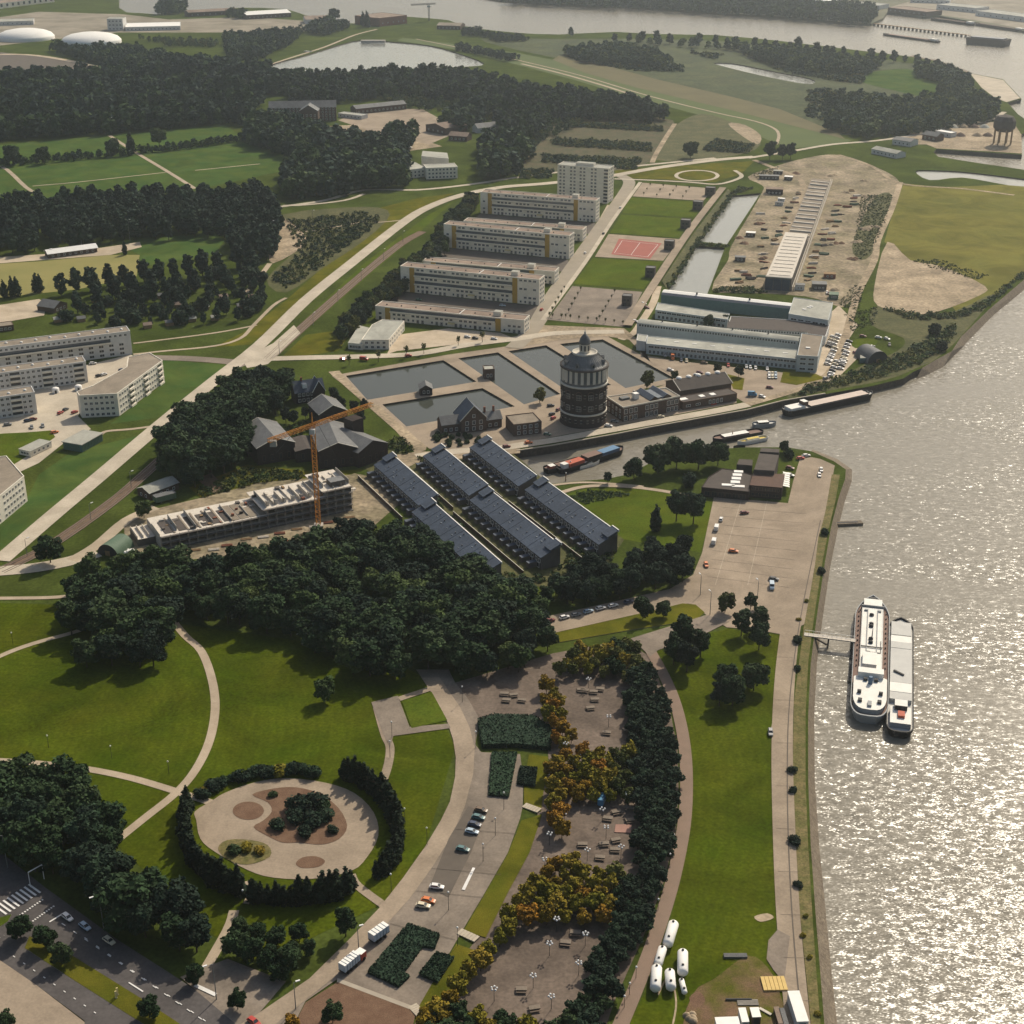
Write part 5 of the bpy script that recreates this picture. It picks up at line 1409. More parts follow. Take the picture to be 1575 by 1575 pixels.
for xx in (-1.28, -.42, .42, 1.28):
    mullw.box(xx - .05, xx + .05, -.35, .1, .3, 3.0, 'concrete')
mullw = mullw.mesh('window')
small = MB().box(-.5, .5, -.25, .1, 0, 1.5, 'glass_dark').box(-.6, .6, -.3, .1, 1.5, 1.62, 'concrete').box(-.6, .6, -.3, .1, -.12, 0, 'concrete').mesh('window')
def ring(me, part, ang, r, z):
    o = link(part, me, e, (r * math.sin(ang), -r * math.cos(ang), z))
    o.rotation_euler = (0, 0, ang)
    return o
for k in range(24):
    ring(pier, 'pier', R(7.5 + 15 * k), RT, 0)
for k in (-4, 4, 8):
    o = link('panel', wide, e)
    an = R(15 * k)
    o.location = ((RT) * math.sin(an), -(RT) * math.cos(an), 0)
    o.rotation_euler = (0, 0, an)
for k in range(12):
    a_ = R(15 + 30 * k)
    ring(mullw, 'window', a_, RT - .05, 15.5)
    ring(mullw, 'window', a_, RT - .05, 9.3)
    ring(small, 'window', a_ + R(15), RT - .05, 17.0)
    ring(small, 'window', a_ + R(15), RT - .05, 11.0)
    ring(small, 'window', a_ + R(7), RT, 3.0)
    ring(small, 'window', a_ - R(7), RT, 3.0)
archm = MB()
for i in range(9):
    t0, t1 = math.pi * i / 9, math.pi * (i + 1) / 9
    archm.bar((1.7 * math.cos(t0), -.2, 1.7 * math.sin(t0)), (1.7 * math.cos(t1), -.2, 1.7 * math.sin(t1)), .3, .35, 'brick_brown')
archm = archm.mesh('arch')
for k in range(12):
    ring(archm, 'arch', R(15 + 30 * k), RT - .02, 18.6)
nseg = 24
MB().lathe([(RT + .2, 32.1), (RT - 1.2, 33.0), (9.3, 35.2), (6.3, 38.2)], 'zinc', nseg, sm=False).build('roof', e)
rb = MB()
for k in range(48):
    t = 2 * math.pi * k / 48
    rb.bar((RT * math.cos(t), RT * math.sin(t), 32.4), (6.3 * math.cos(t), 6.3 * math.sin(t), 38.3), .14, .14, 'slate_pale')
rb.build('roof_seams', e)
MB().lathe([(5.4, 37.6), (6.6, 37.9), (6.6, 38.8), (6.2, 38.9), (6.0, 38.3), (0, 38.4)], 'stone_trim', 40).build('collar', e)
MB().lathe([(2.7, 38.3), (2.7, 43.2)], 'stone_trim', 12, sm=False).build('lantern', e)
for k in range(8):
    o = link('lantern_opening', MB().box(-.45, .45, -.12, .1, 39.6, 42.4, 'steel_dark').mesh('lantern_opening') if k == 0 else lm_, e, (2.66 * math.sin(R(45 * k)), -2.66 * math.cos(R(45 * k)), 0))
    o.rotation_euler = (0, 0, R(45 * k))
    lm_ = o.data
MB().lathe([(2.9, 43.0), (3.1, 43.3), (3.0, 44.2), (2.6, 45.6), (1.8, 47.0), (.9, 48.0), (.5, 48.3)], 'slate_pale', 24).build('dome', e)
MB().lathe([(.5, 48.2), (.55, 49.2), (.2, 49.6), (.12, 51), (0, 51.2)], 'stone_trim', 12).build('pinnacle', e)
dm = MB()
dm.box(-.8, .8, -.6, 1.2, 0, 1.6, 'zinc')
dm.add([(-.95, -.8, 1.6), (.95, -.8, 1.6), (0, -.8, 2.6), (-.95, 1.4, 1.6), (.95, 1.4, 1.6), (0, 1.4, 2.6)], [(0, 1, 2), (0, 2, 5, 3), (1, 4, 5, 2)], 'slate_pale')
dm.box(-.5, .5, -.66, -.6, .3, 1.4, 'glass_dark')
dm = dm.mesh('dormer')
for k in range(8):
    ring(dm, 'dormer', R(22.5 + 45 * k), RT - 1.6, 32.8)
# ------------------------------------------------------------------ quay buildings beside the tower
f = foot_roof([(958.5, 627.5), (1046, 610), (1024, 597), (933, 611)], 8)
B = Bld('tower_workshop', 'flat roofed brown brick workshop with tall white framed windows beside the water tower', f)
B.body(0, 8, 'brick_brown', 'roof_gravel', .5, 'stone_trim')
L = (Vector(f[1]) - Vector(f[0])).length
B.windows(f[0], f[1], [.6, 4.4], 1.8, 2.4, at=[L * t for t in (.05, .14, .22, .42, .5, .58, .8, .87, .94)])
B.band('door', f[0], f[1], L * .115 - .2, L * .115 + 1.2, 0, 3, .01, .1, 'timber')
B.windows(f[3], f[0], [1.2, 4.4], 1.2, 1.8, n=4)
B.roofbox('skylight', .2, .62, 5, 3.4, 8, 1.1, 'slate_pale')
B.roofbox('roof_cabin', .36, .5, 2.8, 2.8, 8, 3.2, 'white_paint')
B.roofbox('vent', .44, .85, 1.2, 1.2, 8, 2.0, 'concrete')
for u in (.58, .80):
    A_, B_, D_ = fsplit(f)
    c0 = A_ + (B_ - A_) * (u - .075) + D_ * .12
    B.gable(c0, c0 + (B_ - A_) * .15, D_ * .8, 7.9, 8.4, 10.0, 'brick_brown', 'slate', part='monitor_roof')
B.roofbox('glass_roof', .69, .5, 4, 13, 8, .8, 'glass_mid')
f = foot_front((1046, 618), (1124, 606), 17)
B = Bld('machine_hall', 'long hall with a dark pitched roof and a row of white roof vents', f)
A_, B_, D_ = fsplit(f)
B.gable(A_, B_, D_, 0, 6.5, 10.0, 'brick_brown', 'roof_dark', 'front', .5, trim='stone_trim')
for i in range(5):
    B.roofbox('roof_vent', .12 + .19 * i, .55, 1.6, 1.6, 9.7, 1.5, 'white_paint', cyl=True)
f2 = foot_front((1050, 631), (1133, 617), 9)
B = Bld('quay_annexe', 'low brown annexe with white skylights in front of the long hall', f2)
B.body(0, 4.4, 'brick_brown', 'roof_dark', .3)
L = (Vector(f2[1]) - Vector(f2[0])).length
for u in (.08, .42, .62):
    B.roofbox('skylight', u, .5, 4.5 if u < .1 else 3, 3.2, 4.4, .35, 'white_paint')
B.windows(f2[0], f2[1], [1.2], 1.2, 2.0, at=[L * t for t in (.5, .57, .64, .71)])
B.band('door', f2[0], f2[1], L * .52, L * .62, 0, .9, .05, .2, 'red_paint')
B.windows(f2[0], f2[1], [1.6], 2.6, 1.0, at=[L * .1, L * .28])
f = foot_front((790, 672), (833, 667), 14)
B = Bld('gate_house', 'small flat roofed dark brick house left of the water tower', f)
B.body(0, 6.5, 'brick_brown', 'roof_gravel', .4)
B.windows(f[0], f[1], [1, 4.0], 1.4, 1.7, n=4)
B.windows(f[1], f[2], [1, 4.0], 1.4, 1.7, n=3)
f = foot_front((680, 668), (772, 657), 9)
B = Bld('gabled_house', 'slate roofed house with a steep central gable standing before the basins', f, 'house')
A_, B_, D_ = fsplit(f)
B.gable(A_, A_ + (B_ - A_) * .38, D_, 0, 5, 8.2, 'brick_brown', 'slate_pale', 'front')
c0 = A_ + (B_ - A_) * .72
B.gable(c0, B_, D_, 0, 5, 8, 'brick_brown', 'slate_pale', 'front')
c0 = A_ + (B_ - A_) * .30 - D_ * .25
B.gable(c0, c0 + (B_ - A_) * .42, D_ * 1.4, 0, 7.5, 14.5, 'brick_brown', 'slate', 'depth', .7, trim='stone_trim')
L = (Vector(f[1]) - Vector(f[0])).length
for u in (.75, .9):
    B.roofbox('chimney', u, .5, 1.0, 1.0, 7.4, 3.4, 'brick_red')
B.windows(f[0], f[1], [1.2], 1.2, 1.6, at=[L * t for t in (.06, .15, .24, .8, .9)])
g0, g1 = c0, c0 + (B_ - A_) * .42
B.windows(tuple(g0), tuple(g1), [1.2, 4.4], 1.5, 1.9, n=3)
B.windows(tuple(g0), tuple(g1), [8.2], 1.3, 1.6, n=1)
# pump houses on the basin walks
for (x, y, w, d, h, lab) in ((656, 605, 7, 8, 6, 'dark gabled pump house standing in the left basin'), (753, 580, 6, 7, 7.5, 'small flat topped pump house where the basin walks cross')):
    q = P(x, y)
    B = Bld('pump_house', lab, [(q.x - w / 2, q.y - d / 2), (q.x + w / 2, q.y - d / 2 + 1), (q.x + w / 2 - 1, q.y + d / 2 + 1), (q.x - w / 2 - 1, q.y + d / 2)])
    A_, B_, D_ = Vector(B.raw[0]), Vector(B.raw[1]), Vector(B.raw[3]) - Vector(B.raw[0])
    if w == 7:
        B.gable(A_, B_, D_, -1.8, h - 2.2, h, 'brick_dark', 'slate_pale', 'depth')
    else:
        B.body(-1.8, h - 2, 'brick_brown', 'roof_pale', .4)
    B.windows(B.raw[0], B.raw[1], [1.2], 1, 1.6, n=2)
    B.windows(B.raw[1], B.raw[2], [1.2], 1, 1.6, n=2)
# ------------------------------------------------------------------ old pumping works
def hall(name, label, A, B_, D, ze, zr, wall='brick_dark', roof='slate_pale', along='depth', trim=None, nw=4):
    f = foot_front(A, B_, D)
    B = Bld(name, label, f)
    a, b, d = fsplit(f)
    B.gable(a, b, d, 0, ze, zr, wall, roof, along, .4, trim=trim)
    if nw:
        B.windows(f[0], f[1], [1.5], 1.2, 3.0, n=nw, frame='brick_brown')
        B.windows(f[1], f[2], [1.5], 1.2, 3.0, n=nw + 1, frame='brick_brown')
    return B
hall('old_hall', 'wide dark brick hall with a pale low pitched roof behind the crane mast', (492, 722), (551, 716), 32, 9.5, 13, trim='stone_trim')
B = hall('old_hall', 'dark brick hall with a grey ridge roof beside the sandy path', (552, 720), (597, 704), 24, 8, 12)
B.roofbox('smoke_stack', .85, .95, 7, 7, 0, 16, 'brick_dark')
B.roofbox('lean_to_roof', .2, .8, 5, 16, 8.6, .3, 'slate_pale')
hall('old_hall', 'left dark brick hall with a mottled grey roof half hidden by the grove', (397, 716), (455, 706), 30, 9, 13, roof='slate_pale', trim='stone_trim')
hall('old_hall', 'rear dark hall with a grey arched roof behind the crane jib', (492, 660), (535, 653), 18, 8, 12, roof='slate_pale', trim='stone_trim')
hall('old_shed', 'dark flat shed joining the two old brick halls', (456, 712), (492, 708), 18, 6, 7, roof='roof_dark', nw=2)
f = foot_front((455, 622), (500, 616), 10)
B = Bld('villa', 'dark half timbered villa with white gables among the trees', f, 'house')
A_, B_, D_ = fsplit(f)
B.gable(A_, B_, D_, 0, 6.5, 11.5, 'brick_dark', 'slate', 'front')
c0 = A_ + (B_ - A_) * .58 - D_ * .2
B.gable(c0, c0 + (B_ - A_) * .4, D_ * .8, 0, 7, 12.5, 'brick_dark', 'slate', 'depth', .5, trim='white_paint')
B.windows(f[0], f[1], [1, 4.2], 1.3, 1.6, n=6)
B.roofbox('chimney', .3, .5, 1, 1, 10.5, 3, 'brick_red')
B.roofbox('dormer', .35, .2, 2.4, 3, 8.4, 2.2, 'white_paint', 'slate')
# ------------------------------------------------------------------ slate roofed terraces
def terrace(pa, pb, label, Wd=9.2, zr=9.2, ze=5.6, units=None, ends=(True, True)):
    a, b = P(*pa, zr), P(*pb, zr)
    a.z = b.z = 0
    d = (b - a)
    L = d.length
    d.normalize()
    n = Vector((-d.y, d.x, 0))
    if n.x > 0: n = -n
    e = empty('terrace_row', a, math.atan2(d.y, d.x), label, 'terraced houses', 'slate roofed terraces')
    sy = 1 if (Vector((-d.y, d.x, 0)) - n).length < .01 else -1
    def Y(v): return v * sy
    U = units or max(4, round(L / 6.0))
    w = MB()
    prof = [(0, 0), (0, zr), (Wd, ze), (Wd, 0)]
    vs = [(0, Y(p), q) for p, q in prof] + [(L, Y(p), q) for p, q in prof]
    w.add(vs, [(0, 1, 2, 3), (4, 7, 6, 5), (0, 4, 5, 1), (2, 6, 7, 3)], 'concrete_dark')
    w.build('wall', e)
    r = MB()
    def sl(u0, u1, lift, v0, v1, m):
        s_ = (ze - zr) / Wd
        q = [(u0, Y(v0), zr + s_ * v0 + lift), (u1, Y(v0), zr + s_ * v0 + lift), (u1, Y(v1), zr + s_ * v1 + lift), (u0, Y(v1), zr + s_ * v1 + lift)]
        q2 = [(x, y, z - .25) for x, y, z in q]
        return q + q2, [(0, 1, 2, 3), (4, 7, 6, 5), (0, 4, 5, 1), (1, 5, 6, 2), (2, 6, 7, 3), (3, 7, 4, 0)]
    for k in range(U):
        m_ = MB()
        vs, fs = sl(L * k / U + .06, L * (k + 1) / U - .06, .16 + .07 * ((k * 5) % 3), -.1, Wd + .35, 'slate')
        m_.add(vs, fs, 'slate')
        o = m_.build('roof', e)
        b2 = MB()
        cu, cv = L * (k + .25 + .5 * random.random()) / U, random.uniform(1.5, 6)
        b2.box(cu - .2, cu + .2, Y(cv) - .2, Y(cv) + .2, zr + (ze - zr) * cv / Wd, zr + (ze - zr) * cv / Wd + .75, 'slate_pale')
        b2.build('chimney', o)
        b2 = MB()
        cv += 1.6
        zc_ = zr + (ze - zr) * cv / Wd + .2
        b2.box(cu - .5, cu + .5, Y(cv) - .35, Y(cv) + .35, zc_ - .1, zc_ + .12, 'glass_mid')
        b2.build('roof_window', o)
        # garden side: windows, little balcony and dark garden shed
        ctr = L * (k + .5) / U
        for u, zz, ww, hh in ((-1.4, 3.0, 1.3, 1.5), (1.4, 3.0, 1.3, 1.5), (0.2, .3, 1.8, 2.1)):
            wb = MB()
            yy = Y(Wd)
            s2 = sy
            y0, y1 = sorted((yy, yy + .06 * s2))
            wb.box(ctr + u - ww / 2, ctr + u + ww / 2, y0, y1, zz, zz + hh, 'glass_dark')
            y0, y1 = sorted((yy, yy + .12 * s2))
            for (xa, xb, za, zb) in ((-ww / 2 - .14, -ww / 2, zz - .14, zz + hh + .14), (ww / 2, ww / 2 + .14, zz - .14, zz + hh + .14), (-ww / 2, ww / 2, zz - .14, zz), (-ww / 2, ww / 2, zz + hh, zz + hh + .14)):
                wb.box(ctr + u + xa, ctr + u + xb, y0, y1, za, zb, 'white_paint')
            wb.build('window', e)
        wb = MB()
        y0, y1 = sorted((Y(Wd), Y(Wd + 4.2)))
        wb.box(L * k / U + .1, L * k / U + 2.6, y0, y1, 0, 2.5, 'concrete_dark', None, 'slate')
        wb.build('garden_shed', e)
    cap = MB()
    y0, y1 = sorted((Y(-.55), Y(-.12)))
    c0, c1 = (5.5 if ends[0] else 0), (L - 5.5 if ends[1] else L)
    cap.box(c0 + .1, c1 - .1, y0, y1, zr - .6, zr + .42, 'white_paint')
    cap.build('ridge_fascia', e)
    for on, u0, u1 in ((ends[0], -.1, 5.4), (ends[1], L - 5.4, L + .1)):
        if not on: continue
        eb = MB()
        vs, fs = sl(u0, u1, 1.15, -.3, Wd * .55, 'slate')
        eb.add(vs, fs, 'slate')
        y0, y1 = sorted((Y(.0), Y(Wd * .5)))
        eb.box(u0 + .1, u1 - .1, y0, y1, 4, zr - 1.1, 'concrete_dark')
        eb.build('end_house_roof', e)
        eb = MB()
        y0, y1 = sorted((Y(-.75), Y(-.32)))
        eb.box(u0, u1, y0, y1, zr + .4, zr + 1.5, 'white_paint')
        eb.build('ridge_fascia', e)
    gw = MB()
    y0, y1 = sorted((Y(Wd + 8.5), Y(Wd + 8.75)))
    gw.box(0, L, y0, y1, 0, 1.8, 'brick_brown', None, 'stone_trim')
    gw.build('garden_wall', e)
    return e
terrace((602, 699), (673, 761), 'upper terrace of the left slate roofed row, nearest the old brick halls', ends=(True, False))
terrace((662, 770), (771, 866), 'lower terrace of the left slate roofed row, running into the wood', ends=(True, False))
terrace((677, 686), (750, 746), 'upper terrace of the middle slate roofed row', ends=(True, False))
terrace((750, 752), (862, 840), 'lower terrace of the middle slate roofed row')
terrace((748, 673), (825, 732), 'upper terrace of the right slate roofed row, beside the quay', ends=(True, False))
terrace((834, 736.5), (950, 820), 'lower terrace of the right slate roofed row, beside the canal lawn')
mat('roof_rust', (0.13, 0.085, 0.065), 0.9, (0.10, 0.068, 0.055), 0.3, fine=0.15)
# ------------------------------------------------------------------ restaurant on the point
f = foot_roof([(1079, 750), (1152, 757), (1157, 731), (1132, 724), (1111, 721), (1090, 734)], 4.5)
B = Bld('restaurant', 'dark flat roofed restaurant on the point with a row of white skylights', f)
B.body(0, 4.5, 'brick_dark', 'roof_dark', .3)
a, b = B.raw[0], B.raw[1]
B.windows(a, b, [.9], 2.4, 2.0, step=3.4, frame='roof_dark')
for x, y, w, d in ((1136, 725, 4.4, 2.6), (1134, 730, 4.4, 3), (1132.5, 735.5, 4.4, 3), (1131, 741, 4.4, 3), (1120, 745.5, 6, 2.4), (1135.5, 747.5, 6, 2.4)):
    q = P(x, y, 4.8)
    mb = MB().box(-w / 2, w / 2, -d / 2, d / 2, 0, .35, 'white_paint')
    mb.build('skylight', B.e, (q.x - B.c[0], q.y - B.c[1], 4.5), -.12)
def addbox(B, px, z0, z1, wall, roof, part='wing_wall'):
    fw = [(p.x, p.y) for p in PP(px, z1)]
    B.prism(part, fw, z0, z1, wall, roof)
    return fw
addbox(B, [(1133, 714), (1157, 716), (1158, 707), (1137, 706)], 0, 5.0, 'roof_dark', 'roof_dark')
addbox(B, [(1160, 722), (1191, 724), (1198, 700), (1168, 697)], 0, 8.5, 'roof_dark', 'roof_dark')
addbox(B, [(1169, 694.5), (1198, 696), (1199, 690.5), (1170, 689)], 0, 9.2, 'roof_dark', 'roof_dark')
g = addbox(B, [(1153, 746), (1203, 750), (1207, 729), (1158, 728)], 0, 6.2, 'brick_dark', 'roof_rust')
B.windows(g[0], g[1], [1.0, 3.9], 1.6, 1.5, n=8, frame='brick_brown')
for i in range(7):
    q = P(1206.5 + .6 * i * .2, 748 - 3.2 * i, 3.4)
    mb = MB().add([(-.9, -1.1, .8), (2.4, -1.1, 0), (2.4, 1.1, 0), (-.9, 1.1, .8)], [(0, 1, 2, 3)], 'white_paint').add([(-.9, -1.1, .75), (2.4, -1.1, -.05), (2.4, 1.1, -.05), (-.9, 1.1, .75)], [(3, 2, 1, 0)], 'white_paint')
    mb.build('awning', B.e, (q.x - B.c[0], q.y - B.c[1], 3.4))
# ------------------------------------------------------------------ white factory by the basins
def slabroof(px, h, name, label, wall, roof, par=.35, edges=(), win=None, frame='white_paint', glass='glass_dark', group='wings of the white factory'):
    f = foot_roof(px, h)
    B = Bld(name, label, f, 'factory', group)
    B.body(0, h, wall, roof, par)
    for (i, j), zs, w, hh, st in edges:
        B.windows(f[i], f[j], zs, w, hh, step=st, frame=frame, glass=glass)
    return B
B = slabroof([(994, 529), (1228, 553), (1228, 539), (996, 517)], 6.3, 'factory_wing', 'front wing of the white factory with a pale roof and pale blue window wall', 'pale_blue_wall', 'roof_pale', edges=(((0, 1), [.7], 1.3, 2.0, 2.6), ((0, 1), [4.2], 3.2, 1.2, 3.7)))
for i in range(8):
    B.roofbox('roof_light', .08 + .12 * i, .6, 3, .8, 6.3, .3, 'white_paint')
f = foot_front((979, 516), (1226, 545), 9)
B = Bld('factory_wing', 'long rounded roof wing of the white factory with a band of small clerestory windows', f, 'factory', 'wings of the white factory')
A_, B_, D_ = fsplit(f)
B.prism('wall', f, 0, 8.2, 'pale_blue_wall')
mb = MB()
n8 = 8
La = B.loc(A_)
Lb = B.loc(B_)
prof = [(t / n8, 8.2 + 1.7 * math.sin(math.pi * (t / n8) * .8 + .35) - .5) for t in range(n8 + 1)]
vs = [La + Vector((*D_, 0)) * t + Vector((0, 0, z)) for t, z in prof] + [Lb + Vector((*D_, 0)) * t + Vector((0, 0, z)) for t, z in prof]
mb.add(vs, [(i, n8 + 1 + i, n8 + 2 + i, i + 1) for i in range(n8)], 'roof_pale', True)
mb.build('roof', B.e)
B.windows(f[0], f[1], [6.3], 1.1, 1.3, step=1.75, frame='render_grey')
for i in range(4):
    B.roofbox('vent', .15 + .22 * i, .5, .8, .8, 9.3, 1.2, 'steel_dark')
slabroof([(979, 524), (993, 526), (996, 516), (981, 514)], 6, 'factory_porch', 'blank grey end block at the left end of the white factory', 'render_grey', 'roof_pale')
B = slabroof([(1008, 477), (1119, 492), (1122, 483), (1012, 466)], 6.0, 'factory_wing', 'teal walled wing of the white factory facing the inner lawn', 'pale_blue_wall', 'roof_pale', edges=(((0, 1), [.8], 1.6, 2.0, 3.0), ((0, 1), [4.3], 3.0, 1.1, 3.4)))
f = foot_front((1016, 470), (1214, 492), 8)
B = Bld('factory_wing', 'rear wing of the white factory with a bright white ridge strip', f, 'factory', 'wings of the white factory')
A_, B_, D_ = fsplit(f)
B.prism('wall', f, 0, 7.4, 'teal_panel')
mb = MB()
La, Lb = B.loc(A_), B.loc(B_)
prof = [(0, 7.4), (.25, 8.6), (.62, 9.4), (1.0, 8.9)]
vs = [La + Vector((*D_, 0)) * t + Vector((0, 0, z)) for t, z in prof] + [Lb + Vector((*D_, 0)) * t + Vector((0, 0, z)) for t, z in prof]
mb.add(vs, [(0, 4, 5, 1)], 'slate')
mb.add(vs, [(1, 5, 6, 2), (2, 6, 7, 3)], 'white_paint')
mb.build('roof', B.e)
for u in (.27, .68):
    B.roofbox('vent', u, .5, 1, 1, 8.8, 1.6, 'steel_dark')
B = slabroof([(1120, 500), (1270, 518), (1276, 500), (1210, 492), (1124, 487)], 5.6, 'factory_wing', 'dark roofed centre of the white factory with a bright clerestory strip', 'render_grey', 'roof_dark')
f = foot_roof([(1118, 504), (1242, 511), (1243, 504), (1121, 495)], 7.6)
B = Bld('clerestory', 'long clerestory strip of small windows on the dark factory roof', f, 'factory', 'wings of the white factory')
B.prism('wall', f, 5.5, 7.6, 'render_grey')
B.prism('roof', Bld.grow(B.foot, .2), 7.62, 7.8, 'roof_dark')
B.windows(f[0], f[1], [6.1], 1.0, 1.1, step=1.7, frame='render_grey')
B = slabroof([(1213, 483), (1274, 493), (1281, 466), (1221, 458)], 9.0, 'factory_block', 'upper right factory block with a large pale roof', 'pale_blue_wall', 'roof_pale', edges=(((0, 1), [5.4], 3.6, 1.3, 5.0),))
for u in (.35, .45, .5):
    B.roofbox('roof_light', u, .5 + (u - .42) * 1.6, 2.4, 1.4, 9, .5, 'white_paint')
B = slabroof([(1226, 547), (1258, 549), (1266, 517), (1233, 513)], 9.6, 'factory_block', 'lower right factory block with a tan roof and white walls', 'pale_blue_wall', 'roof_gravel', edges=(((0, 1), [1.2, 4.4, 7.2], 3.2, 1.2, 5.0),))
B.roofbox('roof_light', .45, .35, 2.6, 1.6, 9.6, .6, 'white_paint')
for p_, s_ in (((1137, 511), 26), ((1225, 520), 14)):
    q = P(*p_, 6)
    mb = MB().box(0, s_ * .45, -.8, .8, 0, .5, 'white_paint')
    o = mb.build('roof_light_strip', B.e, (q.x - B.c[0], q.y - B.c[1], 6.0), -.1)
# ------------------------------------------------------------------ low white school, cabins and huts
f = foot_roof([(556, 523), (598, 523), (622, 494), (588, 492), (572, 500)], 6)
B = Bld('school', 'low white school with a pale green roof in two steps', f, 'school')
B.body(0, 6, 'render_white', 'roof_pale', .35)
B.windows(f[0], f[1], [.8, 3.6], 1.6, 1.4, n=4)
B.windows(f[1], f[2], [.8, 3.6], 1.6, 1.4, n=7)
g = addbox(B, [(535, 527), (557, 529), (572, 505), (552, 500)], 0, 4, 'render_white', 'roof_pale')
B.windows(g[0], g[1], [1.0], 2.0, 1.5, n=4)
f = foot_front((98, 691), (127, 696), 17)
B = Bld('pavilion', 'flat pavilion with green striped walls on the lawn left of the avenue', f)
B.prism('wall', f, 0, 4.0, 'teal_panel')
B.prism('roof', Bld.grow(B.foot, .5), 4.02, 4.4, 'roof_pale')
for i in range(9):
    B.band('pilaster', f[0], f[1], .3 + i * 1.15, .75 + i * 1.15, 0, 3.9, .02, .15, 'green_metal')
for i in range(14):
    B.band('pilaster', f[1], f[2], .4 + i * 1.2, .9 + i * 1.2, 0, 3.9, .02, .15, 'green_metal')
f = foot_front((30, 700), (48, 704), 15)
B = Bld('site_cabin', 'long white cabin with a row of windows on the yard lawn', f)
B.prism('wall', f, .4, 3.2, 'render_white')
B.prism('roof', Bld.grow(B.foot, .2), 3.22, 3.45, 'roof_pale')
B.windows(f[0], f[1], [1.3], 1.4, 1.1, n=3)
B.windows(f[1], f[2], [1.3], 1.4, 1.1, n=4)
def nissen(A, B_, D, r, label, m='green_metal'):
    f = foot_front(A, B_, D)
    B = Bld('barrel_hut', label, f, 'hut')
    A_, Bv, Dv = fsplit(f)
    mid = (A_ + Bv) / 2
    x = (Bv - A_).normalized()
    rr = (Bv - A_).length / 2
    mb = MB()
    n = 14
    ring_ = [(-math.cos(math.pi * i / n) * rr, math.sin(math.pi * i / n) * rr * r) for i in range(n + 1)]
    vs = [B.loc(mid + x * u, z) for u, z in ring_] + [B.loc(mid + Dv + x * u, z) for u, z in ring_]
    mb.add(vs, [(i, i + 1, n + 2 + i, n + 1 + i) for i in range(n)], m, True)
    mb.build('roof', B.e)
    mb = MB()
    off = Dv * .01
    vs = [B.loc(mid + off + x * u * .98, z * .98) for u, z in ring_]
    mb.add(vs, [tuple(range(n + 1))], 'steel_dark')
    vs = [B.loc(mid + Dv * .99 + x * u * .98, z * .98) for u, z in ring_]
    mb.add(vs, [tuple(range(n + 1))[::-1]], 'concrete')
    mb.build('wall', B.e)
    B.band('door', f[0], f[1], rr - 1.2, rr + 1.2, 0, 2.4, .02, .12, 'timber')
    return B
nissen((150, 852), (182, 858), 12, 1.0, 'pale green barrel roofed hut at the left end of the concrete shell')
B = nissen((1334, 560), (1366, 556), 15, 1.0, 'pale green barrel roofed hut by the river bank', 'slate_pale')
addbox(B, [(1323, 551), (1352, 549), (1350, 545), (1323, 546)], 0, 3, 'teal_panel', 'roof_pale')
f = foot_front((212, 762), (231, 770), 17)
B = Bld('shed', 'small shed with a pale grey ridge roof beside the tramway', f, 'shed')
A_, Bv, Dv = fsplit(f)
B.gable(A_, Bv, Dv, 0, 3.6, 5.4, 'brick_brown', 'roof_pale', 'depth')
B.windows(f[0], f[1], [1], 1.0, 1.2, n=2)
B.windows(f[1], f[2], [1], 1.0, 1.2, n=4)
f = foot_front((241, 776), (272, 768), 4)
B = Bld('site_trailer', 'long dark green site trailer behind the concrete shell', f, 'trailer')
B.prism('body', f, .7, 3.3, 'green_metal')
B.prism('roof', Bld.grow(B.foot, .1), 3.32, 3.5, 'slate_pale')
for u in (2, 7):
    mb = MB().tube((0, 0, 0), (0, .3, 0), .5, .5, 'steel_dark', 12)
    q = Vector(f[0]) + (Vector(f[1]) - Vector(f[0])).normalized() * u
    mb.build('wheel', B.e, (q.x - B.c[0], q.y - B.c[1], .5))
f = foot_front((75, 398), (150, 388), 10)
B = Bld('sports_hut', 'long sports hut with a pale ridge roof and dark walls', f)
A_, Bv, Dv = fsplit(f)
B.gable(A_, Bv, Dv, 0, 3.6, 5.6, 'brick_brown', 'white_paint', 'front', .8)
B.windows(f[0], f[1], [1.1], 1.4, 1.3, n=8)
B.roofbox('chimney', .1, .5, 2, 1, 5, 1, 'white_paint')
f = foot_front((84, 482), (104, 474), 14)
B = Bld('school_hall', 'dark pitched roof pavilion beside the sandy school yard', f)
A_, Bv, Dv = fsplit(f)
B.gable(A_, Bv, Dv, 0, 3.4, 6.4, 'brick_brown', 'slate_pale', 'depth')
B.windows(f[0], f[1], [1.0], 1.4, 1.4, n=3)
f = foot_front((-10, 512), (22, 508), 9)
B = Bld('yard_shed', 'flat dark shed at the left edge below the school yard', f, 'shed')
B.body(0, 3.4, 'brick_brown', 'roof_gravel', .3)
B.windows(f[0], f[1], [1.0], 1.4, 1.2, n=4)
# allotment sheds with little pink and grey roofs
for i, (x, y) in enumerate(((228, 506), (262, 502), (296, 496), (276, 474), (250, 460), (316, 478), (345, 462), (372, 476), (205, 492), (148, 466), (126, 496), (90, 497), (300, 446), (240, 482), (332, 494), (390, 462))):
    f = foot_front((x - 6, y), (x + 6, y - 1.5), 4)
    rc = ('roof_red_brown', 'slate_pale', 'roof_pale')[i % 3]
    nm = {'roof_red_brown': 'pinkish', 'slate_pale': 'grey', 'roof_pale': 'pale'}[rc]
    B = Bld('allotment_shed', 'tiny %s roofed shed among the allotment trees' % nm, f, 'shed', '%s roofed allotment sheds' % nm)
    A_, Bv, Dv = fsplit(f)
    B.gable(A_, Bv, Dv, 0, 2.2, 3.4, 'timber', rc, 'front')
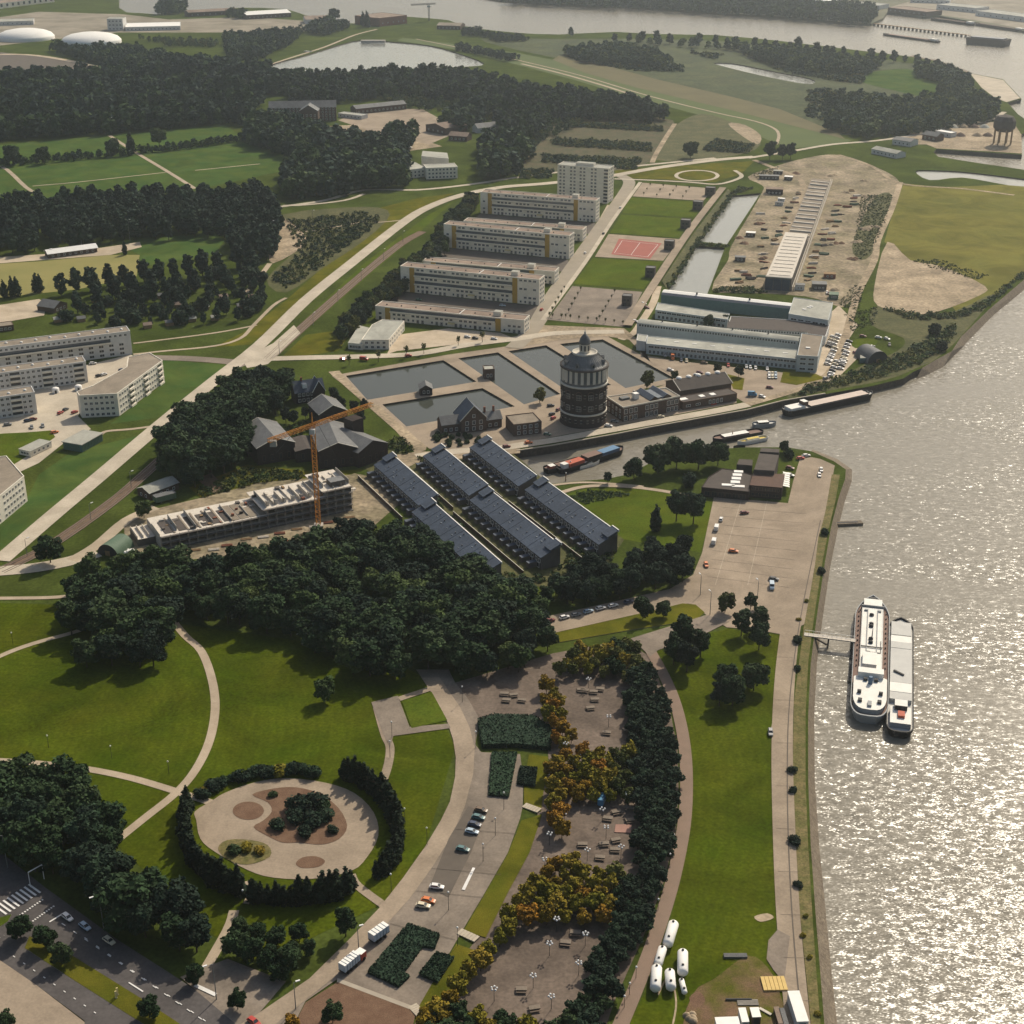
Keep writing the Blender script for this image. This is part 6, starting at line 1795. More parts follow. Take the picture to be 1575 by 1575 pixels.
# caravans showing white between the trees of the upper left wood
for x, y in ((118, 190), (128, 182), (180, 183), (210, 188), (75, 195), (70, 116), (95, 116), (112, 124), (165, 132), (190, 130)):
    f = foot_front((x - 4, y), (x + 4, y - .6), 4)
    B = Bld('cabin', 'small white roofed cabin glinting between the trees of the upper left wood', f, 'cabin', 'white cabins in the upper left wood')
    A_, Bv, Dv = fsplit(f)
    B.gable(A_, Bv, Dv, 0, 2.6, 3.8, 'render_grey', 'white_paint', 'front')
# kiosks on the strip park embankment
for i, (x, y) in enumerate(((1091, 301), (1072, 323), (1053, 352), (1028, 385), (999, 427), (963, 471))):
    f = foot_front((x - 7, y), (x + 7.5, y + 1), 6)
    lab = ('farthest', 'second farthest', 'third farthest', 'third nearest', 'second nearest', 'nearest')[i]
    B = Bld('stair_kiosk', '%s of the six dark square kiosks along the strip park' % lab, f, 'kiosk', 'kiosks along the strip park')
    B.body(0, 7.0, 'roof_dark', 'slate_pale', .3)
    B.band('door', f[0], f[1], 1, 3, 0, 2.4, .01, .08, 'steel_dark')
    B.windows(f[0], f[1], [3.6], 1.6, 1.4, n=2, frame='roof_dark')
# ------------------------------------------------------------------ concrete shell under construction, with its crane
A0, B0 = P(249, 846), P(542, 784)
dv = (B0 - A0)
LL = dv.length
e = empty('concrete_shell', A0, math.atan2(dv.y, dv.x), 'unfinished concrete apartment shell with open floors and bare party walls', 'building shell')
DD = 22.0
for z, u0, u1 in ((0.1, 0, 1), (3.0, 0, 1), (6.0, .0, 1), (8.9, .52, 1), (11.8, .84, 1)):
    MB().box(LL * u0, LL * u1, 0, DD, z, z + .3, 'concrete_pale').build('floor_slab', e)
    MB().box(LL * u0, LL * u1, -1.2, -.02, z - .05, z + .25, 'concrete_dark').build('scaffold_deck', e)
nb = 22
for i in range(nb + 1):
    x = LL * i / nb
    top = 6.0 if i / nb < .52 else 8.9 if i / nb < .84 else 11.8
    MB().box(x - .12, x + .12, .25, DD - .25, .4, top, 'concrete').build('party_wall', e)
    if top > 3:
        MB().box(x - .07, x + .07, -1.25, -1.12, 0, top + 1.2, 'concrete').build('scaffold_pole', e)
    if i % 2 == 0 or i / nb > .5:
        MB().box(x - .1, x + .1, 1.0 + (i % 4), DD - 8 + (i * 5) % 7, top + .3, top + 1.2 + (i * 7 % 5) * .35, 'concrete').build('party_wall', e)
    if i / nb > .5 and i / nb < .84:
        MB().box(x + .8, x + 2.2, 3, 3.2, top + .3, top + 2.6, 'concrete_pale').box(x + .8, x + 1.0, 3, 5.2, top + .3, top + 2.6, 'concrete_pale').build('bathroom_wall', e)
for u in (.03, .1, .16, .22, .27, .33):
    MB().box(LL * u, LL * u + 3.4, 2, 15, 6.3, 6.5, 'roof_dark').build('formwork_panel', e)
    MB().box(LL * u + 3.6, LL * u + 4.4, 1, 18, 6.3, 6.6, 'roof_gravel').build('formwork_panel', e)
for i in range(5):
    MB().box(LL * .36 + i * 4.4, LL * .36 + i * 4.4 + 4, 1, 18, 6.31, 6.5, 'roof_gravel').build('floor_panel', e)
MB().box(-8, -.3, 8, DD, 0, 3.4, 'concrete_dark', None, 'concrete_pale').build('low_wing', e)
for k in range(3):
    MB().box(-8 + 2.6 * k, -7.8 + 2.6 * k, 9, DD - 1, 3.4, 4.6, 'concrete_pale').build('party_wall', e)
rgs = random.Random(3)
for k in range(46):
    u_ = rgs.uniform(.01, .97) * LL
    zt = 6.3 if u_ / LL < .52 else 9.2 if u_ / LL < .84 else 12.1
    w_, d_ = rgs.uniform(.4, 2.2), rgs.uniform(.4, 2.6)
    y_ = rgs.uniform(1, DD - 4)
    MB().box(u_, u_ + w_, y_, y_ + d_, zt, zt + rgs.uniform(.2, 1.3), rgs.choice(['timber', 'concrete_dark', 'concrete', 'brick_red', 'roof_dark', 'concrete_pale'])).build('loose_material', e)
MB().box(LL * .9, LL * .98, 2.5, 8, 12.1, 14.6, 'concrete_dark', None, 'slate_pale').build('stair_core', e)
for k in range(6):
    MB().box(LL + .4, LL + 2.6, .5 + 2 * k, 2.2 + 2 * k, 9.6 - 1.6 * k, 10.0 - 1.6 * k, 'concrete_pale').build('precast_panel', e)
for i in range(10):
    q = P(300 + 26 * i + random.uniform(-4, 4), 846 - 5.6 * i + random.uniform(0, 8), .2)
    k = i % 3
    mb = MB()
    for j in range(4):
        mb.box(-2.4, 2.4, -.8 + .5 * j, -.5 + .5 * j, 0, .25 + .12 * ((i + j) % 3), ('timber', 'concrete_pale', 'brick_red')[k])
    o = mb.build('material_stack', None, q, .2)
    tag(o, ('stack of brown planks', 'stack of pale concrete beams', 'stack of red brick bundles')[k] + ' in front of the concrete shell', 'stack', ('plank', 'beam', 'brick')[k] + ' stacks in front of the shell')
for x, y, lab in ((438, 836, 'heap of orange tarpaulin at the wood edge of the building site'), (195, 848, 'heap of white sacks beside the barrel roofed hut')):
    mb = MB()
    rg = np.random.default_rng(x)
    for i in range(14):
        c = rg.uniform(-2.6, 2.6, 2)
        mb.lathe([(1.0, 0), (.9, .5), (.5, .9), (0, 1.0)], 'red_paint' if x > 300 else 'white_paint', 7, (c[0], c[1] * .6, 0))
    o = mb.build('tarpaulin_heap' if x > 300 else 'sack_heap', None, P(x, y, .05))
    tag(o, lab, 'heap')
base = P(490, 810)
hm = zat(base, 654)
ej = P(573, 621.5, hm)
cj = P(413, 678, hm)
e = empty('tower_crane', base, 0, 'orange lattice tower crane standing at the concrete shell', 'crane')
def lattice(a, b, w, step, m, name, par, r=.16):
    a, b = Vector(a), Vector(b)
    x = (b - a)
    L = x.length
    x.normalize()
    up = Vector((0, 0, 1)) if abs(x.z) < .9 else Vector((0, 1, 0))
    y = up.cross(x).normalized()
    z = x.cross(y)
    mb = MB()
    c = [(y * i + z * j) * w / 2 for i, j in ((-1, -1), (1, -1), (1, 1), (-1, 1))]
    for q in c:
        mb.bar(a + q, b + q, r, r, m)
    n = int(L / step)
    for i in range(n):
        p0, p1 = a + x * (L * i / n), a + x * (L * (i + 1) / n)
        for k in range(4):
            mb.bar(p0 + c[k], p1 + c[(k + 1) % 4], r * .7, r * .7, m)
            mb.bar(p0 + c[k], p0 + c[(k + 1) % 4], r * .7, r * .7, m)
    return mb.build(name, par)
lattice((0, 0, 0), (0, 0, hm), 1.9, 2.4, 'crane_orange', 'mast', e, .2)
lattice(cj - base, ej - base, 1.5, 2.2, 'crane_orange', 'jib', e, .18)
MB().box(-2, 2, -2, 2, -.2, 1.2, 'concrete').build('base_ballast', e)
MB().box(-1.2, 1.2, -2.6, -.8, hm - 3.4, hm - 1.2, 'render_grey').build('cab', e)
MB().tube((0, 0, hm), (0, 0, hm + 6), .5, .15, 'crane_orange', 6).build('apex', e)
q = (cj - base) * .9
MB().box(q.x - 1.4, q.x + 1.4, q.y - 1, q.y + 1, hm - 3.2, hm - .6, 'concrete').build('counterweight', e)
mb = MB()
for t in (.45, .85):
    mb.bar((0, 0, hm + 6), (ej - base) * t + Vector((0, 0, .8)), .1, .1, 'steel_dark')
mb.bar((0, 0, hm + 6), (cj - base) * .85 + Vector((0, 0, .8)), .1, .1, 'steel_dark')
mb.build('tie_rods', e)
# ------------------------------------------------------------------ long building site at the upper right
f = foot_roof([(1179, 432), (1217, 434), (1278, 278), (1252, 275), (1222, 345)], 4)
f = [(p.x, p.y) for p in (P(1176, 445), P(1216, 448), P(1276, 281), P(1248, 278))]
B = Bld('long_shell', 'long unfinished concrete block with a bare roof deck on the sandy site', f, 'building shell')
p0, p1, p2, p3 = (Vector(p) for p in f)
def lerp4(u, v):
    return (p0 + (p3 - p0) * v) * (1 - u) + (p1 + (p2 - p1) * v) * u
def seg(part, v0, v1, z0, z1, m, top=None, u0=0, u1=1):
    return B.prism(part, [tuple(lerp4(u0, v0)), tuple(lerp4(u1, v0)), tuple(lerp4(u1, v1)), tuple(lerp4(u0, v1))], z0, z1, m, top)
seg('floor_slab', 0, .36, 0, 8.6, 'concrete_dark', 'concrete_pale')
seg('floor_slab', .36, 1, 0, 2.4, 'concrete_dark', 'roof_gravel')
seg('parapet', .0, .01, 8.6, 9.2, 'concrete')
for k in range(16):
    v = .36 + .64 * k / 16
    seg('party_wall', v, v + .005, 2.4, 3.0 + (k % 3) * .3, 'concrete_pale', None, .06, 1)
for k in range(12):
    v = .02 + .33 * k / 12
    seg('party_wall', v, v + .002, 8.6, 8.95, 'concrete_pale', None, .1, .9)
for u in (.0, .32, .64):
    B.prism('end_wall', [tuple(lerp4(u, 0) - Vector((0, .3))), tuple(lerp4(u + .3, 0) - Vector((0, .3))), tuple(lerp4(u + .3, 0)), tuple(lerp4(u, 0))], 0, 7.8, 'slate')
for u in (1.04, 1.12):
    seg('scaffold_rail', 0, 1, 0, 3.4, 'concrete_pale', None, u, u + .02)
SITE = [(1183, 276, 30, 6, 3.2, 'roof_dark', 'slate_pale', 'grey site hut nearest the dike road'), (1196, 268, 14, 5, 3, 'roof_dark', 'roof_pale', 'small green grey hut at the top of the site'), (1212, 277, 12, 5, 3, 'roof_dark', 'white_paint', 'small white topped hut beside the site track'), (1191, 299, 26, 9, 4.5, 'brick_dark', 'roof_red_brown', 'brown flat roofed site office'), (1154, 364, 14, 5, 3, 'brick_brown', 'white_paint', 'white roofed cabin beside the canal'), (1138, 402, 16, 5, 3, 'roof_dark', 'slate_pale', 'grey roofed cabin above the canal bend'),
        (1260, 446, 22, 8, 4, 'roof_dark', 'slate_pale', 'grey store below the long shell'), (1230, 446, 14, 5, 3.4, 'render_grey', 'slate_pale', 'pale store behind the factory'), (1276, 428, 18, 5, 3, 'brick_red', 'timber', 'rust red container by the track'), (1282, 460, 14, 7, 3, 'green_metal', 'green_metal', 'green store behind the parked cars'), (1201, 310, 10, 3, 2.6, 'render_grey', 'white_paint', 'white site caravan below the brown office'), (1198, 316, 12, 3, 2.6, 'render_grey', 'slate_pale', 'grey site caravan below the brown office')]
for x, y, w, d, h, wl_, rf, lab in SITE:
    k = KS(y)
    f = foot_front((x - w / 2, y), (x + w / 2, y + .8), d)
    B = Bld('site_hut', lab, f, 'hut', 'huts of the upper right site')
    B.prism('wall', f, 0, h, wl_)
    B.prism('roof', Bld.grow(B.foot, .25), h + .02, h + .3, rf)
    B.windows(f[0], f[1], [1.1], 1.2, 1.0, n=max(1, int(w / k / 3)))
# stacks of panels, piles and pallets on the site
kinds = [('timber', 'brown'), ('concrete_pale', 'pale'), ('brick_red', 'red'), ('roof_dark', 'dark'), ('green_metal', 'green'), ('white_paint', 'white')]
SPOTS = [(1225 - 3 * i, 300 + 7 * i) for i in range(12)] + [(1290 - 4.5 * i, 315 + 9 * i) for i in range(10)] + [(1300 - 5 * i, 320 + 10 * i) for i in range(8)] + [(1255 - 2 * i, 398 + 7 * i) for i in range(6)] + [(1170 + 3 * (i % 4), 330 + 12 * i) for i in range(9)] + [(1245 + 7 * i, 300 + 9 * (i % 3)) for i in range(0)] + [(1310 + 4 * (i % 3), 296 + 5 * i) for i in range(5)] + [(1135 + 6 * (i % 4), 416 + 4 * i) for i in range(6)]
for i, (x, y) in enumerate(SPOTS):
    mk, cn = kinds[(i * 7 + i // 5) % 6]
    x += random.uniform(-4, 4)
    y += random.uniform(-2, 2)
    mb = MB()
    for j in range(3):
        l = random.uniform(1.6, 4)
        mb.box(-l, l, -1.2 + j * .9, -.5 + j * .9, 0, random.uniform(.5, 1.6), mk)
    o = mb.build('material_stack', None, P(x, y, .1), random.uniform(-.6, .6))
    tag(o, 'small stack of %s building material on the sandy site' % cn, 'stack', '%s stacks on the sandy site' % cn)
rgs = random.Random(11)
for i in range(44):
    x_, y_ = rgs.uniform(1120, 1350), rgs.uniform(262, 455)
    # stay on the sandy plot and off the long shell
    if not inside((x_, y_), [(1175, 300), (1200, 262), (1290, 245), (1370, 290), (1340, 380), (1320, 440), (1290, 462), (1110, 440), (1130, 380)]) or inside((x_, y_), [(1165, 452), (1232, 452), (1290, 275), (1240, 272)]):
        continue
    mb = MB()
    for k in range(3):
        mb.lathe([(rgs.uniform(2.2, 4), 0), (2.0, .7), (.8, 1.4), (0, 1.6)], 'sand' if i % 3 else 'soil', 8, (rgs.uniform(-3, 3), rgs.uniform(-2, 2), 0))
    tag(mb.build('earth_heap', None, P(x_, y_, .1), rgs.random()), 'low %s earth heap on the sandy site' % ('pale' if i % 3 else 'brown'), 'heap', '%s earth heaps on the sandy site' % ('pale' if i % 3 else 'brown'))
# ------------------------------------------------------------------ buildings in the distance
def simple(name, lab, A, B_, D, h, wall, roof, nf=1, n=None, cat='building', gab=None, par=.4, step=3.5, w=1.6, hh=1.5, along='front'):
    f = foot_front(A, B_, D)
    B = Bld(name, lab, f, cat)
    if gab:
        a, b, d = fsplit(f)
        B.gable(a, b, d, 0, h, gab, wall, roof, along)
    else:
        B.body(0, h, wall, roof, par)
    fh = h / nf
    B.windows(f[0], f[1], [k * fh + fh * .3 for k in range(nf)], w, hh, n=n, step=step)
    return B
B = simple('pumping_station', 'long four storey brick building with a grey pitched roof in the wood', (415, 188), (518, 186), 16, 15, 'brick_brown', 'slate_pale', 4, 18, gab=21, w=1.6, hh=2.2)
f = foot_front((462, 194), (490, 194), 14)
a, b, d = fsplit(f)
B.gable(a, b, d, 0, 16, 22, 'brick_brown', 'slate_pale', 'depth', trim='white_paint')
B.windows(f[0], f[1], [2, 6, 10], 1.6, 2.2, n=4)
B = simple('white_office', 'white stepped office block standing on the grass below the depot', (656, 276), (704, 274), 18, 10, 'render_white', 'roof_pale', 3, 8)
g = addbox(B, [(622, 262), (655, 258), (640, 250), (606, 240), (600, 243)], 0, 8, 'render_white', 'roof_pale')
B.windows(g[0], g[1], [1.2, 4.4], 1.5, 1.5, n=5)
addbox(B, [(648, 240), (690, 244), (688, 235), (650, 232)], 0, 14, 'render_white', 'roof_pale')
simple('depot_hall', 'long low grey roofed depot hall above the car yard', (548, 176), (625, 168), 14, 6, 'brick_brown', 'slate_pale', 1, 12, gab=9)
simple('depot_hall', 'brown brick depot hall at the right of the car yard', (655, 202), (685, 208), 30, 7, 'brick_brown', 'roof_red_brown', 1, 4, gab=10, along='depth')
simple('depot_hall', 'grey barrel shed nearest the round lawn', (690, 193), (740, 188), 12, 5, 'render_grey', 'slate_pale', 1, 6, gab=9)
simple('depot_hall', 'second grey barrel shed right of the depot', (735, 205), (780, 200), 12, 5, 'render_grey', 'slate_pale', 1, 6, gab=9)
simple('depot_hall', 'small hall with an orange brown roof among trees', (690, 216), (718, 218), 14, 5, 'brick_brown', 'roof_red_brown', 1, 4, gab=8)
simple('depot_annexe', 'pale flat annexe of the depot', (520, 180), (556, 184), 12, 4, 'render_grey', 'roof_pale', 1, 6)
for (cx, cy, rp, lab) in ((40, 60, 43, 'left white dome roofed tank'), (141, 66, 45, 'right white dome roofed tank')):
    q = P(cx, cy)
    rad = rp / KS(cy)
    e = empty('domed_tank', q, 0, lab, 'tank', 'white domed tanks')
    MB().lathe([(rad, 0), (rad, 4.5), (rad * .98, 5.5)], 'white_paint', 48).build('wall', e)
    MB().lathe([(rad * .98, 5.4), (rad * .9, 9), (rad * .7, 12.5), (rad * .4, 14.8), (0, 15.8)], 'white_paint', 48).build('dome', e)
simple('works_block', 'grey cube shaped works building behind the domes', (166, 47), (190, 47), 24, 18, 'render_grey', 'roof_pale', 3, 4, w=3)
simple('works_hall', 'low white roofed works hall beside the grey cube', (193, 48), (278, 46), 60, 6, 'render_grey', 'white_paint', 1, 14)
simple('works_hall', 'flat pale works hall left behind the domes', (-20, 40), (52, 38), 40, 6, 'render_grey', 'roof_pale', 1, 10)
simple('works_hall', 'long dark roofed hall with bright bays at the upper left corner', (-20, 16), (84, 3), 40, 9, 'render_white', 'roof_red_brown', 1, 12, w=5, hh=5, step=8)
simple('shore_shed', 'long shed with a pale roof on the far shore', (380, 30), (448, 26), 40, 7, 'brick_brown', 'white_paint', 1, 10, gab=11)
simple('shore_shed', 'second shed with a brown roof on the far shore', (470, 37), (510, 36), 40, 7, 'render_grey', 'roof_red_brown', 1, 6, gab=11)
simple('shore_shed', 'dark low sheds left on the far shore', (290, 26), (365, 22), 24, 7, 'brick_brown', 'roof_red_brown', 1, 8, gab=10)
simple('red_warehouse', 'square red warehouse on the far shore', (584, 41), (626, 36), 60, 13, 'brick_red', 'roof_red_brown', 1, 5)
simple('shore_shed', 'low sheds right of the red warehouse', (672, 45), (708, 46), 30, 6, 'brick_brown', 'roof_gravel', 1, 6, gab=9)
simple('jetty_house', 'low jetty platform at the top of the lake', (555, 66), (592, 66), 12, 3, 'concrete', 'concrete', 1, 3)
q = P(660, 32)
e = empty('harbour_crane', q, 0, 'slim harbour crane beside the red warehouse', 'crane')
lattice((0, 0, 0), (0, 0, 26), 2.5, 4, 'steel_dark', 'mast', e, .5)
lattice((-30, 0, 26), (12, 0, 28), 2, 4, 'steel_dark', 'jib', e, .5)
MB().box(-3, 3, -3, 3, 22, 25, 'render_grey').build('cab', e)
simple('harbour_shed', 'grey shed with pale roof by the right harbour road', (1372, 222), (1400, 226), 16, 5, 'render_grey', 'slate_pale', 1, 4, gab=7)
simple('harbour_shed', 'long pale shed by the right harbour road', (1340, 236), (1378, 244), 14, 4.5, 'render_grey', 'roof_pale', 1, 6, gab=6.5)
simple('harbour_shed', 'small white shed on the sandy harbour yard', (1438, 208), (1462, 212), 10, 4.5, 'render_grey', 'white_paint', 1, 3)
simple('harbour_shed', 'dark house beside the harbour road trees', (1418, 214), (1440, 218), 12, 5, 'brick_brown', 'slate_pale', 1, 3, gab=8)
q = P(1541, 222)
e = empty('hopper_tower', q, 0, 'dark hopper standing on legs over the harbour quay', 'hopper')
MB().lathe([(7, 13), (11, 17), (11, 24), (8, 28), (0, 30)], 'roof_dark', 12, sm=False).build('hopper', e)
for k in range(8):
    MB().bar((9 * math.cos(k * .785), 9 * math.sin(k * .785), 0), (9 * math.cos(k * .785), 9 * math.sin(k * .785), 18), 1, 1, 'timber').build('leg', e)
for i in range(10):
    x, y = 1440 + (i * 37) % 90, 196 + (i * 13) % 26
    mb = MB().lathe([(6, 0), (3.5, 2.2), (.5, 3.6), (0, 3.7)], ('sand', 'brick_brown', 'roof_pale')[i % 3], 9)
    tag(mb.build('gravel_heap', None, P(x, y, .1)), '%s heap on the harbour yard' % ('low sandy', 'low brown', 'low pale')[i % 3], 'heap', '%s heaps on the harbour yard' % ('sandy', 'brown', 'pale')[i % 3])
for i, (x0, y0, x1, y1, h, wl_, rf, lab) in enumerate(((1365, 18, 1425, 25, 7, 'brick_brown', 'roof_red_brown', 'long dark hall on the opposite quay'), (1440, 14, 1500, 20, 8, 'render_grey', 'roof_pale', 'pale hall on the opposite quay'), (1500, 24, 1575, 34, 8, 'render_grey', 'roof_pale', 'long pale hall at the upper right edge'), (1230, 6, 1290, 8, 7, 'render_grey', 'white_paint', 'white roofed hall behind the far wood'), (1310, 12, 1352, 15, 7, 'render_grey', 'roof_pale', 'pale sheds beside the far inlet'), (1400, 4, 1460, 6, 6, 'render_grey', 'roof_pale', 'distant pale hall at the top edge'))):
    simple('far_hall', lab, (x0, y0), (x1, y1), 40, h, wl_, rf, 1, 8, w=3)
# ------------------------------------------------------------------ vehicles
CARC = {'white': (0.72, 0.70, 0.66), 'cream': (0.62, 0.54, 0.38), 'red': (0.42, 0.045, 0.03), 'dark red': (0.16, 0.03, 0.025), 'orange': (0.62, 0.17, 0.04), 'yellow': (0.55, 0.36, 0.04), 'light blue': (0.36, 0.45, 0.52),
        'dark blue': (0.035, 0.05, 0.09), 'teal': (0.08, 0.17, 0.17), 'green': (0.04, 0.12, 0.07), 'black': (0.025, 0.025, 0.027), 'grey': (0.24, 0.24, 0.235), 'brown': (0.14, 0.09, 0.05), 'blue': (0.05, 0.20, 0.34)}
for k, c in CARC.items():
    m = mat('car_' + k, c, 0.32, tuple(x * .92 for x in c), 1.0, spec=0.5)
mat('tyre', (0.02, 0.02, 0.02), 0.9)
mat('lamp_glass', (0.75, 0.73, 0.65), 0.3)
def ring_loft(b, secs, m, sm=False):
    """secs: list of rings (same count); closed tube with end caps"""
    n = len(secs[0])
    vs = [v for s in secs for v in s]
    fs = []
    for j in range(len(secs) - 1):
        for i in range(n):
            fs.append((j * n + i, j * n + (i + 1) % n, (j + 1) * n + (i + 1) % n, (j + 1) * n + i))
    b.add(vs, fs, m, sm)
    b.add(secs[0], [tuple(range(n))[::-1]], m)
    b.add(secs[-1], [tuple(range(n))], m)
def car_section(x, zb, zt, w):
    t = .12
    return [(x, -w + t, zb), (x, w - t, zb), (x, w, zb + .2), (x, w, zt - .12), (x, w - t, zt), (x, -w + t, zt), (x, -w, zt - .12), (x, -w, zb + .2)]
CARM = {}
def car_parts(c):
    if c in CARM:
        return CARM[c]
    m = 'car_' + c
    b = MB()
    ring_loft(b, [car_section(-2.2, .42, .72, .72), car_section(-2.12, .3, .86, .8), car_section(-1.2, .26, .94, .84), car_section(.6, .26, .94, .84), car_section(1.7, .28, .84, .8), car_section(2.14, .34, .74, .72)], m)
    body = b.mesh('body')
    g = MB()
    def cab(x, z, w):
        return [(x, -w, z), (x, w, z)]
    lo, hi = .92, 1.36
    vs = [(-1.9, -.74, lo), (1.05, -.74, lo), (1.05, .74, lo), (-1.9, .74, lo), (-1.45, -.6, hi), (.3, -.6, hi), (.3, .6, hi), (-1.45, .6, hi)]
    g.add(vs, [(0, 1, 5, 4), (1, 2, 6, 5), (2, 3, 7, 6), (3, 0, 4, 7)], 'glass_dark')
    cabin = g.mesh('window_band')
    r = MB().box(-1.5, .34, -.62, .62, 1.35, 1.42, m)
    for x0, x1 in ((-1.47, -1.9), (.3, 1.05)):
        for s in (-1, 1):
            r.bar((x0, s * .6, 1.38), (x1, s * .75, .92), .09, .09, m)
    roof = r.mesh('roof')
    w = MB().tube((0, -.1, 0), (0, .1, 0), .31, .31, 'tyre', 12, sm=False).tube((0, -.115, 0), (0, .115, 0), .16, .16, 'zinc', 8, sm=False).mesh('wheel')
    h = MB().box(2.08, 2.18, -.13, .13, .58, .7, 'lamp_glass').mesh('headlight')
    # far cars: the same shape as one mesh
    one = MB()
    for me in (body, cabin, roof):
        one.add([tuple(v.co) for v in me.vertices], [], me.materials[0])
        base = len(one.v) - len(me.vertices)
        for p in me.polygons:
            one.f.append([base + i for i in p.vertices])
            one.m.append(one.mi(me.materials[p.material_index]))
            one.sm.append(False)
    for sx in (-1.35, 1.3):
        for sy in (-.75, .75):
            one.tube((sx, sy - .1, .31), (sx, sy + .1, .31), .31, .31, 'tyre', 8)
    CARM[c] = (body, cabin, roof, w, h, one.mesh('car'))
    return CARM[c]
def heading(x, y, dx, dy):
    a, b = P(x, y), P(x + dx, y + dy)
    return math.atan2((b - a).y, (b - a).x)
def car(x, y, dx, dy, c, label, group=None, z=.3, full=None):
    body, cabin, roof, w, h, one = car_parts(c)
    q = P(x, y + 2, z)
    rz = heading(x, y, dx, dy)
    if full is None:
        full = y > 840
    if not full:
        o = link('parked_car', one, None, q, rz)
        return tag(o, label, 'car', group)
    e = empty('parked_car', q, rz, label, 'car', group)
    link('body', body, e)
    link('window_band', cabin, e)
    link('roof', roof, e)
    for sx in (-1.35, 1.3):
        for sy in (-.76, .76):
            link('wheel', w, e, (sx, sy, .31))
    for sy in (-.5, .5):
        link('headlight', h, e, (0, sy, 0))
    return e
def van(x, y, dx, dy, c, label, z=.3, L=5.2, hgt=2.3, group=None):
    q = P(x, y + 2, z)
    e = empty('parked_van', q, heading(x, y, dx, dy), label, 'van', group)
    b = MB()
    hl = L / 2
    def s(xx, zt, w):
        return car_section(xx, .35, zt, w)
    ring_loft(b, [s(-hl, hgt - .08, .9), s(-hl + .1, hgt, .95), s(hl - 1.6, hgt, .95), s(hl - .9, hgt - .75, .92), s(hl - .1, 1.1, .9), s(hl, .95, .85)], 'car_' + c)
    b.build('body', e)
    g = MB()
    g.add([(hl - 1.52, -.8, hgt - .1), (hl - 1.52, .8, hgt - .1), (hl - .82, .82, hgt - .82), (hl - .82, -.82, hgt - .82)], [(3, 2, 1, 0)], 'glass_dark')
    for v_ in range(len(g.v)):
        g.v[v_] = (g.v[v_][0] + .05, g.v[v_][1], g.v[v_][2] + .05)
    g.build('windscreen', e)
    for sy in (-1, 1):
        MB().box(hl - 2.6, hl - 1.5, sy * .95 - .02, sy * .95 + .02, hgt - .95, hgt - .25, 'glass_dark').build('side_window', e)
        for sx in (-hl + .9, hl - .95):
            link('wheel', car_parts(c)[3], e, (sx, sy * .82, .31))
    return e
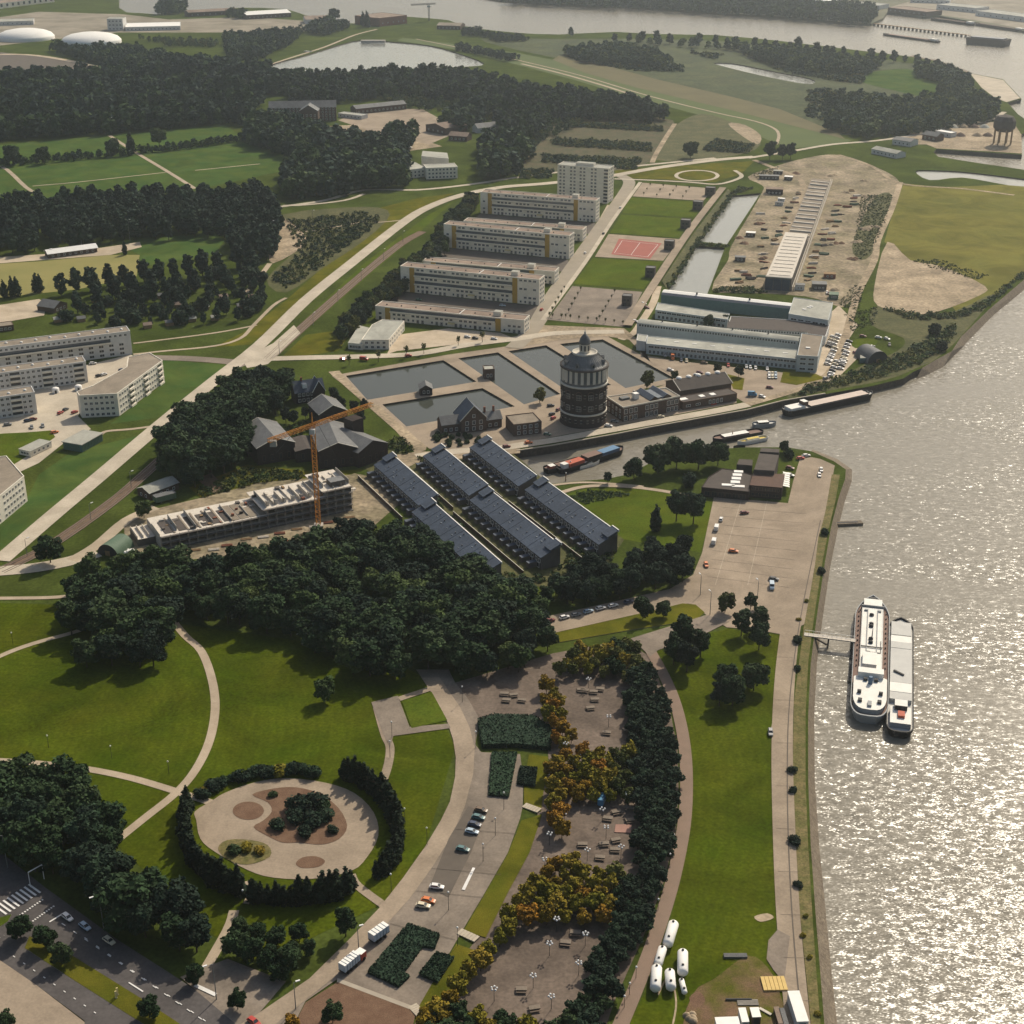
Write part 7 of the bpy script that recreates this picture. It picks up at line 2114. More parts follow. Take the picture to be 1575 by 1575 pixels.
CARS = [(740, 1246, 1, .22, 'brown', 'brown car at the top of the row in the parking bay'), (736, 1257, 1, .2, 'teal', 'grey green car second from the top in the parking bay'), (730, 1268, 1, .2, 'dark blue', 'dark blue car third from the top in the parking bay'), (726, 1279, 1, .2, 'light blue', 'pale blue car fourth from the top in the parking bay'), (712, 1306, 1, .22, 'teal', 'dark teal car alone below the group in the parking bay'),
        (672, 1364, 1, .12, 'white', 'white car above the orange car in the parking bay'), (659, 1385, 1, .2, 'orange', 'orange car in the parking bay'), (651, 1393, 1, .15, 'cream', 'cream car just below the orange car'),
        (104, 1411, 1, .75, 'white', 'white car driving first on the dual carriageway'), (131, 1425, 1, .75, 'light blue', 'light blue car in the middle on the dual carriageway'), (168, 1447, 1, .7, 'cream', 'cream car driving last on the dual carriageway'), (391, 1572, 1, .7, 'red', 'red car cut by the bottom edge beside the bare soil'),
        (846, 954, 1, -.25, 'dark red', 'dark red car at the left end of the kerbside row'), (868, 949, 1, -.25, 'white', 'white car second from the left in the kerbside row'), (886, 945, 1, -.25, 'grey', 'grey car third from the left in the kerbside row'), (905, 940, 1, -.25, 'light blue', 'light blue car fourth in the kerbside row'), (924, 935, 1, -.25, 'white', 'white car fifth in the kerbside row'), (943, 931, 1, -.25, 'white', 'white car sixth in the kerbside row, near the island trees'), (967, 925, 1, -.25, 'dark blue', 'dark car half hidden behind the island tree'),
        (1128, 847, 1, .1, 'orange', 'orange red car alone in the middle of the car park'), (1145, 788, 1, -.1, 'dark red', 'dark red car near the restaurant front'), (1086, 868, .3, 1, 'orange', 'orange car at the left edge of the car park'), (1109, 798, .3, -1, 'white', 'white car at the top of the left car park edge'), (1190, 890, 1, .1, 'black', 'black car behind the grey van'),
        (1231, 704, 1, -.1, 'red', 'bright red car at the corner of the point'), (1240, 700, 1, -.1, 'white', 'white car touching the red car on the point'), (1215, 719, 1, .2, 'dark red', 'maroon car beside the restaurant bushes'), (1215, 730, 1, .2, 'white', 'white car beside the restaurant awnings'), (1263, 722, .2, 1, 'white', 'upper white car of the pair on the point'), (1260, 730, .2, 1, 'white', 'lower white car of the pair on the point'), (1185, 1126, .1, 1, 'grey', 'grey car in the promenade bay beside the lawn'),
        (152, 577, 1, -.3, 'black', 'black car in the yard behind the bent block'), (160, 575, 1, -.3, 'white', 'white car in the yard behind the bent block'), (187, 568, 1, -.4, 'dark blue', 'dark blue car by the bent block roof edge'), (155, 591, 1, -.3, 'yellow', 'yellow car in the housing yard'), (93, 634, 1, -.5, 'red', 'red car in the open part of the housing yard'), (101, 629, 1, -.5, 'black', 'black car nose to tail with the red car in the yard'), (115, 633, 1, -.4, 'red', 'red car at the shaded corner of the bent block'), (43, 646, 1, -.2, 'dark blue', 'dark blue car in front of the short block'), (51, 644, 1, -.2, 'dark red', 'maroon car in front of the short block'), (49, 656, .3, 1, 'grey', 'left grey car of the pair by the yard lawn'), (66, 654, .3, 1, 'grey', 'right grey car of the pair by the yard lawn'), (84, 664, 1, -.2, 'orange', 'orange car beside the yard lawn'), (143, 558, 1, -.1, 'white', 'white car below the long back block'), (12, 652, 1, -.1, 'grey', 'grey car at the left edge of the yard'),
        (527, 552, 1, .2, 'red', 'red car on the road beside the low white school'), (628, 546, 1, -.1, 'red', 'red car on the road above the left basin'), (644, 460, 1, .1, 'green', 'green car in the court below the nearest tall slab'), (719, 517, 1, .1, 'white', 'left white car beside the playground'), (731, 519, 1, .1, 'black', 'black car beside the playground'), (760, 520, 1, .1, 'white', 'right white car beside the playground'), (773, 469, 1, .1, 'light blue', 'light car in the court of the nearest tall slab'), (833, 475, 1, -1, 'red', 'red car at the corner of the nearest tall slab'),
        (851, 642, 1, -.6, 'red', 'bright red car left of the water tower'), (849, 636, 1, -.4, 'black', 'black car left of the water tower'), (859, 629, 1, -.6, 'dark red', 'dark red car in the shade of the water tower'), (847, 623, 1, -.1, 'black', 'black car below the bare tree'), (842, 667, 1, .1, 'green', 'green car in front of the small brick house'), (936, 654, 1, .1, 'white', 'white car on the quay at the foot of the water tower'), (945, 647, 1, .1, 'grey', 'dark car in the shade right of the water tower'), (1016, 640, 1, -.1, 'cream', 'cream car before the workshop windows'), (813, 680, 1, -.1, 'orange', 'orange car on the quay road'), (779, 686, 1, -.1, 'dark red', 'maroon car on the quay road above the terraces'),
        (1048, 553, .2, 1, 'dark blue', 'dark car below the factory beside the orange box'), (1056, 554, .2, 1, 'cream', 'cream car below the factory'), (1083, 557, 1, .1, 'brown', 'brown car below the factory'), (1120, 561, .2, 1, 'red', 'red car below the factory, left one'), (1140, 564, .2, 1, 'red', 'red car at the left of the white row'), (1031, 568, 1, .2, 'white', 'white car alone in the factory yard'), (1076, 572, 1, .1, 'dark red', 'maroon car behind the machine hall'), (1072, 576, 1, .1, 'white', 'white car behind the machine hall vents'), (1184, 595, 1, .1, 'dark red', 'dark red car alone on the quay end of the factory yard'), (1172, 609, 1, .3, 'white', 'white car beside the blue box van'), (1327, 516, 1, .1, 'dark red', 'maroon car on the loop by the barrel hut'), (1351, 518, 1, .1, 'white', 'white car at the top of the loop'), (1364, 520, 1, .3, 'white', 'white car at the right of the loop'), (1368, 529, .2, 1, 'black', 'black car beside the barrel hut'), (1316, 541, 1, -.2, 'dark red', 'maroon car left of the barrel hut'), (1327, 536, 1, -.2, 'white', 'white car below the loop, left'), (1341, 532, 1, -.2, 'white', 'white car below the loop, right'), (1270, 581, 1, -.3, 'grey', 'grey car at the corner below the factory'), (1277, 577, 1, -.3, 'white', 'white car at the corner below the factory'),
        (995, 472, 1, .2, 'dark red', 'maroon car by the strip park ramp'), (990, 466, 1, .2, 'white', 'white car by the strip park ramp'), (977, 493, 1, .2, 'white', 'white car below the strip park ramp'), (954, 318, 1, -1.2, 'white', 'white car on the estate street by the upper lawn'), (928, 358, 1, -1.2, 'black', 'black car on the estate street by the red court'), (900, 388, 1, -1.2, 'white', 'white car on the estate street below the middle slab')]
for a in CARS:
    car(*a)
for i, x in enumerate((1148, 1154, 1162, 1180)):
    car(x, 563 + i * 1.1, .2, 1, 'white', 'white car in the row against the factory front', 'white cars against the factory front')
for i in range(6):
    car(1183 + (i % 3) * 5, 574 + (i // 3) * 5, .2, 1, ('white', 'cream', 'light blue')[i % 3], '%s car in the tight block in the factory yard' % ('white', 'cream', 'pale blue')[i % 3], 'cars in the tight block, %s' % ('white', 'cream', 'pale blue')[i % 3])
for r_, (x0, y0, n) in enumerate(((1289, 514, 5), (1281, 517, 4), (1284, 534, 5), (1279, 545, 4), (1306, 524, 4), (1302, 540, 5), (1287, 555, 5), (1299, 552, 4))):
    for i in range(n):
        c = ('white', 'white', 'cream', 'white', 'black')[(i + r_) % 5]
        car(x0 - i * 2.2, y0 + i * 4.6, 1, .15, c, '%s car in the staggered rows right of the factory' % c, '%s cars right of the factory' % c)
for i in range(9):
    car(590 + 5.2 * i, 224 + .8 * (i % 3), 1, .2, ('white', 'light blue', 'white', 'grey')[i % 4], '%s car in the distant depot yard' % ('white', 'pale', 'white', 'grey')[i % 4], '%s cars in the depot yard' % ('white', 'pale', 'white', 'grey')[i % 4])
for i in range(7):
    car(1272 + 2.6 * i, 449 + .9 * i, .2, 1, ('white', 'dark red', 'white', 'grey', 'white', 'dark red', 'white')[i], '%s car in the row beside the green store' % ('white', 'maroon', 'white', 'grey', 'white', 'maroon', 'white')[i], '%s cars beside the green store' % ('white', 'maroon', 'white', 'grey', 'white', 'maroon', 'white')[i])
van(1102, 812, .3, -1, 'white', 'upper white van at the left edge of the car park')
van(1098, 833, .3, -1, 'white', 'lower white van at the left edge of the car park')
van(1187, 902, .1, 1, 'light blue', 'pale blue van on the right side of the car park')
van(1034.5, 550, .2, 1, 'orange', 'orange box van below the factory', hgt=2.8)
van(1023, 546, .2, 1, 'grey', 'grey van below the left end of the factory')
van(1157, 607, 1, .05, 'blue', 'blue box van beside the quay road', hgt=2.8)
van(927, 1231, .5, -1, 'blue', 'turquoise van parked on the plaza under the trees', L=6, hgt=2.6)
van(560, 552, 1, .1, 'red', 'red van on the estate road')
def lorry(x, y, dx, dy, label, L=13, segs=6, cab='red', z=.4):
    e = empty('lorry', P(x, y, z), heading(x, y, dx, dy), label, 'lorry')
    MB().box(-L / 2, L / 2, -1.2, 1.2, .7, 1.0, 'steel_dark').build('chassis', e)
    for i in range(segs):
        u = -L / 2 + L * i / segs
        MB().box(u + .1, u + L / segs - .15, -1.25, 1.25, 1.02, 3.3, 'car_light blue', None, 'white_paint').build('load_crate', e)
    if cab:
        b = MB().box(L / 2 + .3, L / 2 + 2.4, -1.2, 1.2, .5, 2.6, 'car_' + cab, None, 'white_paint')
        b.build('cab', e)
        MB().box(L / 2 + 2.4, L / 2 + 2.45, -1.05, 1.05, 1.5, 2.4, 'glass_dark').build('windscreen', e)
    for u in (-L / 2 + 1.2, -L / 2 + 2.4, L / 2 - 2) + ((L / 2 + 1.4,) if cab else ()):
        for s in (-1, 1):
            MB().tube((u, s * 1.25 - .15, .5), (u, s * 1.25 + .15, .5), .5, .5, 'tyre', 12).build('wheel', e)
lorry(538, 1488, 1.2, -1, 'lorry with red cab and white topped crates at the foot of the curved road', 6.4, 6)
lorry(583, 1442, 1.2, -.85, 'trailer of blue and white crates parked without a cab', 6.2, 5, None)
# ------------------------------------------------------------------ white storage tanks on the lawn
for i, (x0, y0, x1, y1, r, lab) in enumerate(((1036, 1422, 1027, 1452, 1.5, 'uppermost long white tank lying on the lawn'), (1019, 1460, 1012, 1483, 1.25, 'second white tank from the top, by the cycle path'), (1010, 1490, 1008, 1520, 1.5, 'long white tank at the left of the group'), (1030, 1496, 1032, 1519, 1.4, 'shorter white tank in the middle of the group'), (1050, 1466, 1050, 1496, 1.5, 'long white tank at the right of the group'), (1048, 1508, 1053, 1527, .75, 'smallest thin white tank at the right'))):
    a, b = P(x0, y0, r + .3), P(x1, y1, r + .3)
    d = (b - a)
    L = d.length
    e = empty('storage_tank', ((a + b) / 2).to_tuple()[:2] + (.15,), math.atan2(d.y, d.x), lab, 'tank', 'white tanks on the river lawn')
    b_ = MB()
    n = 20
    prof = [(-L / 2 - r * .55, .02), (-L / 2 - r * .48, r * .5), (-L / 2 - r * .3, r * .8), (-L / 2, r), (L / 2, r), (L / 2 + r * .3, r * .8), (L / 2 + r * .48, r * .5), (L / 2 + r * .55, .02)]
    vs = []
    for xx, rr in prof:
        for k in range(n):
            t = 2 * math.pi * k / n
            vs.append((xx, rr * math.cos(t), r + .3 + rr * math.sin(t)))
    b_.add(vs, [(j * n + k, j * n + (k + 1) % n, (j + 1) * n + (k + 1) % n, (j + 1) * n + k) for j in range(len(prof) - 1) for k in range(n)], 'white_paint', True)
    b_.build('shell', e)
    for u in (-L * .42, L * .34):
        MB().lathe([(.35, 2 * r + .2), (.35, 2 * r + .55), (0, 2 * r + .56)], 'steel_dark', 10, (u, 0, 0)).build('manhole', e)
    for u in (-L * .3, L * .3):
        MB().box(u - .25, u + .25, -r * .8, r * .8, 0, r * .7, 'concrete').build('cradle', e)
# ------------------------------------------------------------------ things lying on the worksite by the river
def plates(x, y, w, d, n, m, lab, name, cat, z=.2, h=.4, ang=0, gap=.12):
    e = empty(name, P(x, y, z), ang, lab, cat)
    for i in range(n):
        MB().box(-w / 2, w / 2, -d / 2 + d * i / n, -d / 2 + d * (i + 1) / n - gap, 0, h, m).build('plank' if m == 'plank_new' else 'beam', e)
    return e
e = plates(1190, 1514, 5.2, 6.6, 6, 'plank_new', 'yellow timber platform beside the promenade', 'timber_platform', 'platform', h=.5, ang=R(92))
e = plates(1131, 1471, 6.5, 1.6, 4, 'slate_pale', 'stack of grey steel beams on the lawn', 'beam_stack', 'stack', h=.6)
e = plates(1150, 1542, 5.6, 2.2, 5, 'concrete', 'pale lattice frame lying on the bare soil', 'lattice_frame', 'frame', h=.3, gap=.25)
e = plates(1136, 1538, 7, .5, 1, 'steel_dark', 'dark steel girder beside the pale frame', 'girder', 'girder', h=.5)
for x, y, w, d, h, m, rf, lab in ((1226, 1562, 3.0, 11, 3.2, 'render_grey', 'white_paint', 'long white container on the promenade at the bottom edge'), (1143, 1572, 1.8, 5, 2.4, 'render_grey', 'white_paint', 'narrow white box at the bottom edge'), (1161, 1568, 2.2, 3.4, 2.4, 'brick_brown', 'white_paint', 'small white roofed cabin at the bottom edge'), (1118, 1582, 6, 3, 2.4, 'render_grey', 'white_paint', 'white flat box cut by the bottom edge'), (1197, 1568, 1.3, 6, 1.4, 'brick_brown', 'roof_red_brown', 'left brown crate beside the white container'), (1205, 1570, 1.3, 6, 1.4, 'brick_brown', 'slate_pale', 'right grey topped crate beside the white container')):
    e = empty('container', P(x, y, .3), .05, lab, 'container')
    MB().box(-w / 2, w / 2, -d / 2, d / 2, 0, h, m).build('wall', e)
    MB().box(-w / 2 - .08, w / 2 + .08, -d / 2 - .08, d / 2 + .08, h + .01, h + .14, rf).build('roof', e)
    MB().box(-w * .3, w * .3, -d / 2 - .1, -d / 2 - .02, .1, h * .8, 'steel_dark').build('door', e)
mb = MB()
rg = np.random.default_rng(4)
for i in range(9):
    c = rg.uniform(-1.4, 1.4, 2)
    mb.lathe([(1.2, 0), (1.0, .5), (.4, 1.0), (0, 1.1)], 'sand', 7, (c[0], c[1], 0))
tag(mb.build('sand_heap', None, P(1058, 1566, .1)), 'small pale sand heap at the bottom of the lawn', 'heap')
tag(MB().bar((-1.8, 0, 0), (1.8, -.9, .1), .8, .2, 'concrete_pale').build('loose_panel', None, P(1178, 1554, .4), -.5), 'single pale panel lying near the timber platform', 'panel')
# ------------------------------------------------------------------ steps, planters, tables and lamps of the plaza
for x0, y0, x1, y1, lab in ((706, 1432, 734, 1446, 'steps up to the lower plaza from the parking bay'), (806, 1238, 830, 1248, 'steps up to the plaza beside the small hedge bed'), (634, 1546, 648, 1562, 'steps at the end of the brown soil wall')):
    a, b = P(x0, y0, .25), P(x1, y1, .25)
    d = b - a
    e = empty('steps', a, math.atan2(d.y, d.x), lab, 'steps')
    for i in range(6):
        u = d.length * i / 6
        MB().box(u + .03, u + d.length / 6 - .08, -1.3, 1.3, 0, .12 + .05 * i, 'paving_pale').build('step', e)
bench = MB().box(-1.5, 1.5, -.75, .75, 0.45, .75, 'paving_grey').box(-1.3, 1.3, -.55, .55, 0, .46, 'steel_dark').mesh('block')
TB = [(894, 1062, 'in the upper right plaza yard'), (899, 1063, 'in the upper right plaza yard'), (913, 1065, 'in the upper right plaza yard'), (923, 1061, 'in the upper right plaza yard'), (915, 1077, 'in the upper right plaza yard'), (908, 1090, 'in the upper right plaza yard'), (933, 1128, 'in the upper right plaza yard'), (965, 1124, 'in the upper right plaza yard'),
      (776, 1068, 'in the upper left plaza yard'), (779, 1078, 'in the upper left plaza yard'), (790, 1070, 'in the upper left plaza yard'), (803, 1078, 'in the upper left plaza yard'),
      (948, 1250, 'in the yard with the turquoise van'), (935, 1260, 'in the yard with the turquoise van'), (968, 1244, 'in the yard with the turquoise van'), (969, 1263, 'in the yard with the turquoise van'), (896, 1300, 'in the yard with the turquoise van'), (929, 1299, 'in the yard with the turquoise van'), (947, 1293, 'in the yard with the turquoise van'), (946, 1308, 'in the yard with the turquoise van'), (923, 1320, 'in the yard with the turquoise van'),
      (870, 1451, 'in the lower plaza yard'), (885, 1436, 'in the lower plaza yard'), (802, 1523, 'in the lower plaza yard'), (822, 1552, 'in the lower plaza yard')]
seat = MB().box(-1.5, 1.5, -.22, .22, .38, .46, 'paving_plaza').mesh('bench')
for x, y, where in TB:
    e = empty('stone_table', P(x, y, .2), random.uniform(-.3, .3), 'block shaped stone table ' + where, 'table', 'stone tables ' + where)
    link('table_top', bench, e)
    for s in (-1, 1):
        link('bench', seat, e, (0, s * 1.25, 0))
mat('lamp_white', (0.8, 0.79, 0.76), 0.4)
post = MB().tube((0, 0, 0), (0, 0, 4.2), .09, .06, 'steel_dark', 6).mesh('post')
globe = MB().lathe([(0, -.32), (.22, -.24), (.32, 0), (.22, .24), (0, .32)], 'lamp_white', 10).mesh('globe')
def globelamp(x, y, n, where, h=1.0):
    e = empty('globe_lamp', P(x, y, .2), random.random(), 'dark post lamp with white globes ' + where, 'lamp', 'globe lamps ' + where)
    p = link('post', post, e)
    p.scale = (1, 1, h)
    for i in range(n):
        t = 2 * math.pi * i / n
        r_ = .75 if n > 1 else 0
        link('globe', globe, e, (r_ * math.cos(t), r_ * math.sin(t), 4.2 * h + .25))
        if n > 1 and i == 0:
            pass
    if n > 1:
        mb = MB()
        for i in range(n):
            t = 2 * math.pi * i / n
            mb.bar((0, 0, 4.1 * h), (.75 * math.cos(t), .75 * math.sin(t), 4.2 * h), .06, .06, 'steel_dark')
        mb.build('arms', e)
for x, y in ((845, 1470), (820, 1520), (848, 1552), (856, 1432), (900, 1455), (750, 1470), (760, 1540), (890, 1500)):
    globelamp(x, y, 5, 'in the lower plaza yard')
for x, y in ((926, 1262), (932, 1290), (903, 1325), (955, 1320), (868, 1268), (845, 1300), (965, 1238), (838, 1340)):
    globelamp(x, y, 4, 'in the yard with the turquoise van')
for x, y in ((936, 1118), (972, 1130), (905, 1060), (870, 1160), (895, 1180), (932, 1185)):
    globelamp(x, y, 4, 'round the upper plaza yards')
for x, y in ((603, 1135), (600, 1165), (711, 1080), (732, 1150), (775, 1245), (762, 1285), (743, 1325), (690, 1400), (704, 1455), (657, 1300), (602, 1372), (623, 1270)):
    globelamp(x, y, 1, 'along the curved road', 1.5)
for x, y in ((180, 1290), (375, 1390), (20, 990), (75, 1150), (172, 1166), (260, 1190)):
    globelamp(x, y, 1, 'on the park lawns', 1.1)
for x, y in ((1036, 1300), (1030, 1330), (1012, 1400), (978, 1505), (968, 1530), (960, 1550)):
    globelamp(x, y, 1, 'along the cycle path', .9)
# tall road lamps, signal gantry and sign
def roadlamp(x, y, h, lab, ang=0.0, group=None, arm=2.0):
    e = empty('road_lamp', P(x, y, .2), ang, lab, 'lamp', group)
    MB().tube((0, 0, 0), (0, 0, h), .16, .09, 'zinc', 8).build('post', e)
    MB().bar((0, 0, h - .05), (arm, 0, h + .25), .1, .1, 'zinc').build('arm', e)
    MB().box(arm - .5, arm + .7, -.2, .2, h + .15, h + .4, 'lamp_white').build('lamp_head', e)
roadlamp(12, 1335, 12, 'tall grey road lamp at the left edge in front of the wood', 3.6)
roadlamp(160, 1430, 12, 'tall grey road lamp beside the light blue car', 3.6)
roadlamp(333, 1537, 12, 'tall grey road lamp on the pavement by the curved road mouth', 3.6)
roadlamp(455, 1552, 9, 'lamp post on the left kerb of the curved road, lowest one', .4, arm=1)
roadlamp(552, 1465, 9, 'lamp post on the left kerb beside the crate trailer', .4, arm=1)
roadlamp(1077, 915, 9, 'lamp post at the bend below the car park', 2.0, arm=1.2)
roadlamp(1165, 920, 8, 'lamp post at the lower right of the car park', 2.0, arm=1.2)
roadlamp(1092, 945, 10, 'lamp post on the paving beside the leaning tree', 2.0, arm=1.2)
e = empty('signal_gantry', P(47, 1364, .2), 0, 'white signal gantry over the carriageway behind the zebra crossing', 'gantry')
q = P(68, 1352, .2) - P(47, 1364, .2)
for v in ((0, 0, 0), (q.x, q.y, 0)):
    MB().tube(v, (v[0], v[1], 5.4), .13, .1, 'white_paint', 8).build('post', e)
MB().bar((0, 0, 5.3), (q.x, q.y, 5.3), .22, .25, 'white_paint').build('beam', e)
MB().box(q.x * .5 - .2, q.x * .5 + .2, q.y * .5 - .2, q.y * .5 + .2, 4.2, 5.2, 'steel_dark').build('signal_head', e)
for x, y, lab in ((181, 1530, 'upper of two yellow bollard signs on the median'), (179, 1535, 'lower of two yellow bollard signs on the median')):
    e = empty('bollard_sign', P(x, y, .3), .6, lab, 'sign')
    MB().box(-.25, .25, -.12, .12, 0, 2.4, 'awning_yellow').build('sign_board', e)
    MB().box(-.3, .3, -.2, .2, -.05, .15, 'concrete').build('base', e)
for i, (x, y) in enumerate(((482, 500), (520, 465), (556, 432), (430, 545), (590, 400), (620, 372), (202, 750), (244, 690), (140, 800), (42, 855))):
    roadlamp(x, y, 8, 'thin mast beside the tramway', 0.8, 'tramway masts', 1.4)
for i, (x, y) in enumerate(((482, 355), (420, 372), (126, 380), (200, 370), (172, 205), (260, 198))):
    roadlamp(x, y, 16, 'thin floodlight mast at the sports fields', .5, 'floodlight masts', 1.4)
# saplings in the parking courts of the strip park
for r_, (x0, y0, x1, y1, n) in enumerate(((868, 446, 845, 488, 6), (893, 448, 870, 490, 6), (945, 452, 922, 492, 6), (850, 489, 958, 500, 9), (1000, 287, 990, 301, 3), (1020, 289, 1010, 303, 3), (1040, 290, 1030, 304, 3), (1060, 292, 1050, 306, 3))):
    for i in range(n):
        t = i / (n - 1)
        tree('sapling', x0 + (x1 - x0) * t, y0 + (y1 - y0) * t, 3.6, 'tiny sapling in the rows on the paved court of the strip park', 'saplings of the strip park courts', 'sapling', cat='sapling')
for x, y in ((537, 562), (582, 557), (625, 550), (652, 545), (705, 532), (742, 527)):
    tree('sapling', x, y, 7, 'thin young street tree along the road above the basins', 'young street trees above the basins', 'street_sapling', cat='tree')
# ------------------------------------------------------------------ ships and boats
mat('hull_black', (0.02, 0.02, 0.022), 0.5)
mat('hull_grey', (0.30, 0.31, 0.31), 0.5)
mat('hull_blue', (0.10, 0.16, 0.24), 0.5)
mat('deck_white', (0.74, 0.72, 0.66), 0.6, (0.66, 0.64, 0.58), 0.3)
mat('deck_pale', (0.50, 0.49, 0.45), 0.65, (0.44, 0.43, 0.40), 0.25)
mat('deck_brown', (0.22, 0.15, 0.12), 0.8, (0.18, 0.12, 0.10), 0.4)
mat('hatch_pink', (0.55, 0.46, 0.39), 0.7, (0.48, 0.40, 0.34), 0.3)
mat('boat_yellow', (0.55, 0.42, 0.10), 0.6)
mat('boat_red', (0.48, 0.13, 0.08), 0.6)
mat('cover_blue', (0.10, 0.19, 0.30), 0.6, (0.13, 0.23, 0.35), 0.5)
def hull_outline(L, W, bow=.22, stern=.12, n=7):
    h = W / 2
    pts = []
    for i in range(n + 1):
        t = i / n
        pts.append((L / 2 - L * bow * (t ** 1.0), h * math.sin(t * math.pi / 2) ** .75))
    for i in range(1, n + 1):
        t = i / n
        pts.append((-L / 2 + L * stern * (1 - math.sin(t * math.pi / 2)), h * max(.0, math.cos(t * math.pi / 2)) ** .55))
    low = [(x, -y) for x, y in reversed(pts[1:-1])]
    return pts + low
def ship(name, label, S, Bw, W, free, hullm, deckm, cat, bow=.2, stern=.12, zd=None, sheer=1.0, group=None):
    z = RZ + free
    s, b = P(*S, z), P(*Bw, z)
    d = b - s
    L = d.length
    c = (s + b) / 2
    e = empty(name, (c.x, c.y, RZ), math.atan2(d.y, d.x), label, cat, group)
    o = hull_outline(L, W, bow, stern)
    n = len(o)
    mb = MB()
    sh = [free + sheer * max(0, (x / (L / 2)) - .55) ** 1.4 for x, y in o]
    vs = [(x * .97, y * .82, -1.0) for x, y in o] + [(x, y, z_) for (x, y), z_ in zip(o, sh)]
    mb.add(vs, [(i, n + i, n + (i + 1) % n, (i + 1) % n) for i in range(n)], hullm)
    mb.build('hull', e)
    mb = MB()
    vs = [(x * .985, y * .96, z_ - .12) for (x, y), z_ in zip(o, sh)]
    cen = len(vs)
    vs.append((0, 0, free - .12))
    mb.add(vs, [(cen, i, (i + 1) % n) for i in range(n)], deckm)
    mb.build('deck', e)
    mb = MB()
    vs = [(x, y, z_ - .1) for (x, y), z_ in zip(o, sh)] + [(x, y, z_ + .7) for (x, y), z_ in zip(o, sh)] + [(x * .985, y * .96, z_ + .7) for (x, y), z_ in zip(o, sh)] + [(x * .985, y * .96, z_ - .1) for (x, y), z_ in zip(o, sh)]
    for k in range(3):
        mb.add(vs, [(k * n + i, k * n + (i + 1) % n, (k + 1) * n + (i + 1) % n, (k + 1) * n + i) for i in range(n)], hullm)
    mb.build('bulwark', e)
    return e, L
def sbox(e, part, x0, x1, y0, y1, z0, z1, m, top=None):
    return MB().box(x0, x1, y0, y1, z0, z1, m, None, top).build(part, e)
e, L = ship('tanker', 'white decked tanker moored at the jetty', (1336, 1104), (1343, 918), 13.5, 3.2, 'hull_grey', 'deck_brown', 'ship', .2, .11, sheer=1.2)
hb = L / 2
sbox(e, 'trunk_deck', -L * .16, L * .37, -4.2, 4.2, 3.1, 4.4, 'deck_white')
mb = MB()
oo = [(x, y) for x, y in hull_outline(L * .26, 12.0, .1, .42)]
mb.prism([(x - L * .345, y) for x, y in oo], 3.1, 5.2, 'hull_grey', 'deck_white')
mb.build('aft_house', e)
sbox(e, 'wheelhouse', -L * .24, -L * .20, -4.6, 4.6, 5.2, 7.4, 'deck_white')
sbox(e, 'wheelhouse_window', -L * .20, -L * .199, -4.4, 4.4, 6.0, 7.1, 'glass_dark')
sbox(e, 'pump_house', -L * .15, -L * .05, -2, 3.2, 4.4, 6.2, 'deck_white')
sbox(e, 'fore_deck', L * .38, L * .45, -3.6, 3.6, 3.3, 4.6, 'deck_white')
sbox(e, 'breakwater', L * .375, L * .38, -4.6, 4.6, 3.3, 5.2, 'hull_grey')
sbox(e, 'windlass', L * .455, L * .47, -1.2, 1.2, 3.6, 4.6, 'steel_dark')
for y in (-.6, .6):
    MB().bar((-L * .05, y * 3.2, 4.7), (L * .35, y * 3.2, 4.7), .3, .3, 'hull_grey').build('deck_pipe', e)
MB().bar((L * .02, -4, 4.8), (L * .02, 4, 4.8), .35, .35, 'steel_dark').build('cross_pipe', e)
for x in (.06, .09, .2, .22, .3):
    MB().lathe([(.9, 0), (.9, .7), (.4, 1.0), (0, 1.0)], 'steel_dark', 10, (L * x, 0.4, 4.4)).build('hatch', e)
MB().tube((L * .1, 0, 4.4), (L * .1, 0, 9), .25, .1, 'steel_dark', 8).build('mast', e)
MB().tube((-L * .28, 0, 5.2), (-L * .28, 0, 8), .9, .7, 'hull_blue', 12).build('funnel', e)
for i in range(12):
    for s in (-1, 1):
        MB().box(-L * .12 + i * L * .042, -L * .12 + i * L * .042 + .5, s * 5.3 - .25, s * 5.3 + .25, 3.1, 3.7, 'steel_dark').build('bollard', e)
for x, y_, w_, h_ in ((-.44, 0, 3, .8), (-.42, 3.4, 1.6, .9), (-.42, -3.4, 1.6, .9), (-.36, 3.8, 1, 1.2), (-.36, -3.8, 1, 1.2), (-.26, 1.8, 1.4, 1.0), (-.26, -2, 1.4, 1.0), (.34, 2.6, 1, .7), (.34, -2.6, 1, .7), (-.03, 1.2, 1.2, .9)):
    MB().box(L * x - w_ / 2, L * x + w_ / 2, y_ - .7, y_ + .7, 4.3 if x > -.2 else 5.2, (4.3 if x > -.2 else 5.2) + h_, 'steel_dark' if h_ > .85 else 'hull_grey').build('deck_fitting', e)
for s in (-1, 1):
    MB().bar((-L * .16, s * 4.1, 5.3), (L * .37, s * 4.1, 5.3), .08, .08, 'steel_dark').build('handrail', e)
    MB().bar((-L * .16, s * 6.3, 4.2), (L * .3, s * 6.3, 4.2), .08, .08, 'steel_dark').build('handrail', e)
MB().bar((-L * .02, -3.4, 4.6), (-L * .02, 1, 4.6), .2, .2, 'steel_dark').build('cross_pipe', e)
MB().bar((-L * .02, -3.4, 4.6), (L * .08, -3.4, 4.6), .2, .2, 'steel_dark').build('deck_pipe', e)
for k in range(7):
    MB().box(-L * .42 + k * 1.6, -L * .42 + k * 1.6 + .8, 5.2, 5.9, 4.2, 5.0, 'glass_dark').build('porthole', e)
e, L = ship('cargo_barge', 'grey covered barge moored alongside the tanker', (1384, 1128), (1386, 952), 9.5, 2.6, 'hull_black', 'deck_pale', 'barge', .1, .06, sheer=.8)
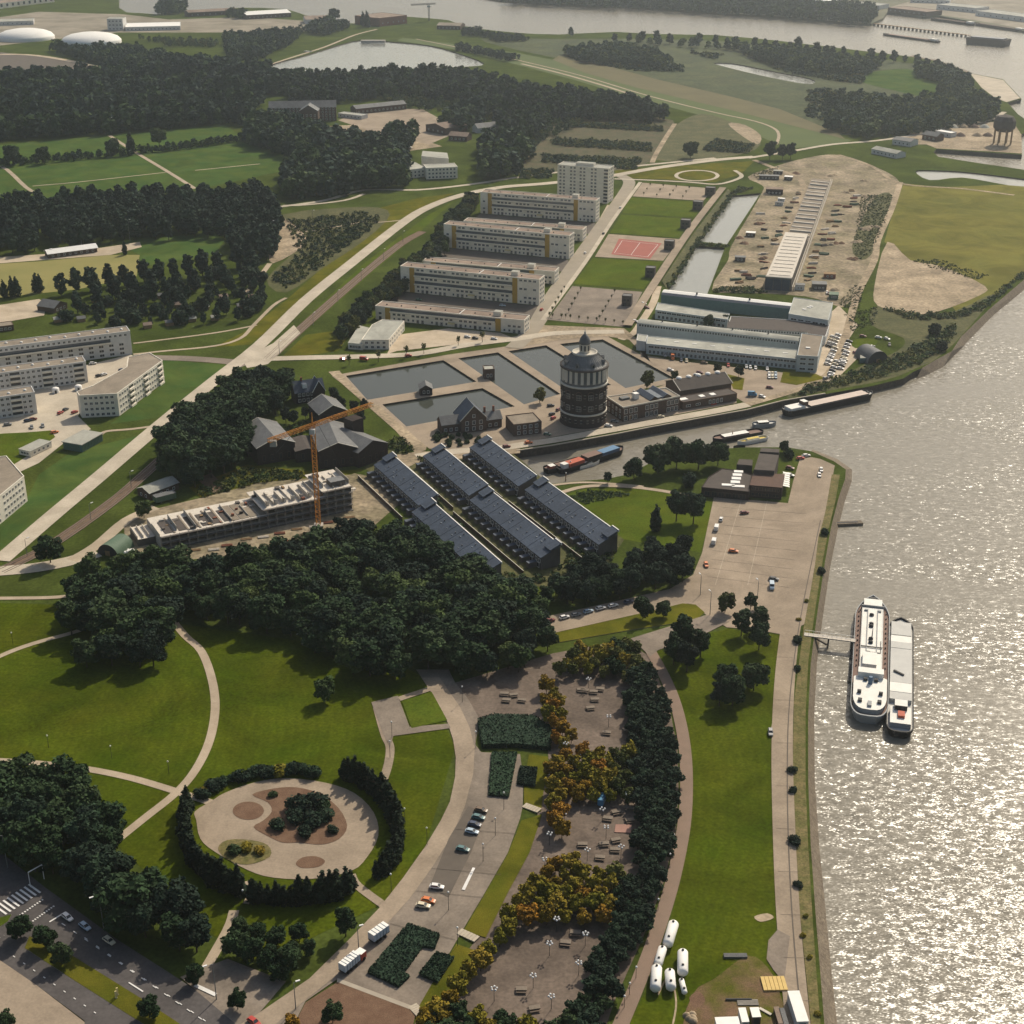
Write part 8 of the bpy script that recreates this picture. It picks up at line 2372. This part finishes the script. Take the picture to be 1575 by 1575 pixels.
sbox(e, 'hatch_cover', -L * .12, L * .18, -3.9, 3.9, 2.5, 4.2, 'deck_pale')
sbox(e, 'hatch_cover', L * .182, L * .24, -3.9, 3.9, 2.5, 4.3, 'deck_pale')
sbox(e, 'hatch_cover', L * .242, L * .30, -3.9, 3.9, 2.5, 4.2, 'deck_white')
sbox(e, 'hatch_gap', L * .302, L * .312, -3.8, 3.8, 2.5, 3.6, 'steel_dark')
sbox(e, 'hatch_cover', L * .314, L * .44, -3.8, 3.8, 2.5, 3.9, 'deck_pale')
sbox(e, 'hatch_cover', -L * .20, -L * .122, -3.9, 3.9, 2.5, 4.2, 'deck_white')
sbox(e, 'hatch_cover', -L * .26, -L * .202, -3.9, 3.9, 2.5, 4.1, 'deck_pale')
MB().bar((-L * .06, -1, 4.5), (-L * .03, 2.6, 4.6), .7, .5, 'steel_dark').build('derrick', e)
sbox(e, 'aft_house', -L * .46, -L * .33, -3.6, 3.6, 2.5, 4.6, 'hull_grey', 'deck_white')
sbox(e, 'wheelhouse', -L * .36, -L * .31, -2.2, 2.2, 4.6, 6.6, 'steel_dark', 'deck_white')
sbox(e, 'engine_casing', -L * .42, -L * .38, -1.4, 1.0, 4.6, 5.6, 'boat_red')
e, L = ship('river_barge', 'long barge with pinkish hatches moored at the outer quay', (1206, 632), (1341, 603), 8.5, 3.0, 'hull_black', 'deck_pale', 'barge', .08, .07, sheer=.8)
sbox(e, 'hatch_cover', -L * .24, L * .42, -3.2, 3.2, 2.9, 4.0, 'steel_dark', 'hatch_pink')
sbox(e, 'aft_house', -L * .46, -L * .30, -3, 3, 2.9, 4.6, 'deck_white')
sbox(e, 'wheelhouse', -L * .31, -L * .26, -2, 2, 4.0, 6.6, 'brick_brown', 'deck_white')
sbox(e, 'bow_winch', L * .44, L * .46, -1, 1, 3.0, 4.0, 'steel_dark')
e, L = ship('houseboat', 'dark houseboat with a blue covered stern moored under the quay', (858, 722), (958, 688), 7.5, 2.2, 'hull_black', 'deck_brown', 'boat', .12, .1)
sbox(e, 'cabin_roof', -L * .1, L * .12, -2.6, 2.6, 2.1, 4.4, 'brick_dark', 'deck_brown')
sbox(e, 'cover', L * .14, L * .4, -2.4, 2.4, 2.1, 4.0, 'hull_blue', 'cover_blue')
sbox(e, 'cabin', -L * .36, -L * .14, -2.2, 2.2, 2.1, 4.0, 'boat_red', 'boat_red')
sbox(e, 'wheelhouse', -L * .44, -L * .37, -1.6, 1.6, 2.1, 4.4, 'deck_white')
e, L = ship('houseboat', 'dark open barge lying outside the blue covered houseboat', (838, 722), (898, 706), 6, 2.0, 'hull_black', 'deck_brown', 'boat', .14, .1)
sbox(e, 'hatch_cover', -L * .2, L * .3, -2, 2, 1.9, 2.8, 'brick_dark', 'deck_brown')
sbox(e, 'cabin', -L * .4, -L * .26, -1.5, 1.5, 1.9, 3.4, 'boat_red', 'deck_white')
e, L = ship('motor_boat', 'small white motor boat beside the dark barges', (888, 718), (922, 709), 3.4, 1.1, 'deck_white', 'deck_pale', 'boat', .4, .12)
sbox(e, 'cabin', -L * .2, L * .12, -1.1, 1.1, 1.0, 2.2, 'hull_grey', 'deck_white')
e, L = ship('sailing_barge', 'old black sailing barge with white deckhouse', (1172, 662), (1096, 676), 6.5, 1.8, 'hull_black', 'deck_brown', 'boat', .16, .12)
sbox(e, 'hatch_cover', -L * .2, L * .3, -2, 2, 1.7, 2.9, 'deck_brown', 'deck_white')
MB().tube((L * .1, 0, 1.6), (L * .1, 0, 4.6), .3, .2, 'timber', 8).build('mast_stub', e)
for i in range(5):
    sbox(e, 'window', -L * .15 + i * 3, -L * .15 + i * 3 + 1.2, -2.05, -2.0, 1.9, 2.6, 'deck_white')
e, L = ship('motor_yacht', 'white cruiser behind the sailing barge', (1158, 653), (1194, 650), 4.6, 1.6, 'hull_grey', 'deck_white', 'boat', .35, .1)
sbox(e, 'cabin', -L * .3, L * .15, -1.5, 1.5, 1.5, 3.0, 'glass_dark', 'deck_white')
e, L = ship('motor_launch', 'yellow and white launch outside the sailing barge', (1180, 672), (1134, 681), 4.2, 1.3, 'deck_white', 'boat_yellow', 'boat', .35, .15)
sbox(e, 'cabin', -L * .2, L * .18, -1.2, 1.2, 1.2, 2.4, 'deck_white', 'boat_yellow')
e, L = ship('dinghy', 'small black dinghy beside the yellow launch', (1146, 687), (1128, 688), 1.8, .7, 'hull_black', 'deck_brown', 'boat', .4, .2, sheer=.2)
sbox(e, 'thwart', -.3, .3, -.7, .7, .5, .62, 'timber')
e, L = ship('dinghy', 'white dinghy under the bank trees', (944, 736), (954, 736), 1.6, .6, 'deck_white', 'deck_pale', 'boat', .4, .2, sheer=.2)
sbox(e, 'thwart', -.3, .3, -.6, .6, .5, .62, 'timber')
e, L = ship('river_barge', 'far barge under way on the river', (1445, 64), (1358, 52), 10, 2.0, 'hull_black', 'deck_brown', 'barge', .08, .06)
sbox(e, 'aft_house', -L * .46, -L * .36, -3, 3, 1.9, 5, 'deck_white')
sbox(e, 'hatch_cover', -L * .3, L * .4, -3.8, 3.8, 1.9, 3, 'deck_brown')
for i, (s_, b_, lab) in enumerate((((1575, 47), (1500, 36), 'rightmost barge along the opposite quay'), ((1498, 37), (1432, 28), 'left barge along the opposite quay'))):
    e, L = ship('river_barge', lab, s_, b_, 11, 3, 'hull_black', 'deck_brown', 'barge', .08, .06)
    sbox(e, 'hatch_cover', -L * .3, L * .4, -4, 4, 2.9, 4.4, 'brick_brown')
    sbox(e, 'aft_house', -L * .47, -L * .36, -4, 4, 2.9, 6, 'deck_white')
e, L = ship('floating_dock', 'dark box shaped pontoon at the end of the long pier', (1490, 57), (1552, 62), 26, 9, 'roof_dark', 'roof_dark', 'pontoon', .02, .02, sheer=0)
sbox(e, 'deck_house', -L * .4, L * .4, -8, 8, 9, 11, 'slate')
e, L = ship('river_boat', 'small boat moored at the river spit', (1556, 156), (1570, 156), 5, 2, 'hull_black', 'deck_white', 'boat', .2, .1)
sbox(e, 'cabin', -L * .3, L * .1, -1.6, 1.6, 1.9, 4, 'deck_white')
e, L = ship('sail_boat', 'small white boat on the pale lake', (468, 82), (480, 83), 4, 1.4, 'deck_white', 'deck_white', 'boat', .3, .1)
sbox(e, 'cabin', -L * .3, L * .1, -1.2, 1.2, 1.3, 2.4, 'deck_white')
bpy.data.objects[e.name].location.z = -1.2
# long pier of the far inlet
a, b = P(1345, 36, 0), P(1492, 54, 0)
e = empty('long_pier', a, math.atan2((b - a).y, (b - a).x), 'long thin timber pier running out into the far river', 'pier')
Lp = (b - a).length
MB().box(0, Lp, -2, 2, -.6, .2, 'timber').build('deck', e)
for i in range(24):
    MB().box(Lp * i / 24 - .5, Lp * i / 24 + .5, -2.2, 2.2, RZ - 1, -.6, 'steel_dark').build('pile', e)
# jetty to the tanker
a, b = P(1237, 975, .5), P(1316, 985, .5)
e = empty('jetty', a, math.atan2((b - a).y, (b - a).x), 'narrow footbridge jetty from the promenade to the tanker', 'jetty')
Lj = (b - a).length
MB().box(0, Lj, -1.2, 1.2, -.4, 0, 'concrete', None, 'concrete_pale').build('deck', e)
for s in (-1, 1):
    MB().bar((0, s * 1.15, 1.1), (Lj, s * 1.15, 1.1), .1, .1, 'white_paint').build('handrail', e)
    for i in range(12):
        MB().bar((Lj * i / 11, s * 1.15, 0), (Lj * i / 11, s * 1.15, 1.1), .08, .08, 'white_paint').build('rail_post', e)
for u in (.48, .93):
    for s in (-1, 1):
        MB().tube((Lj * u, s * 1, RZ - 1.5), (Lj * u, s * 1, -.3), .3, .3, 'steel_dark', 8).build('pile', e)
MB().bar((3, 0, -.6), (9, 0, RZ + .5), .6, .6, 'concrete_dark').build('brace', e)
for i, (x0, y0, x1, y1, lab) in enumerate(((1317, 944, 1316, 968, 'upper dark fender pontoon left of the tanker'), (1312, 985, 1310, 1012, 'middle dark fender pontoon left of the tanker'), (1310, 1022, 1307, 1048, 'lower dark fender pontoon left of the tanker'))):
    a, b = P(x0, y0, RZ + .6), P(x1, y1, RZ + .6)
    e = empty('fender_pontoon', ((a + b) / 2).to_tuple()[:2] + (RZ,), math.atan2((b - a).y, (b - a).x), lab, 'pontoon', 'fender pontoons left of the tanker')
    Lq = (b - a).length
    MB().box(-Lq / 2, Lq / 2, -.8, .8, -.4, .7, 'steel_dark').build('float', e)
    for k in range(5):
        MB().tube((-Lq / 2 + Lq * k / 4, .3, .6), (-Lq / 2 + Lq * k / 4, .3, 1.8), .25, .25, 'concrete', 8).build('bollard', e)
for x, y, lab in ((877, 722, 'single mooring pile in front of the dark barges'), (870, 740, 'leaning mooring pile near the canal path')):
    e = empty('mooring_pile', P(x, y, RZ), 0, lab, 'pile')
    MB().tube((0, 0, -1), (0.1, 0, 4.4), .28, .22, 'timber', 8).build('pile', e)
    MB().lathe([(.34, 4.2), (.34, 4.6), (0, 4.7)], 'white_paint', 8, (.1, 0, 0)).build('cap', e)
# stone outfall on the river bank
q = P(1303, 806, RZ + .3)
e = empty('outfall', q, .1, 'small stone outfall pier jutting into the river', 'outfall')
MB().box(-7, 7, -1.6, 1.6, -1, .9, 'stone_bank').build('pier', e)
MB().box(-6, 5, -.5, .5, .9, 1.0, 'steel_dark').build('channel', e)
# ------------------------------------------------------------------ haze
hz = bpy.data.materials.new('haze_air')
hz.use_nodes = True
n_, l_ = hz.node_tree.nodes, hz.node_tree.links
n_.remove(n_['Principled BSDF'])
pv = n_.new('ShaderNodeVolumePrincipled')
pv.inputs['Color'].default_value = (0.80, 0.90, 1.0, 1)
pv.inputs['Density'].default_value = 0.00007
pv.inputs['Anisotropy'].default_value = 0.75
l_.new(pv.outputs[0], n_['Material Output'].inputs['Volume'])
mb = MB()
mb.mats.append(hz)
MATS['haze_air'] = hz
mb.box(-9500, 9500, -900, 14500, -8, 300, 'haze_air')
tag(mb.build('haze'), kind='stuff')
